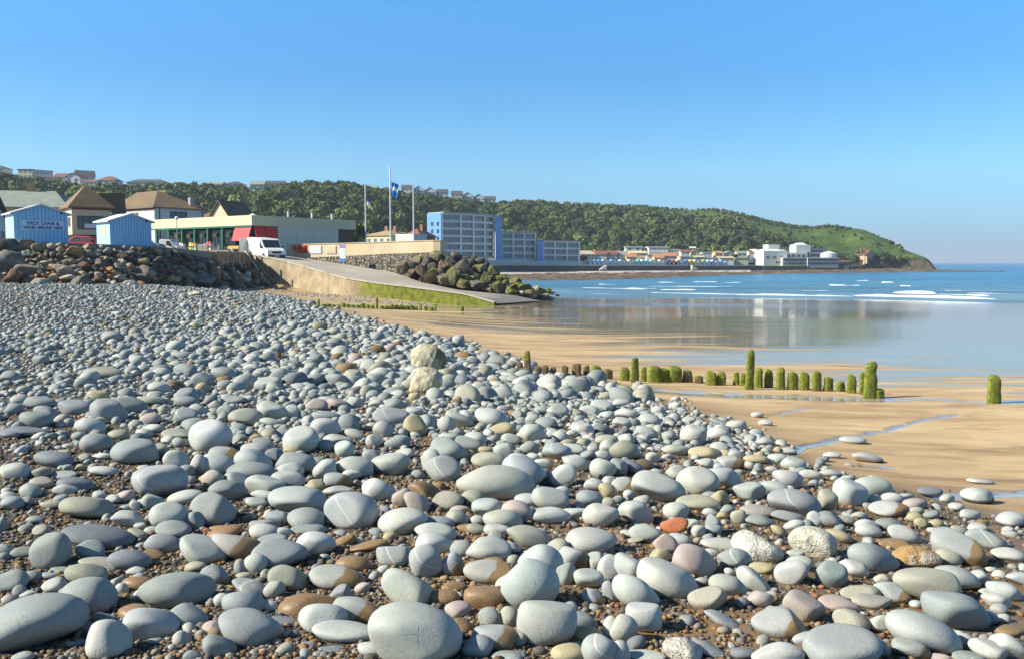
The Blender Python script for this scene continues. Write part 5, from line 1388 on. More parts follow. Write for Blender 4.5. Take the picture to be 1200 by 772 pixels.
# ------------------------------------------------------------------ stone kit
PALC = {'g': (.240, .264, .258), 'l': (.375, .392, .366), 'w': (.50, .48, .41), 'o': (.300, .296, .240), 'b': (.22, .145, .075), 'p': (.36, .31, .285), 'r': (.44, .155, .070), 'y': (.355, .315, .195), 'd': (.170, .185, .205), 's': (.315, .325, .315), 'v': (.285, .305, .308), 'k': (.40, .41, .39), 'x': (.34, .21, .085)}
def stone_mat(name, vein=False, stain=False, wet=False, wetbase=False, rough_rock=False):
    m, nt, b = new_mat(name)
    L = nt.links
    oc = ocoord(nt)
    t = attr(nt, 'tint').outputs['Color']
    n1 = noise(nt, oc, 9, 6, .62); n2 = noise(nt, oc, 85, 3, .6); n3 = noise(nt, oc, 3.0, 3, .5, .3)
    c = mixc(nt, n1, mixc(nt, 1.0, t, (.74, .735, .72), 'MULTIPLY'), mixc(nt, 1.0, t, (1.20, 1.19, 1.15), 'MULTIPLY'))
    c = mixc(nt, mth(nt, 'MULTIPLY', ramp(nt, n3, [(.42, 0), (.7, 1)]), .35), c, mixc(nt, 1.0, t, (1.12, 1.02, .82), 'MULTIPLY'))
    c = mixc(nt, ramp(nt, n2, [(.36, .30), (.44, 0)]), c, mixc(nt, 1.0, t, (.62, .60, .58), 'MULTIPLY'))
    c = mixc(nt, ramp(nt, n2, [(.60, 0), (.70, .32)]), c, (.55, .55, .52))
    ve = nd(nt, 'ShaderNodeTexVoronoi', feature='DISTANCE_TO_EDGE'); ve.inputs['Scale'].default_value = 4.5
    wv = nd(nt, 'ShaderNodeVectorMath', operation='ADD'); L.new(oc, wv.inputs[0])
    nc = nd(nt, 'ShaderNodeTexNoise'); nc.inputs['Scale'].default_value = 6; L.new(oc, nc.inputs['Vector'])
    ws = nd(nt, 'ShaderNodeVectorMath', operation='SCALE'); L.new(nc.outputs['Color'], ws.inputs[0]); ws.inputs['Scale'].default_value = .12
    L.new(ws.outputs[0], wv.inputs[1]); L.new(wv.outputs[0], ve.inputs['Vector'])
    crack = mth(nt, 'MULTIPLY', ramp(nt, ve.outputs['Distance'], [(.0, 1.0), (.011, 0)]), ramp(nt, noise(nt, oc, 2.1, 2), [(.57, 0), (.64, 1)]))
    c = mixc(nt, mth(nt, 'MULTIPLY', crack, .22), c, mixc(nt, 1.0, t, (.45, .42, .40), 'MULTIPLY'))
    pit = nd(nt, 'ShaderNodeTexVoronoi'); pit.inputs['Scale'].default_value = 55; L.new(oc, pit.inputs['Vector'])
    pits = mth(nt, 'MULTIPLY', ramp(nt, pit.outputs['Distance'], [(.10, 1), (.26, 0)]), ramp(nt, noise(nt, oc, 7, 2), [(.52, 0), (.62, 1)]))
    c = mixc(nt, mth(nt, 'MULTIPLY', pits, .4), c, mixc(nt, 1.0, t, (.5, .48, .46), 'MULTIPLY'))
    hgt = mth(nt, 'ADD', mth(nt, 'SUBTRACT', mth(nt, 'SUBTRACT', 0.0, mth(nt, 'MULTIPLY', crack, .25)), mth(nt, 'MULTIPLY', pits, .5)), mth(nt, 'MULTIPLY', n1, .6)); hgt = mth(nt, 'ADD', hgt, mth(nt, 'MULTIPLY', n2, .25))
    rough = .72
    if vein:
        d = nd(nt, 'ShaderNodeVectorMath', operation='DOT_PRODUCT'); L.new(oc, d.inputs[0]); d.inputs[1].default_value = (.55, -.35, .75)
        v = mth(nt, 'ABSOLUTE', mth(nt, 'SUBTRACT', mth(nt, 'ADD', d.outputs['Value'], mth(nt, 'MULTIPLY', mth(nt, 'SUBTRACT', n3, .5), .05)), .035))
        c = mixc(nt, ramp(nt, v, [(.0015, .85), (.0042, 0)]), c, (.56, .54, .49))
        d2 = nd(nt, 'ShaderNodeVectorMath', operation='DOT_PRODUCT'); L.new(oc, d2.inputs[0]); d2.inputs[1].default_value = (-.4, -.5, .6)
        v2 = mth(nt, 'ABSOLUTE', mth(nt, 'ADD', d2.outputs['Value'], mth(nt, 'MULTIPLY', n3, .06)))
        c = mixc(nt, ramp(nt, v2, [(.0006, .5), (.0022, 0)]), c, (.52, .50, .45))
    if stain:
        sp = nd(nt, 'ShaderNodeSeparateXYZ'); L.new(oc, sp.inputs[0])
        f = mth(nt, 'ADD', mth(nt, 'ADD', mth(nt, 'MULTIPLY', sp.outputs[0], 5.5), mth(nt, 'MULTIPLY', sp.outputs[2], -2.0)), mth(nt, 'MULTIPLY', n3, 1.3))
        c = mixc(nt, ramp(nt, f, [(.72, 0), (.80, .92)]), c, mixc(nt, n1, (.17, .10, .040), (.28, .18, .075)))
        L.new(ramp(nt, f, [(.72, .72), (.80, .42)]), b.inputs['Roughness'])
    elif wetbase:
        sp = nd(nt, 'ShaderNodeSeparateXYZ'); L.new(oc, sp.inputs[0])
        f = mth(nt, 'ADD', mth(nt, 'MULTIPLY', sp.outputs[2], 14), mth(nt, 'MULTIPLY', n3, .6))
        c = mixc(nt, ramp(nt, f, [(.05, 1.0), (.30, 0)]), c, (.045, .042, .038))
        b.inputs['Roughness'].default_value = .6
    elif wet:
        b.inputs['Roughness'].default_value = .46
    else:
        b.inputs['Roughness'].default_value = rough
    if rough_rock:
        lich = noise(nt, oc, 5.5, 6, .7)
        c = mixc(nt, ramp(nt, lich, [(.50, 0), (.62, .75)]), c, (.60, .58, .48))
        geo = nd(nt, 'ShaderNodeNewGeometry'); sp = nd(nt, 'ShaderNodeSeparateXYZ'); L.new(geo.outputs['Normal'], sp.inputs[0])
        gm_ = mth(nt, 'ADD', mth(nt, 'MULTIPLY', sp.outputs[0], .5), mth(nt, 'MULTIPLY', noise(nt, oc, 4, 4), 1.0))
        c = mixc(nt, mth(nt, 'MULTIPLY', ramp(nt, gm_, [(.68, 0), (.85, .8)]), attr(nt, 'weed').outputs['Fac']), c, (.13, .12, .020))
        hgt = mth(nt, 'ADD', hgt, mth(nt, 'MULTIPLY', lich, 2.0))
    b.inputs['Specular IOR Level'].default_value = .25
    L.new(c, b.inputs['Base Color'])
    bump(nt, b, hgt, .34 if not rough_rock else .9, .012 if not rough_rock else .03)
    return m
STONE = stone_mat('sea_worn_stone')
SMAT = {'v': stone_mat('veined_stone', vein=True), 's': stone_mat('stained_stone', stain=True), 'b': stone_mat('wet_stone', wet=True), 'k': stone_mat('wet_footed_stone', wetbase=True)}
ROUGHROCK = stone_mat('lichened_rock', rough_rock=True)

def worn(seed, sub, facets=5, lump=.10, rough=.0):
    """unit cobble: a ball worn by a few soft planes and low lumps"""
    V, F = ICO[sub]
    g = np.random.default_rng(seed)
    P = V.copy()
    for _ in range(facets):
        n = g.normal(size=3); n /= np.linalg.norm(n); d = g.uniform(.62, .92); k = g.uniform(.05, .16)
        s = P @ n - d
        P = P - n * (k * np.log1p(np.exp(np.clip(s / k, -30, 30))))[:, None] * .9
    P *= (1 + lump * SinNoise(seed + 11, 1.7, 8)(V) + lump * .35 * SinNoise(seed + 12, 3.6, 10)(V))[:, None]
    if rough: P *= (1 + rough * SinNoise(seed + 13, 7, 16)(V) + rough * .6 * SinNoise(seed + 14, 15, 20)(V))[:, None]
    lo, hi = P.min(0), P.max(0)
    return (P - (lo + hi) / 2) / ((hi - lo) / 2), F

def rot(yaw, tilt_y, tilt_x):
    return np.array(Matrix.Rotation(tilt_y, 3, 'Y') @ Matrix.Rotation(tilt_x, 3, 'X') @ Matrix.Rotation(yaw, 3, 'Z'))

def ray_ground(px, py, lift=0.0):
    """forward distance at which the line of sight through a photo pixel meets the beach raised by lift"""
    lo, hi = 1.5, 200.0
    f = lambda d: (lambda p: p.z - float(ground(p.x, p.y)) - lift)(at(px, py, d))
    d = 1.5
    step = 1.03
    prev = d
    while d < 160:
        if f(d) < 0: break
        prev = d; d *= step
    lo, hi = prev, d
    for _ in range(18):
        m = (lo + hi) / 2
        if f(m) > 0: lo = m
        else: hi = m
    return (lo + hi) / 2

# ------------------------------------------------------------------ traced cobbles: x y w h tilt kind, per 240 x 155 px tile enlarged 4.979 times
TILES = [
((0, 617), """303 143 210 200 0 g;570 60 380 130 10 d|long flat dark grey slab;535 135 160 105 15 g;135 148 130 60 -5 g;30 133 95 68 0 g;580 218 225 75 10 o;505 275 230 110 10 o;760 190 230 115 8 d;515 405 290 205 5 g|domed blue grey cobble beside the huge slab;175 560 545 300 -8 g|huge blue grey slab at the bottom corner;70 318 180 120 5 g;315 340 130 80 -15 l;1030 370 390 195 -3 g|wide bun shaped cobble;630 665 240 215 10 l|pointed pale cobble;890 560 280 170 15 l|heart shaped pale cobble;775 485 180 95 -8 b;1105 520 200 125 10 g;810 318 180 85 5 b;955 100 200 105 12 g;905 158 130 70 10 b;1180 140 260 150 40 l;1010 15 190 95 5 g;790 258 100 50 5 l;710 360 75 65 0 l;615 535 145 65 10 d;495 580 130 60 5 d;200 283 95 60 15 g;290 285 95 42 0 g;115 375 75 70 0 g;160 393 95 40 0 l;345 250 100 35 0 g;1140 237 120 70 -5 o;240 20 95 60 0 o;885 25 80 50 0 l;800 45 120 60 20 o;1130 755 110 70 15 g;135 760 120 60 0 g;905 668 85 45 0 g;405 685 70 35 0 g;470 672 75 40 0 d;320 400 110 35 0 o"""),
((240, 617), """180 115 290 140 10 s|half brown half grey cobble;110 25 200 80 -15 b;345 30 160 90 5 l;455 35 105 60 5 l;390 80 175 70 -8 g;440 160 290 155 8 g;645 97 220 130 5 l;600 15 200 60 0 g;295 217 130 115 10 l;210 235 75 90 0 g;230 290 90 50 0 o;55 285 150 110 15 g;490 300 215 150 8 o|cracked olive grey cobble;360 280 65 65 0 o;255 365 200 110 25 v|white banded grey cobble;405 370 105 95 -10 l;100 430 90 80 0 l;225 445 230 145 20 g;270 590 340 200 15 g|big wedge shaped blue grey cobble;85 700 180 120 20 g;770 300 300 120 10 s;600 435 310 140 -5 b|broad brown slab;790 393 125 95 -10 g;895 485 270 140 10 s;690 535 255 170 5 l;810 615 330 115 5 l;965 715 130 70 15 l;380 460 105 60 20 l;455 550 170 50 5 d;950 105 230 70 -15 b;870 205 200 105 10 b;815 75 120 60 -15 b;1095 165 190 130 10 v;1080 55 75 50 0 y;925 355 95 60 -15 p;45 585 110 65 0 p;1190 365 310 190 35 l|steep pale wedge cobble;1230 630 490 330 10 l|biggest pale round cobble at the bottom edge;735 710 130 40 0 d;610 685 90 35 0 d"""),
((480, 617), """150 35 230 110 5 l;140 105 205 120 10 l;95 205 175 190 -15 v|upright cobble with white hoops;250 225 120 125 -30 s;300 130 120 100 5 g;460 140 240 140 5 l;460 265 270 130 5 s|orange stained flat cobble;395 15 120 60 15 o;515 20 150 70 0 l;695 60 250 125 15 o;595 122 110 70 15 l;610 200 80 70 0 o;760 215 230 210 25 l;705 340 305 280 0 l|big round olive pale boulder;440 400 230 140 10 b;260 345 140 60 0 b;280 480 145 85 -8 p|pink oval cobble;190 400 200 100 0 b;475 530 140 115 15 g;580 530 110 115 20 o;670 505 90 80 -15 p;800 570 310 245 8 l|big pale egg shaped boulder;635 658 95 95 0 o;400 705 170 125 0 g;490 645 230 150 15 s;570 755 170 60 0 g;300 570 140 90 10 b;860 120 130 90 -30 o;1060 85 280 150 3 l|long pale loaf shaped cobble;955 185 170 135 20 s;910 275 110 130 25 g;1090 205 105 110 0 l;1165 245 130 155 10 l;1045 305 165 105 5 l;1075 410 130 85 20 s;1165 380 75 120 -20 v;935 490 95 100 0 g;1015 545 160 85 15 g;1040 620 155 90 -5 y|yellow oval cobble;1110 720 190 160 0 v|pale cobble with white rings at the bottom edge;920 735 170 100 0 y;1175 595 90 130 0 l;505 60 90 70 20 g"""),
((720, 617), """185 35 190 100 5 l;297 100 140 110 35 p;375 75 130 75 5 l;270 168 120 85 10 y|round yellow cobble;470 200 270 170 20 p|mauve saddle shaped cobble;610 95 205 60 5 l;700 190 185 130 5 v|grey cobble with a white ring mark;840 125 270 150 15 w|knobbly white rock;860 240 145 65 5 y;305 312 340 190 27 l|big sloping pale boulder;125 380 270 170 30 l;60 250 160 160 15 l;545 415 215 135 -5 o;665 340 210 110 8 l;810 310 200 110 35 l;855 420 145 95 0 p;1030 265 180 140 -10 l;1080 215 150 90 0 l;1100 470 230 160 20 p|tan pink smooth cobble;960 560 290 170 5 s|dark wet cobble with a brown face;640 545 230 70 30 v;170 530 220 165 15 l;55 600 150 155 5 l;130 680 105 75 -20 d;30 730 120 120 10 l;185 755 200 60 0 l;400 725 210 130 15 w;550 715 200 70 25 l;750 740 130 60 0 d;950 745 270 130 0 l;1110 650 130 80 0 v;490 25 80 70 0 l;575 20 100 70 0 g;120 78 110 35 -15 o;85 40 100 40 15 l;515 318 90 45 15 l;745 440 80 60 0 d;1060 160 100 50 0 l;1150 90 260 180 20 w|white rock with tan stains;670 262 60 45 20 l;570 150 90 45 10 l;960 25 100 60 30 y"""),
((960, 617), """130 720 390 220 0 g|dark blue grey boulder at the bottom edge;110 55 150 80 10 y;290 25 150 75 10 l;500 45 205 100 15 l;440 90 190 70 0 b;315 185 300 155 20 g|large smooth blue grey cobble;205 245 165 95 15 l;70 280 170 150 25 g;565 180 270 130 8 x|rusty orange lumpy rock;750 180 140 95 15 o;810 130 310 190 25 s|big flat stone with a brown sandy patch;970 75 225 110 12 v;1105 165 180 80 5 l;1000 250 70 35 0 w;800 300 250 135 18 l;935 295 110 80 15 l;620 335 345 175 8 o|large olive cobble with dark streaks;795 490 380 220 25 g|large long grey boulder;610 620 400 215 25 l|large cracked pale boulder;430 385 210 110 20 s;240 385 210 90 0 o;315 435 235 75 5 o;115 450 220 85 15 p;190 550 190 120 20 o;55 595 110 60 0 b;355 560 140 105 25 l;535 715 200 110 10 s;325 695 170 110 35 g;1075 370 190 110 25 l;1035 430 150 85 20 l;1050 480 90 60 0 s;985 385 110 50 15 l;995 530 90 75 25 v;820 625 65 40 15 l;570 450 85 45 5 l;1000 720 210 100 20 l;1110 700 190 130 20 l;865 755 170 60 0 g;705 765 110 50 0 p;1160 300 130 75 0 l;1120 600 170 70 0 b;670 22 80 38 0 l;815 25 110 65 10 o;925 10 110 50 0 l;1115 38 100 35 10 l;80 205 60 50 20 l;365 300 90 55 10 w"""),
((0, 465), """440 65 190 90 8 g;640 85 200 140 10 g|round blue grey cobble with a dark side;755 50 185 95 10 g;80 72 105 70 0 g;240 35 170 75 10 g;210 135 185 105 15 g;285 95 165 70 30 g;130 200 260 60 0 d|flat dark slab on the gravel;60 222 110 45 0 d;400 148 65 52 0 g;525 170 170 95 5 l;565 270 175 115 10 g;790 320 265 150 3 g|domed blue grey cobble on the gravel;455 230 70 50 0 g;690 222 120 65 0 o;880 128 115 70 0 p;865 20 200 55 0 o;1090 25 140 65 5 g;1085 115 140 100 10 v;1160 75 110 70 10 l;895 185 120 55 0 l;1130 165 140 85 -10 g;1040 215 180 55 5 o;1225 232 260 195 0 l|tall pale boulder;1050 265 95 65 0 g;930 310 115 75 5 o;1030 365 140 100 20 l;1085 435 100 80 0 g;1160 400 100 130 0 l;315 360 225 90 10 d|flat slate coloured cobble alone on the gravel;92 430 160 90 5 l;250 437 110 65 0 o;380 448 150 35 0 g;495 352 75 45 0 g;595 345 110 40 0 l;610 428 160 60 5 l;840 412 80 35 0 l;470 410 55 40 0 y;245 500 140 65 5 o;180 542 135 75 10 g;385 535 130 55 0 l;440 510 200 80 10 d;930 495 290 185 5 v|big grey boulder with a white loop;890 610 125 90 0 l;580 573 80 50 0 l;660 595 85 55 0 l;730 578 105 70 0 p;505 645 290 130 10 o|large olive half buried cobble;750 710 190 95 5 l;990 700 220 160 15 l;65 620 130 80 0 g;155 605 70 50 0 g;300 625 130 50 0 o;355 595 90 55 -20 g;1080 585 200 80 -8 l;1245 655 250 190 10 g;205 715 95 45 0 g;785 635 65 60 0 l;815 755 65 40 0 l;15 740 60 90 0 g;1140 720 110 100 25 g;400 285 70 30 0 l;375 320 80 30 0 o"""),
((240, 465), """130 78 105 70 0 g;175 15 140 45 0 g;240 120 185 105 0 o;395 85 170 105 20 l;500 90 110 90 25 l;655 45 130 75 5 p|pale orange oval cobble;390 150 140 60 5 l;197 185 110 65 0 g;205 245 90 60 0 g;340 200 60 50 0 l;460 207 115 60 0 g;340 275 140 75 10 g;560 255 195 160 15 l|tall pale cobble with a pointed top;510 315 100 60 0 y;705 180 165 115 5 l;710 115 160 65 5 g;605 145 80 75 0 l;815 75 70 60 0 g;845 155 130 105 25 g;775 250 160 65 5 l;880 220 130 60 25 l;1085 115 200 105 10 v|grey cobble with a white oval ring;1110 45 110 75 10 g;1000 40 90 55 -10 l;1040 195 115 110 15 l;985 258 90 80 0 l;1125 265 145 85 5 g;705 285 90 70 0 g;815 310 115 100 5 l;290 310 145 85 5 l;120 340 190 100 10 s|grey cobble with a tan band;60 395 180 120 20 l;285 365 210 115 10 l;270 430 270 110 5 g;410 345 100 95 0 d;530 385 220 120 10 g;500 425 150 90 5 l;485 480 190 85 8 l;700 425 130 115 -10 l;665 375 90 50 15 g;870 410 220 120 10 l;860 455 110 65 5 l;780 490 165 95 5 s;775 550 160 65 -5 l;1080 395 210 135 0 l|big smooth pale cobble;980 345 120 75 10 g;1165 330 110 60 -10 l;1015 540 185 130 8 l;650 520 100 75 0 y;350 515 220 105 8 l;345 570 150 60 5 l;135 545 200 115 12 g;180 485 145 90 15 g;50 480 130 110 -15 p;300 615 120 60 5 l;535 600 320 145 3 l|long barrel shaped pale boulder;855 665 295 210 8 v|massive pale boulder with faint veins;1150 590 110 120 5 p;1155 725 270 150 0 l;425 710 125 95 0 g;375 690 60 60 -40 p;595 715 210 125 10 g;345 750 160 70 0 g;110 760 160 50 0 b;720 20 130 50 0 l;880 25 80 60 0 l"""),
((480, 465), """35 170 140 130 0 y|round olive yellow cobble;30 85 100 55 0 l;110 150 120 90 25 g;215 160 105 95 20 l;285 135 160 80 30 l;330 118 100 85 0 l;285 205 75 55 0 g;480 120 200 110 25 l;545 185 150 75 0 y|flat yellow olive stone;640 110 90 70 0 g;635 155 70 50 0 l;720 130 90 75 0 l;795 155 130 75 0 g;865 80 125 85 5 l;715 215 145 110 15 l|pale three cornered cobble;700 295 110 80 5 g;590 245 110 70 5 l;885 230 105 70 15 l;555 320 130 110 25 l;385 240 130 75 10 l;350 280 170 85 20 g;230 240 120 60 5 l;225 315 220 140 15 g|large blue grey cobble behind the banded one;130 375 120 140 -10 l;195 420 200 150 0 v|cobble with a thin white band;465 365 200 85 5 o;505 500 430 200 8 l|largest pale whale shaped boulder;660 440 250 170 25 v;650 365 150 70 15 l;860 320 165 95 15 v;970 385 165 95 18 l;960 300 140 60 15 l;895 460 160 125 -20 l|curved pale cobble with a dark hollow;780 385 110 55 5 l;1130 415 150 110 0 l;775 450 90 70 10 g;720 350 75 50 0 l;815 595 200 125 15 l;685 600 140 75 5 l;815 690 240 90 5 l;880 555 110 70 0 l;225 605 170 100 0 o;370 595 130 100 10 o;450 650 170 110 8 l;630 670 180 130 20 p|dull mauve cobble;545 715 220 120 10 l;290 655 110 50 -10 p;280 705 130 90 25 o;395 720 80 60 10 l;145 735 220 80 0 g;40 620 160 110 35 p;90 535 200 110 20 b;50 450 80 55 0 g;175 512 75 55 20 b;1050 590 150 90 15 g;1115 690 200 140 0 l;1155 545 110 80 30 y;1080 510 120 70 10 l;1165 620 80 70 0 o;1170 490 90 60 0 l;970 675 150 55 0 l;1010 190 130 75 10 l;1095 172 75 45 0 l;1050 80 120 60 8 l;1120 50 130 70 0 l;1150 108 85 55 0 l;1150 250 130 60 0 o;1160 300 100 100 0 l;1035 340 95 55 0 g;1120 340 100 60 0 l;1020 265 90 55 0 o;950 215 70 50 0 l;345 755 140 50 0 b;445 310 85 45 10 y;350 340 80 65 0 y"""),
((720, 465), """465 225 155 125 0 l|pale boulder at the edge of the sand;605 215 145 80 5 l;715 165 125 60 3 k;205 140 130 80 8 l;70 100 130 70 5 l;40 35 100 50 0 l;45 150 110 60 5 l;60 310 170 110 15 o;70 245 100 60 0 l;155 235 75 45 0 p;190 205 130 65 15 l;360 308 160 65 5 o;530 325 190 75 5 y|long yellow cobble;615 295 110 60 10 l;710 340 90 60 10 l;825 362 140 55 0 y;875 262 110 50 0 k;825 215 85 60 15 l;790 240 75 50 0 g;165 385 140 75 15 b;220 350 80 60 10 l;25 410 100 100 0 g;110 410 140 80 10 d;250 525 305 175 12 l|big pale boulder shaped like a helmet;485 485 235 160 8 l|big smooth pale boulder;630 465 210 120 10 l;365 440 120 85 0 l;230 450 110 65 0 l;55 510 140 90 5 s;485 615 240 85 5 o;615 590 105 90 5 y|round olive cobble;785 545 175 105 8 l;675 385 150 85 5 s;535 385 90 55 0 l;955 360 115 60 5 l;1045 395 140 75 8 l;1010 480 170 110 15 l;935 525 150 65 8 l;1140 452 130 60 10 w;1050 615 300 145 15 v|big grey boulder with a white crescent;1010 695 180 70 8 g;840 665 200 70 8 o;850 720 170 65 5 g;360 665 145 100 5 l;125 670 195 145 10 l;345 745 150 95 0 r|brick red cobble;90 570 75 60 0 l;160 600 95 60 0 l;575 740 95 110 -10 g;720 695 85 85 15 o;660 655 90 55 0 g;630 690 65 45 0 y;560 670 90 45 0 l;1170 710 90 90 0 l;1050 745 120 60 0 l;350 115 60 40 0 k;435 135 80 40 0 k;835 105 75 35 0 k;880 150 80 35 0 k;920 420 75 35 0 l;1010 312 100 35 0 k;455 740 90 50 0 l"""),
((960, 465), """195 250 150 46 5 k|flat pale stone farthest out by the water channel;280 355 185 62 12 k|long flat pale stone on the wet sand;75 340 100 40 0 k;70 442 120 45 0 k;310 520 210 110 5 l|big pale cobble at the edge of the sand;180 565 185 145 20 l;45 605 115 125 25 o;930 575 180 95 5 k|dark footed grey boulder alone on the sand;945 490 150 34 8 k|thin dark flake lying on the sand;645 550 140 50 5 d;745 590 85 50 0 k;560 620 135 60 0 p;430 590 130 65 5 l;410 655 215 95 5 s|flat cobble with a big brown patch;315 595 85 55 0 l;285 635 60 40 0 g;235 690 90 45 0 l;60 715 150 90 15 g;150 720 150 60 10 o;280 745 140 70 0 l;400 745 150 70 5 g;555 700 90 60 0 y;595 735 80 60 20 y;655 685 90 55 0 g;680 738 85 55 0 y;800 640 85 45 0 l;880 685 120 60 0 l;1120 715 160 95 0 k|whitish cobble by the wet sand at the edge;925 755 100 45 0 o;570 660 80 40 0 o;500 575 100 30 0 l;165 470 80 30 0 l"""),
]
TR = []
GROW = 1.06
for (ox, oy), txt in TILES:
    for ent in txt.split(';'):
        nm = None
        if '|' in ent: ent, nm = ent.split('|')
        f = ent.split()
        TR.append(dict(px=ox + float(f[0]) / 4.979, py=oy + float(f[1]) / 4.979, w=float(f[2]) / 4.979 * GROW, h=float(f[3]) / 4.979 * GROW, a=float(f[4]), c=f[5], name=nm.strip() if nm else None))
# a few from the band behind
for px, py, w, h, a, c, nm in [(655 / 3.53 + 300, 466, 14, 13, 0, 'y', None), (395, 473, 26, 14, 0, 'p', None), (457, 410, 18, 13, 10, 'p', 'pale salmon coloured stone'), (686, 448, 24, 17, 0, 'l', 'grey block by the groyne pool'), (755, 462, 27, 17, 10, 'o', 'tan and grey rock by the pool'),
                               (519, 408, 13, 9, 5, 'l', None), (498, 397, 12, 7, 0, 'k', None), (48, 422, 20, 13, 5, 'g', None), (130, 393, 26, 12, 0, 'g', None), (12, 441, 24, 14, 10, 'g', None), (122, 437, 46, 15, 8, 'o', 'long pale olive stone'), (115, 463, 24, 12, 0, 'y', None),
                               (190, 437, 22, 14, 0, 'l', 'pale turquoise tinted stone'), (238, 445, 28, 18, 5, 'g', None), (262, 438, 30, 18, 5, 'g', None), (218, 463, 28, 20, 8, 'g', None), (187, 455, 30, 16, 5, 'l', None), (255, 411, 20, 12, 10, 'o', None)]:
    TR.append(dict(px=px, py=py, w=w, h=h, a=a, c=c, name=nm))

SG = np.random.default_rng(404)
def solve_stone(e):
    th = math.atan2(e['py'] - 308, 1042)
    d = ray_ground(e['px'], e['py'] + e['h'] * .30)
    T = .1
    for _ in range(3):
        s = math.hypot(d, E - 2.4) / 1039.0
        W = e['w'] * s; Hh = e['h'] * s
        Ld = min(W * (0.80 if e['w'] / e['h'] < 1.9 else .62), 1.2 * W)
        # apparent height of the ellipsoid: vertical and depth semi-axes seen at depression th
        T2 = (Hh ** 2 - (Ld * math.sin(th)) ** 2) / math.cos(th) ** 2
        if T2 < (.42 * Hh) ** 2:
            Ld = .88 * Hh / max(.15, math.sin(th)); T2 = (.45 * Hh) ** 2
        T = math.sqrt(T2)
        d = ray_ground(e['px'], e['py'], lift=.34 * T)
    e.update(W=W, T=T, L=Ld, d=d, P=at(e['px'], e['py'], d))
for e in TR:
    solve_stone(e)
    if e['c'] == 'b': e['P'].z -= .16 * e['T']
TR.sort(key=lambda e: -e['w'] * e['h'])
IND, REST = TR[:298], TR[298:]

CW = {'g': 'blue grey', 'l': 'pale grey', 'w': 'whitish', 'o': 'olive grey', 'b': 'wet brown', 'p': 'pinkish', 'r': 'brick red', 'y': 'yellowish', 'd': 'dark grey', 's': 'brown stained', 'v': 'white veined', 'k': 'dark footed', 'x': 'rusty'}
# labels: look first, then the most distinctive neighbour
lands = [e for e in IND if e['name']]
seen = {}
for e in IND:
    if e['name']: continue
    asp = e['w'] / e['h']
    sh = 'slab shaped' if asp > 2.6 else 'flattened' if asp > 1.75 else 'oval' if asp > 1.3 else 'rounded' if asp > .9 else 'upright'
    sz = 'large ' if e['w'] * e['h'] > 1500 else 'small ' if e['w'] * e['h'] < 340 else ''
    e['desc'] = f"{sz}{CW[e['c']]} {sh} cobble"
    b = min(lands, key=lambda l: math.hypot((l['px'] - e['px']), (l['py'] - e['py']) * 1.3) - .5 * l['w'])
    dx, dy = e['px'] - b['px'], (e['py'] - b['py']) * 1.3
    e['rel'] = ('right of' if dx > 0 else 'left of') if abs(dx) > abs(dy) else ('in front of' if dy > 0 else 'behind')
    e['land'] = b; e['dist'] = math.hypot(dx, dy)
    seen.setdefault((e['desc'], e['rel'], id(b)), []).append(e)
for k, lst in seen.items():
    lst.sort(key=lambda e: e['dist'])
    for i, e in enumerate(lst):
        o_ = '' if len(lst) == 1 else ['nearest ', 'second ', 'third ', 'fourth ', 'fifth ', 'sixth '][i]
        ln = e['land']['name']
        e['label'] = f"{o_}{e['desc']} {e['rel']} the {ln}"
        wds = e['label'].split()
        if len(wds) > 16:
            e['label'] = e['label'].replace(' cobble ' + e['rel'], ' stone ' + e['rel']).replace(' the bottom edge', ' bottom edge').replace(' at the edge of the sand', ' by the sand')
            while len(e['label'].split()) > 16: e['label'] = ' '.join(e['label'].split()[:16])

def stone_verts(e, sub, seed):
    flat = e['c'] in 'dk' and e['w'] / e['h'] > 2
    U, F = worn(seed, sub, facets=int(SG.integers(3, 9)), lump=SG.uniform(.05, .13) if e['c'] not in 'wx' else .14, rough=.03 if e['c'] in 'wx' else 0.0)
    tilt = R(e['a'])
    Rm = rot(SG.uniform(-.15, .15), tilt * .85, SG.uniform(-.12, .10))
    U = U * np.array([e['W'] / 2, e['L'] / 2, e['T'] / 2])
    return U @ Rm.T, F
for i, e in enumerate(IND):
    U, F = stone_verts(e, 5 if e['w'] > 55 else 4, 3000 + i)
    col = np.array(PALC[e['c']]) * SG.uniform(.90, 1.12) * np.array([1 + SG.normal(0, .025), 1, 1 + SG.normal(0, .03)])
    big = e['w'] * e['h'] > 2600
    nm = 'boulder' if e['name'] and 'boulder' in e['name'] else ('rock' if e['name'] and 'rock' in e['name'] else 'cobble')
    o = np_mesh(nm, U, F, ROUGHROCK if e['c'] in 'wx' and e['w'] > 40 else SMAT.get(e['c'], STONE), np.repeat(col[None], len(U), 0), loc=e['P'])
    lab = e['name'] if e['name'] else e['label']
    if e['name'] and len(lab.split()) < 5: lab = lab + ' on the pebble beach'
    tag(o, lab, 'rock' if nm == 'rock' else 'stone', 'large cobbles in the foreground of the beach')

# the two big lichened boulders
for nm, px, py, w, h, a, seed, wd, l in (('boulder', 501.5, 421.5, 43, 38, 10, 71, 1.0, 'larger lichened cream boulder with green weed on its shaded side, behind its twin'), ('boulder', 498, 447, 42, 34, -22, 72, .15, 'speckled cream boulder lying in front of the weedy one')):
    e = dict(px=px, py=py, w=w, h=h, a=a, c='w'); solve_stone(e)
    U, F = worn(seed, 5, 5, .12, .075)
    U = (U * np.array([e['W'] / 2, e['W'] * .42, e['T'] / 2])) @ rot(.2, R(a) * .7, 0).T
    o = np_mesh(nm, U, F, ROUGHROCK, np.repeat(np.array([[.46, .41, .28]]), len(U), 0), loc=e['P'], attrs={'weed': np.full(len(U), wd)})
    tag(o, l, 'boulder', 'two lichened boulders')
    TR.append(e)

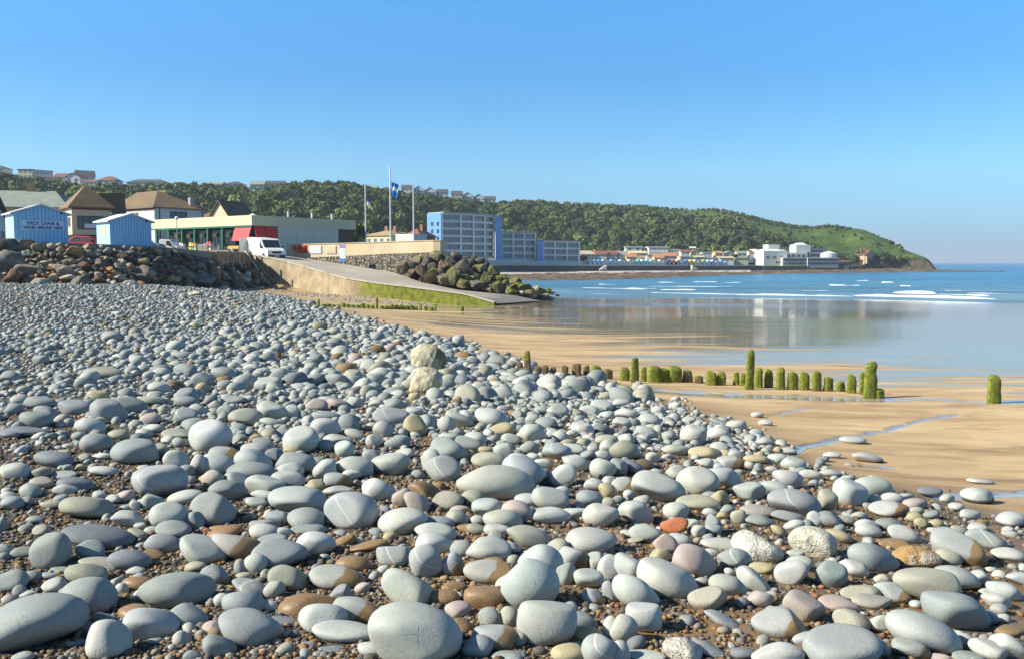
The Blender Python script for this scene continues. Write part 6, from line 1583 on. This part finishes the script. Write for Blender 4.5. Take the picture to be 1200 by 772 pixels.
# ------------------------------------------------------------------ the uncounted rest of the pebble bank
# occupancy raster in azimuth and log distance
A0, A1, DA = -.78, .78, .0020
L0, L1, DL = math.log(2.6), math.log(95), .0022
NA, NL = int((A1 - A0) / DA), int((L1 - L0) / DL)
occ = np.zeros((NA, NL), bool)
def cell(x, y):
    return int((math.atan2(x, y) - A0) / DA), int((math.log(math.hypot(x, y)) - L0) / DL)
def stamp(x, y, r, k=.85):
    d = math.hypot(x, y)
    ia, il = cell(x, y)
    ra = max(0, int(r * k / d / DA)); rl = max(0, int(r * k / d / DL))
    a0, a1, l0, l1 = max(0, ia - ra), min(NA, ia + ra + 1), max(0, il - rl), min(NL, il + rl + 1)
    if a0 >= a1 or l0 >= l1: return
    aa = (np.arange(a0, a1) - ia) / max(1, ra + .5); ll = (np.arange(l0, l1) - il) / max(1, rl + .5)
    occ[a0:a1, l0:l1] |= (aa[:, None] ** 2 + ll[None] ** 2) <= 1
def free(x, y, r, k=.75):
    d = math.hypot(x, y)
    ia, il = cell(x, y)
    ra = int(r * k / d / DA); rl = int(r * k / d / DL)
    for da, dl in ((0, 0), (ra, 0), (-ra, 0), (0, rl), (0, -rl)):
        i, j = ia + da, il + dl
        if i < 0 or j < 0 or i >= NA or j >= NL: return False
        if occ[i, j]: return False
    return True
for e in TR:
    stamp(e['P'].x, e['P'].y, max(e['W'], e['L']) / 2 * .95)
for e in TR[-2:]:
    stamp(e['P'].x, e['P'].y - .45, e['W'] * .62); stamp(e['P'].x, e['P'].y, e['W'] * .7)
LIB = {2: [worn(5000 + i, 2, 5, .09) for i in range(40)], 3: [worn(5100 + i, 3, 5, .09) for i in range(30)], 1: [worn(5200 + i, 1, 4, .08) for i in range(24)]}
PV = {1: ([], [], []), 2: ([], [], []), 3: ([], [], [])}
cnt = {1: 0, 2: 0, 3: 0}
def put(x, y, r, lod, lift=.30, flat=None, tone=None):
    flat = SG.uniform(.50, .90) if flat is None else flat
    el = SG.uniform(.70, 1.0)
    V, F = LIB[lod][SG.integers(len(LIB[lod]))]
    U = V * np.array([r * 1.08, r * el, r * flat])
    U = U @ rot(SG.uniform(0, 6.28), SG.normal(0, .20), SG.normal(0, .18)).T
    U = U + np.array([x, y, 0]); U[:, 2] += float(tz(x, y)) + r * flat * lift
    q = SG.uniform() ** np.interp(x / y, [-.45, .35], [1.45, .85])
    c = tone if tone is not None else (.36, .375, .35) if .42 <= q < .80 else PALC['g' if q < .42 else 'l' if q < .80 else 'o' if q < .88 else 'd' if q < .93 else 'p' if q < .95 else 'b' if q < .98 else 'y']
    col = np.array(c) * SG.uniform(.82, 1.12)
    A, B, C = PV[lod]
    A.append(U.astype(np.float32)); B.append(F + cnt[lod]); C.append(np.repeat(col[None].astype(np.float32), len(U), 0)); cnt[lod] += len(U)
# quick look-up of ground height from the beach grid
_ly = np.log(yy[1:]); _zg = ZZ[1:]
def tz(x, y):
    j = (x / y + 1.25) / 2.5 * (nC - 1); i = np.interp(math.log(y), _ly, np.arange(len(_ly)))
    i0, j0 = min(len(_ly) - 2, int(i)), max(0, min(nC - 2, int(j))); fi, fj = i - i0, j - j0
    return (_zg[i0, j0] * (1 - fi) + _zg[i0 + 1, j0] * fi) * (1 - fj) + (_zg[i0, j0 + 1] * (1 - fi) + _zg[i0 + 1, j0 + 1] * fi) * fj
for k, e in enumerate(REST):
    U, F = stone_verts(e, 3, 4000 + k)
    A, B, C = PV[3]
    A.append((U + np.array(e['P'])).astype(np.float32)); B.append(F + cnt[3]); C.append(np.repeat(np.array(PALC[e['c']])[None] * SG.uniform(.9, 1.1), len(U), 0).astype(np.float32)); cnt[3] += len(U)

def scatter(n, d0, d1, rfun, accept, lodf, k_free=.75, k_st=.85, lift=.3, tone=None):
    ok = 0
    a = SG.uniform(-.66, .66, n); u = SG.uniform(0, 1, n)
    d = np.sqrt(d0 ** 2 + (d1 ** 2 - d0 ** 2) * u) if d1 / d0 < 3 else np.exp(np.log(d0) + (np.log(d1) - np.log(d0)) * u ** .8)
    X = d * np.sin(a); Y = d * np.cos(a)
    Z = tps_eval(_fit, X, Y)
    PX, PY = project(np.stack([X, Y, Z], -1))
    R_ = rfun(X, Y, PX, PY)
    acc = accept(X, Y, PX, PY)
    for i in np.nonzero(acc)[0]:
        if free(X[i], Y[i], R_[i], k_free):
            put(X[i], Y[i], R_[i], lodf(R_[i] / Y[i] * 1039), lift, tone=None if tone is None else tone())
            stamp(X[i], Y[i], R_[i], k_st); ok += 1
    return ok
def inpeb(X, Y, PX, PY, m=0):
    ed = pebble_mask(PX, PY)
    strip = (PX > 300) & (PX < 512) & (PY > np.interp(PX, [300, 350, 430, 512], [331, 343, 348, 357])) & (PY < np.interp(PX, [300, 350, 430, 512], [337, 347, 356, 361]))
    jit = SG.normal(0, 5, len(X)) * np.clip((PY - 330) / 100, .1, 1.6)
    return ((ed + jit > m) | strip) & (PX > -60) & (PX < 1260)
lod = lambda p: 3 if p > 13 else 2 if p > 3.2 else 1
gz = SinNoise(91, .35, 12)
def gravelly(X, Y): return gz(np.stack([X, Y, 0 * X], -1))
left_open = lambda PX, PY: sm(330, 60, PX) * sm(440, 520, PY)      # the open gravel patch at the near left
n_ = 0
# big ones behind the traced field
big = lambda X, Y, PX, PY: np.exp(SG.normal(math.log(.138), .27, len(X))) * np.interp(PX, [0, 200, 420], [.50, .74, 1.0]) * np.interp(Y, [12, 30, 55], [1.0, .85, .72])
n_ += scatter(9000, 11.5, 62, big, lambda X, Y, PX, PY: inpeb(X, Y, PX, PY) & (PY < 470) & (SG.uniform(0, 1, len(X)) < np.interp(PX, [0, 200, 380], [.10, .4, 1])), lod, .62, .80)
mid = lambda X, Y, PX, PY: np.exp(SG.normal(math.log(.056), .28, len(X))) * np.interp(Y, [4, 12, 40], [.8, 1.0, 1.1])
n_ += scatter(42000, 8.5, 80, mid, lambda X, Y, PX, PY: inpeb(X, Y, PX, PY) & (SG.uniform(0, 1, len(X)) < np.interp(Y, [8.5, 13], [.45, 1]) * np.interp(PX, [0, 320], [.45, 1])), lod, .62, .80)
n_ += scatter(800, 3.3, 9.5, lambda X, Y, PX, PY: np.exp(SG.normal(math.log(.040), .28, len(X))), lambda X, Y, PX, PY: inpeb(X, Y, PX, PY, 6) & (SG.uniform(0, 1, len(X)) > left_open(PX, PY) * .7) & (SG.uniform(0, 1, len(X)) < np.interp(PX, [300, 500], [1, .75])), lod, .9, 1.0, lift=.2)
sml = lambda X, Y, PX, PY: np.exp(SG.normal(math.log(.030), .25, len(X))) * np.interp(Y, [4, 12, 45], [.9, 1.0, 1.4])
n_ += scatter(60000, 5, 60, sml, lambda X, Y, PX, PY: inpeb(X, Y, PX, PY, 2) & (Y > 5) & (SG.uniform(0, 1, len(X)) < np.interp(Y, [6, 9, 13], [.12, .30, 1])) & (SG.uniform(0, 1, len(X)) < np.interp(PY, [330, 450, 620], [1, .9, .5]) * np.where(PY > 540, np.interp(PX, [300, 480], [1, .5]), 1)), lod, .75, .85)
n_ += scatter(2600, 3.3, 9, lambda X, Y, PX, PY: np.exp(SG.normal(math.log(.022), .28, len(X))), lambda X, Y, PX, PY: inpeb(X, Y, PX, PY, 4), lambda p: 2 if p > 2 else 1, .9, 1.0, lift=.25, tone=lambda: [(.12, .10, .08), (.18, .13, .08), (.16, .16, .155), (.26, .255, .235), (.21, .14, .07), (.09, .08, .07)][SG.integers(6)])
print('stones', n_)
V = np.concatenate([np.concatenate(PV[k][0]) for k in (1, 2, 3)]); T = np.concatenate([np.concatenate(PV[k][2]) for k in (1, 2, 3)])
off = {1: 0, 2: cnt[1], 3: cnt[1] + cnt[2]}
F = np.concatenate([np.concatenate(PV[k][1]) + off[k] for k in (1, 2, 3)])
o = np_mesh('beach_pebbles', V, F, STONE, T)
tag(o, label='countless smaller grey pebbles covering the whole sloping beach', cat='pebbles', kind='stuff')
print('pebble tris', len(F))

# fine gravel between the near stones
PV = {1: ([], [], []), 2: ([], [], []), 3: ([], [], [])}; cnt = {1: 0, 2: 0, 3: 0}
GT = [(.13, .085, .045), (.20, .125, .055), (.10, .085, .07), (.22, .20, .17), (.28, .17, .07), (.16, .155, .15), (.30, .28, .24), (.075, .06, .05), (.24, .12, .06)]
n = 52000
a = SG.uniform(-.60, .52, n); d = 3.2 * np.exp(SG.uniform(0, 1, n) ** 1.15 * math.log(11.0 / 3.2))
X = d * np.sin(a); Y = d * np.cos(a); PX, PY = project(np.stack([X, Y, tps_eval(_fit, X, Y)], -1))
keep = (pebble_mask(PX, PY) > 2) & (PX > -30) & (PX < 1230) & (PY < 800) & (SG.uniform(0, 1, n) < np.interp(PX, [0, 350, 700, 1200], [1, .95, .45, .2]) + .2 * gravelly(X, Y))
for i in np.nonzero(keep)[0]:
    ia, il = cell(X[i], Y[i])
    if 0 <= ia < NA and 0 <= il < NL and occ[ia, il]: continue
    r = math.exp(SG.normal(math.log(.0085), .38)) * (1 + .05 * Y[i])
    put(X[i], Y[i], min(r, .03), 1, .5, tone=GT[SG.integers(len(GT))])
o = np_mesh('gravel', np.concatenate(PV[1][0]), np.concatenate(PV[1][1]), STONE, np.concatenate(PV[1][2]))
tag(o, label='fine brown and grey gravel between the near cobbles', cat='gravel', kind='stuff')
print('gravel', len(PV[1][0]))
# ------------------------------------------------------------------ armour rocks
def rock_mat(name, weed=False):
    m, nt, b = new_mat(name)
    L = nt.links
    oc = ocoord(nt)
    t = attr(nt, 'tint').outputs['Color']
    n1 = noise(nt, oc, 2.2, 6, .68); n2 = noise(nt, oc, 9, 5, .65)
    c = mixc(nt, n1, mixc(nt, 1.0, t, (.55, .52, .5), 'MULTIPLY'), mixc(nt, 1.0, t, (1.5, 1.45, 1.35), 'MULTIPLY'))
    c = mixc(nt, ramp(nt, n1, [(.52, 0), (.70, .7)]), c, mixc(nt, 1.0, t, (2.6, 2.4, 2.0), 'MULTIPLY'))
    if weed:
        geo = nd(nt, 'ShaderNodeNewGeometry'); sp = nd(nt, 'ShaderNodeSeparateXYZ'); L.new(geo.outputs['Normal'], sp.inputs[0])
        f = mth(nt, 'ADD', mth(nt, 'MULTIPLY', sp.outputs[2], .16), mth(nt, 'ADD', mth(nt, 'MULTIPLY', n1, .85), mth(nt, 'MULTIPLY', n2, .25)))
        wd = ramp(nt, n2, [(.3, (.05, .07, .008)), (.5, (.14, .155, .012)), (.68, (.27, .26, .025))])
        c = mixc(nt, mth(nt, 'MULTIPLY', ramp(nt, f, [(.52, 0), (.68, .9)]), attr(nt, 'weed').outputs['Fac']), c, wd)
    L.new(c, b.inputs['Base Color'])
    b.inputs['Roughness'].default_value = .85
    b.inputs['Specular IOR Level'].default_value = .2
    bump(nt, b, mth(nt, 'ADD', n1, mth(nt, 'MULTIPLY', n2, .5)), .8, .10)
    return m
ROCK = rock_mat('armour_rock'); WEEDROCK = rock_mat('weedy_rock', True)
def angular(seed, sub=3):
    V, F = ICO[sub]
    g = np.random.default_rng(seed)
    P = V * 1.15
    for _ in range(11):
        n = g.normal(size=3); n /= np.linalg.norm(n); d = g.uniform(.50, .88); k = g.uniform(.006, .03)
        s = P @ n - d
        P = P - n * (k * np.log1p(np.exp(np.clip(s / k, -30, 30))))[:, None]
    P *= (1 + .07 * SinNoise(seed + 1, 3, 10)(V) + .045 * SinNoise(seed + 2, 8, 16)(V))[:, None]
    lo, hi = P.min(0), P.max(0)
    return (P - (lo + hi) / 2) / ((hi - lo) / 2), F
BG = np.random.default_rng(606)
toe_px = [-90, 0, 60, 100, 150, 200, 250, 300, 335]
toe = np.array([(lambda p: (p.x, p.y, float(ground(p.x, p.y)) - .05))(at(px, py, d)) for px, py, d in [(-90,320,42),(0,325,43.5),(60,329,44.5),(100,331,46.5),(150,333,50),(200,334,56),(250,335,64),(300,335,74),(335,338,80)]])
top_ = np.array([(-33, 49.2), (-28.4, 50.3), (-26.6, 52.0), (-25.5, 53.6), (-24.4, 57.2), (-24.0, 61.5), (-24.8, 69), (-25.6, 79), (-25.0, 84)])
top_ = np.c_[top_, [promz(y) - .12 for y in top_[:, 1]]]
top_[-1, 2] = E + .1; top_[-2, 2] = E + .35
def bank(px, t):
    a = np.array([np.interp(px, toe_px, toe[:, k]) for k in range(3)]); b = np.array([np.interp(px, toe_px, top_[:, k]) for k in range(3)])
    return a + (b - a) * t
gp = np.linspace(-90, 335, 60); gt = np.linspace(-.1, 1.0, 9)
V = np.array([[bank(p, t) + np.array([.15, .35, -.30]) for t in gt] for p in gp]).reshape(-1, 3)
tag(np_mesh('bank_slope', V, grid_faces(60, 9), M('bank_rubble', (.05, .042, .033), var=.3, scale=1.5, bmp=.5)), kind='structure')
RC = {'dark brown': (.095, .080, .064), 'grey brown': (.165, .148, .122), 'dark grey': (.125, .122, .115), 'tan': (.27, .20, .125), 'pale grey': (.30, .28, .235), 'reddish brown': (.15, .085, .052), 'orange tan': (.34, .185, .085)}
spots = []
def try_spot(px, t, w, colour, asp=.75, force=False):
    P = bank(px, t); sx = 1039 / P[1]
    q = project(P); r = w * sx / 2
    if not force:
        for (x2, y2, r2) in [(s['q'][0], s['q'][1], s['r']) for s in spots]:
            if math.hypot((q[0] - x2), (q[1] - y2) * 1.35) < .72 * (r + r2): return False
    spots.append(dict(px=px, t=t, w=w, c=colour, q=(float(q[0]), float(q[1])), r=r, P=P, asp=asp))
    return True
# the ones that stand out in the photograph: px, t (0 foot .. 1 top), width, colour
for px, t, w, c, asp, l in [(4, .42, 2.0, 'dark grey', .95, 'big blue grey rock at the very left end of the bank'), (30, .30, 1.6, 'grey brown', .5, 'wide pinkish flat rock near the left end of the bank'), (48, -.02, 1.25, 'pale grey', .7, 'pale squared rock at the foot of the bank'), (95, -.05, 1.5, 'grey brown', 1.0, 'large olive square rock standing forward of the bank'),
                          (127, .32, .75, 'orange tan', .9, 'bright orange tan rock in the middle of the bank'), (116, .50, .85, 'grey brown', .9, 'rounded brown rock with a pale top, above the orange tan rock'), (72, .30, 1.5, 'pale grey', .45, 'long pale rock below the sign hut'), (80, .12, 1.2, 'pale grey', .4, 'second long pale rock just below the first'),
                          (62, .93, .62, 'pale grey', 1.0, 'pale round rock at the top by the corner of the sign hut'), (36, .86, 1.2, 'tan', .55, 'tan flat rock at the top below the sign hut'), (150, -.02, 1.3, 'pale grey', .55, 'white pointed rock at the foot below the plain hut'), (140, .12, 1.1, 'pale grey', .6, 'pale rounded rock beside the white pointed rock'),
                          (200, .18, .9, 'orange tan', .9, 'small orange rock right of the plain hut'), (222, .30, 1.6, 'tan', .8, 'leaning tan rock in the lower bank near the shuttering'), (238, .12, 2.3, 'grey brown', .5, 'widest grey rock at the foot of the bank near the shuttering'), (262, .38, 1.5, 'tan', .9, 'tan upright rock below the plank shuttering'),
                          (276, .05, 1.9, 'dark brown', .7, 'dark brown rock at the foot below the plank shuttering'), (288, .35, 1.6, 'grey brown', .7, 'brown rock under the leaning timber props'), (113, .06, 1.2, 'reddish brown', .7, 'reddish brown rock right of the large olive square rock')]:
    try_spot(px, t, w, c, asp, True); spots[-1]['label'] = l; spots[-1]['w'] *= .70; spots[-1]['r'] *= .70
names = list(RC)
for k in range(6000):
    if len(spots) > 288: break
    px = BG.uniform(-25, 328); t = BG.uniform(-.06, np.interp(px, [0, 200, 250, 328], [.97, .96, .80, .70]))
    d = bank(px, t)[1]
    w = math.exp(BG.normal(math.log(.68 if k < 1200 else .42), .36)) * (d / 50) ** .45
    c = names[BG.choice(len(names), p=[.22, .26, .13, .16, .12, .08, .03])]
    try_spot(px, t, w, c, BG.uniform(.5, .95))
named = [s for s in spots if 'label' in s]
grp = {}
for s in spots:
    if 'label' in s or s['q'][0] < -8: continue
    b = min(named, key=lambda l: math.hypot(s['q'][0] - l['q'][0], (s['q'][1] - l['q'][1]) * 1.6))
    dx, dy = s['q'][0] - b['q'][0], (s['q'][1] - b['q'][1]) * 1.6
    rel = ('right of' if dx > 0 else 'left of') if abs(dx) > abs(dy) else ('below' if dy > 0 else 'above')
    sz = 'big ' if s['r'] > 8.5 else 'small ' if s['r'] < 4.2 else ''
    s['dist'] = math.hypot(dx, dy)
    grp.setdefault((sz + s['c'], rel, b['label']), []).append(s)
SHORT = lambda t: ' '.join(t.replace('the very ', '').split()[:9])
for (c, rel, lab), lst in grp.items():
    lst.sort(key=lambda s: s['dist'])
    cut = {'dark brown rock at the foot below the plank shuttering': 'dark brown foot rock below the planks', 'rounded brown rock with a pale top, above the orange tan rock': 'rounded brown rock with a pale top'}.get(lab, lab)
    for w_ in (' at the very left', ' near the left', ' at the foot', ' standing forward', ' in the middle', ' with a pale top', ', above', ' below the', ' just below', ' at the top', ' beside the', ' right of', ' in the lower', ' under the'):
        i_ = cut.find(w_)
        if i_ > 0 and len(cut.split()) > 8 and len(cut[:i_].split()) >= 3: cut = cut[:i_]
    for i, s in enumerate(lst):
        o_ = '' if len(lst) == 1 else ['nearest ', 'second ', 'third ', 'fourth ', 'fifth ', 'sixth ', 'seventh ', 'eighth '][min(i, 7)]
        s['label'] = f"{o_}{c} rock {rel} the {cut}"
def put_rock(nm, P, w, asp, col, seed, label, cat, group, mat=ROCK, weed=None, depth=.9, sub=3):
    U, F = angular(seed, sub)
    U = U * np.array([w / 2, w / 2 * depth, w / 2 * asp])
    U = U @ rot(BG.uniform(-.6, .6), BG.normal(0, .2), BG.normal(0, .15)).T
    o = np_mesh(nm, U, F, mat, np.repeat(np.array(col)[None] * BG.uniform(.85, 1.2), len(U), 0), loc=P, attrs=None if weed is None else {'weed': np.full(len(U), weed)})
    return tag(o, label, cat, group)
for i, s in enumerate(spots):
    if 'label' not in s: continue
    put_rock('armour_rock', s['P'] + np.array([0, 0, .08 * s['w']]), s['w'] * 1.12, s['asp'], RC[s['c']], 7000 + i, s['label'], 'rock', 'armour rocks below the promenade')
# pale stones and small blocks out on the pebbles
for px, py, w, c, l in [(267, 350, 13, 'pale grey', 'pale yellow block standing on the pebbles before the rock bank'), (268, 341, 7, 'pale grey', 'small pale block resting behind the pale yellow block on the pebbles'), (228, 344, 17, 'pale grey', 'flat pale slab lying on the far pebbles'), (181, 343, 14, 'pale grey', 'thin pale slab lying farthest left on the far pebbles'), (297, 353, 9, 'dark grey', 'dark grey block right of the pale yellow block on the pebbles'),
                        (286, 404, 6, 'reddish brown', 'rust brown upright stone among the far pebbles'), (385, 412, 9, 'reddish brown', 'rust coloured stone among pebbles left of the lichened boulders')]:
    d = ray_ground(px, py + 2)
    put_rock('block', at(px, py, d), w * d / 1039, .8 if w < 14 else .4, RC[c], 7500 + px, l, 'rock', 'loose blocks on the far pebbles')

# heap of boulders at the slipway
HB = """125 138 95 80 b;195 120 70 70 d;190 165 60 40 b;230 90 60 60 o;300 70 60 60 d;285 105 60 60 d;355 65 80 75 o;420 70 70 55 d;490 65 90 60 d;330 130 60 50 d;255 150 90 65 b;420 125 100 80 b;515 135 100 105 d;580 110 60 60 d;640 100 70 50 d;690 115 40 40 d;635 145 80 65 o;580 170 50 50 b;340 170 70 60 m;310 205 140 85 m;405 220 90 80 o;465 200 90 120 m;540 215 90 60 m;535 250 90 60 m;620 255 110 65 d;615 205 40 40 o;680 215 80 90 m;730 160 80 70 m;700 275 80 45 o;760 265 90 80 m;800 200 50 50 m;810 240 60 50 m;845 290 110 60 m;880 225 90 60 m;900 255 90 50 m;945 270 100 75 m;970 305 90 60 o;1020 275 60 50 l;1050 290 80 60 m;1090 300 80 55 m;1080 325 70 40 l;1130 305 40 30 d;1120 340 60 25 l;1165 320 40 20 l;1000 325 60 35 l;150 110 45 45 d;370 190 70 50 d;590 215 60 50 d;500 180 60 50 d;390 160 60 50 b;720 210 50 50 d;930 305 50 40 l;860 260 60 40 m;770 215 50 50 m;450 95 70 55 d;550 85 60 45 d;600 75 45 35 d"""
HC = {'b': ('brown', (.13, .095, .07), .15), 'd': ('dark grey', (.085, .080, .072), .12), 'o': ('olive grey', (.16, .145, .095), .45), 'm': ('weed covered green', (.10, .09, .06), 1.0), 'l': ('pale grey', (.27, .26, .22), .25)}
ex = [450, 463, 493, 537, 604, 632, 662]; ey = [318, 320, 331, 341, 347, 351, 353]; ed = [89, 88, 85, 83, 83, 84, 86]
hb = []
for ent in HB.split(';'):
    x, y, w, h, c = ent.split()
    px = 450 + float(x) / 5.714; py = 290 + float(y) / 5.714; w = float(w) / 5.714; h = float(h) / 5.714
    up = max(0.0, np.interp(px, ex, ey) - (py + h / 2))
    d = np.interp(px, ex, ed) + .35 + up * .17
    hb.append(dict(px=px, py=py, w=w, h=h, c=c, d=d, up=up))
for rn, a, b in (('front', -1, 4), ('second', 4, 11), ('third', 11, 19), ('top', 19, 99)):
    for i, e in enumerate(sorted([e for e in hb if a <= e['up'] < b], key=lambda e: e['px'])):
        e['label'] = f"{HC[e['c']][0]} boulder, {ORD[i]} from the left in the {rn} row of the slipway heap"
for i, e in enumerate(hb):
    s = e['d'] / 1039
    put_rock('heap_boulder', at(e['px'], e['py'], e['d']), e['w'] * s * (1.12 if e['px'] < 590 else .95), e['h'] / e['w'] * (1.02 if e['px'] < 590 else .9), HC[e['c']][1], 8000 + i, e['label'], 'boulder', 'boulders heaped beside the slipway', WEEDROCK, HC[e['c']][2], sub=4 if e['w'] > 14 else 3)
# core of the heap
bm = bmesh.new()
for e in hb:
    p = at(e['px'], e['py'] + e['h'] * .2, e['d'] + .55)
    bm.verts.new(p)
    if e['up'] < 6: bm.verts.new((p.x, p.y - .2, p.z - 1.2))
for px, d, z in ((480, 91, 1.6), (520, 96, 1.0), (560, 97, .2), (640, 92, -.4), (660, 87, -.3)): bm.verts.new((xat(px, d), d, z))
bmesh.ops.convex_hull(bm, input=bm.verts)
# only the part well behind the rocks is kept: shrink a little towards the heap's axis
cx = Vector((0, 0, 0))
for v in bm.verts: cx += v.co
cx /= len(bm.verts)
for v in bm.verts: v.co = cx + (v.co - cx) * .93 + Vector((0, .35, -.25))
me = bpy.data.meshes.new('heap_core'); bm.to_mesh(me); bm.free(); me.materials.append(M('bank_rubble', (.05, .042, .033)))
o = bpy.data.objects.new('heap_core', me); COL.objects.link(o); tag(o, kind='structure')

# ------------------------------------------------------------------ groyne posts
def weed_wood_mat():
    m, nt, b = new_mat('weedy_timber')
    L = nt.links
    oc = ocoord(nt)
    n1 = noise(nt, oc, 14, 6, .7); n2 = noise(nt, oc, 40, 4, .7); n3 = noise(nt, ocoord(nt, (1, 1, .25)), 18, 5, .6)
    wood = ramp(nt, n3, [(.3, (.075, .05, .028)), (.55, (.20, .135, .07)), (.75, (.38, .28, .16))])
    wd = ramp(nt, n1, [(.28, (.055, .080, .008)), (.48, (.20, .235, .016)), (.66, (.38, .37, .03)), (.8, (.50, .44, .08))])
    wd = mixc(nt, ramp(nt, n2, [(.4, .6), (.6, 0)]), wd, (.035, .055, .008))
    f = mth(nt, 'ADD', attr(nt, 'weed').outputs['Fac'], mth(nt, 'MULTIPLY', mth(nt, 'SUBTRACT', n1, .5), 1.1))
    c = mixc(nt, ramp(nt, f, [(.42, 0), (.58, 1)]), wood, wd)
    L.new(c, b.inputs['Base Color']); b.inputs['Roughness'].default_value = .85
    bump(nt, b, mth(nt, 'ADD', n1, n2), 1.0, .03)
    return m
WEEDWOOD = weed_wood_mat()
def post(px, ytop, ybot, w, weed, label, seed, group, nm='groyne_post', lean=0.0, thick=.55, wfoot=None):
    d = ray_ground(px, ybot)
    B = at(px, ybot, d); s = d / 1039
    Hh = (ybot - ytop) * s; Wd = w * s
    g = np.random.default_rng(seed)
    n, k = 22, 22
    t = np.linspace(0, 1, k); a = np.linspace(0, 2 * math.pi, n, endpoint=False)
    TT, AA = np.meshgrid(t, a, indexing='ij')
    N1 = SinNoise(seed, 5 / max(Wd, .12), 14); N2 = SinNoise(seed + 1, 16 / max(Wd, .12), 20)
    cap = np.sqrt(np.clip(1 - np.clip((TT - .86) / .14, 0, 1) ** 2.6, 0, 1)) * .94 + .06 * (TT < .999)
    taper = (1.06 - .22 * TT) * cap
    ce, se = np.cos(AA), np.sin(AA)
    X = np.sign(ce) * np.abs(ce) ** .75 * Wd / 2 * taper; Y = np.sign(se) * np.abs(se) ** .75 * Wd * thick / 2 * taper
    Z = -.15 + (Hh + .15) * TT + (TT > .7) * .10 * Hh * np.cos(AA - g.uniform(0, 6.28)) * min(1, Wd / .2) * (TT - .7) / .3 * cap
    P = np.stack([X, Y, Z], -1)
    dr = 1 + .14 * N1(P) + .07 * N2(P)
    X, Y = X * dr, Y * dr
    X = X + lean * Z
    V = np.concatenate([np.stack([X, Y, Z], -1).reshape(-1, 3), [[lean * Hh, 0, Z[-1].mean() + .003]]])
    i = np.arange(k - 1)[:, None] * n + np.arange(n)[None]
    j = np.arange(k - 1)[:, None] * n + (np.arange(n)[None] + 1) % n
    Q = np.stack([i, j, j + n, i + n], -1).reshape(-1, 4)
    tri = np.concatenate([Q[:, [0, 1, 2]], Q[:, [0, 2, 3]], np.array([[(k - 1) * n + q, (k - 1) * n + (q + 1) % n, k * n] for q in range(n)])])
    zz = V[:, 2] / max(Hh, .01)
    wa = np.clip(weed if weed >= 1 else weed * (0.55 + .9 * zz), 0, 1.2) - .45 * (zz < .14) - .40 * np.clip(SinNoise(seed + 5, 9, 12)(V) * 1.6, 0, 1)
    o = np_mesh(nm, V, tri, WEEDWOOD, attrs={'weed': wa}, loc=B)
    o.rotation_euler = (0, 0, R(g.uniform(-12, 12)))
    return tag(o, label, 'post', group)
G1 = 'weedy timber stumps of the near groyne'
def q7(x, y0, y1, w): return 580 + x / 1.935, 390 + y0 / 1.935, 390 + y1 / 1.935, w / 1.935
for i, (x, y0, y1, w, weed, l) in enumerate([(75, 38, 98, 17, .55, 'tall brown post with a green top, nearest the pebbles'), (317, 54, 113, 20, 1.0, 'tall notched green post between the worn stumps and the green stumps'), (577, 37, 128, 21, 1.2, 'tallest slender post, thick with bright green weed'),
                                             (850, 64, 146, 31, 1.2, 'tall broad green post at the seaward end of the stump row'), (1131, 94, 156, 32, 1.2, 'broad green post standing alone farthest out on the sand')]):
    px, a, b_, w_ = q7(x, y0, y1, w)
    post(px, a, b_, w_, weed, l, 900 + i, 'tall posts of the near groyne', lean=[-.06, 0, .02, .01, 0][i])
short = [(8, 65, 82, 12, .2), (22, 66, 84, 14, .2), (40, 68, 88, 14, .15), (56, 64, 92, 16, .3), (98, 74, 98, 18, .1), (113, 72, 97, 20, .1), (132, 76, 98, 16, .15), (158, 72, 99, 18, .35), (185, 68, 100, 24, .45), (207, 72, 100, 16, .4), (231, 72, 102, 22, .5), (257, 80, 103, 22, .4),
         (294, 76, 108, 24, 1.2), (337, 75, 110, 15, 1.0), (362, 73, 111, 34, 1.2), (383, 78, 111, 26, 1.1), (407, 74, 111, 36, 1.2), (437, 82, 111, 24, .55), (462, 95, 113, 22, .5), (490, 85, 118, 26, 1.2), (513, 86, 118, 22, 1.2), (547, 87, 118, 15, 1.2), (562, 90, 119, 14, 1.2), (598, 78, 124, 19, 1.2), (620, 80, 123, 21, 1.2),
         (647, 77, 128, 22, 1.2), (675, 86, 128, 25, 1.2), (701, 87, 129, 24, 1.2), (729, 84, 131, 23, 1.2), (756, 98, 131, 24, 1.2), (783, 108, 132, 22, 1.2), (808, 92, 136, 22, 1.2), (832, 87, 139, 13, 1.2), (872, 125, 146, 26, 1.0)]
for i, (x, y0, y1, w, weed) in enumerate(short):
    px, a, b_, w_ = q7(x, y0, y1, w)
    k = 'low brown worn' if weed < .3 else 'pale tan and green worn' if weed < .6 else 'green weed covered'
    sz = ' wide' if w > 30 else ' narrow' if w < 16 else ''
    post(px, a, b_, w_, weed, f'{k}{sz} stump, {ORD[i]} from the pebbles along the near groyne', 930 + i, G1, 'groyne_stump', thick=.7)
G2 = 'green stumps of the far groyne by the slipway'
k2 = 0
for x in np.linspace(345, 510, 30):
    yb = np.interp(x, [341, 430, 512], [357.5, 361.5, 364.5]); hh_ = BG.uniform(3.5, 6.5) if x > 400 else BG.uniform(2.5, 4)
    tall = k2 in (5, 17, 26, 29)
    post(x, yb - (13 if k2 == 17 else 8.5 if tall else hh_), yb, 3.2 if tall else BG.uniform(5.5, 8), 1.15, f"{'thin upright post' if tall else 'low green weed covered stump'}, {ORD[k2]} along the far groyne", 970 + k2, G2, 'groyne_post' if tall else 'groyne_stump', thick=.7)
    k2 += 1
post(541.5, 359, 364.5, 4.5, 1.0, 'single dark green stump beyond the seaward end of the far groyne', 1005, G2, 'groyne_stump')
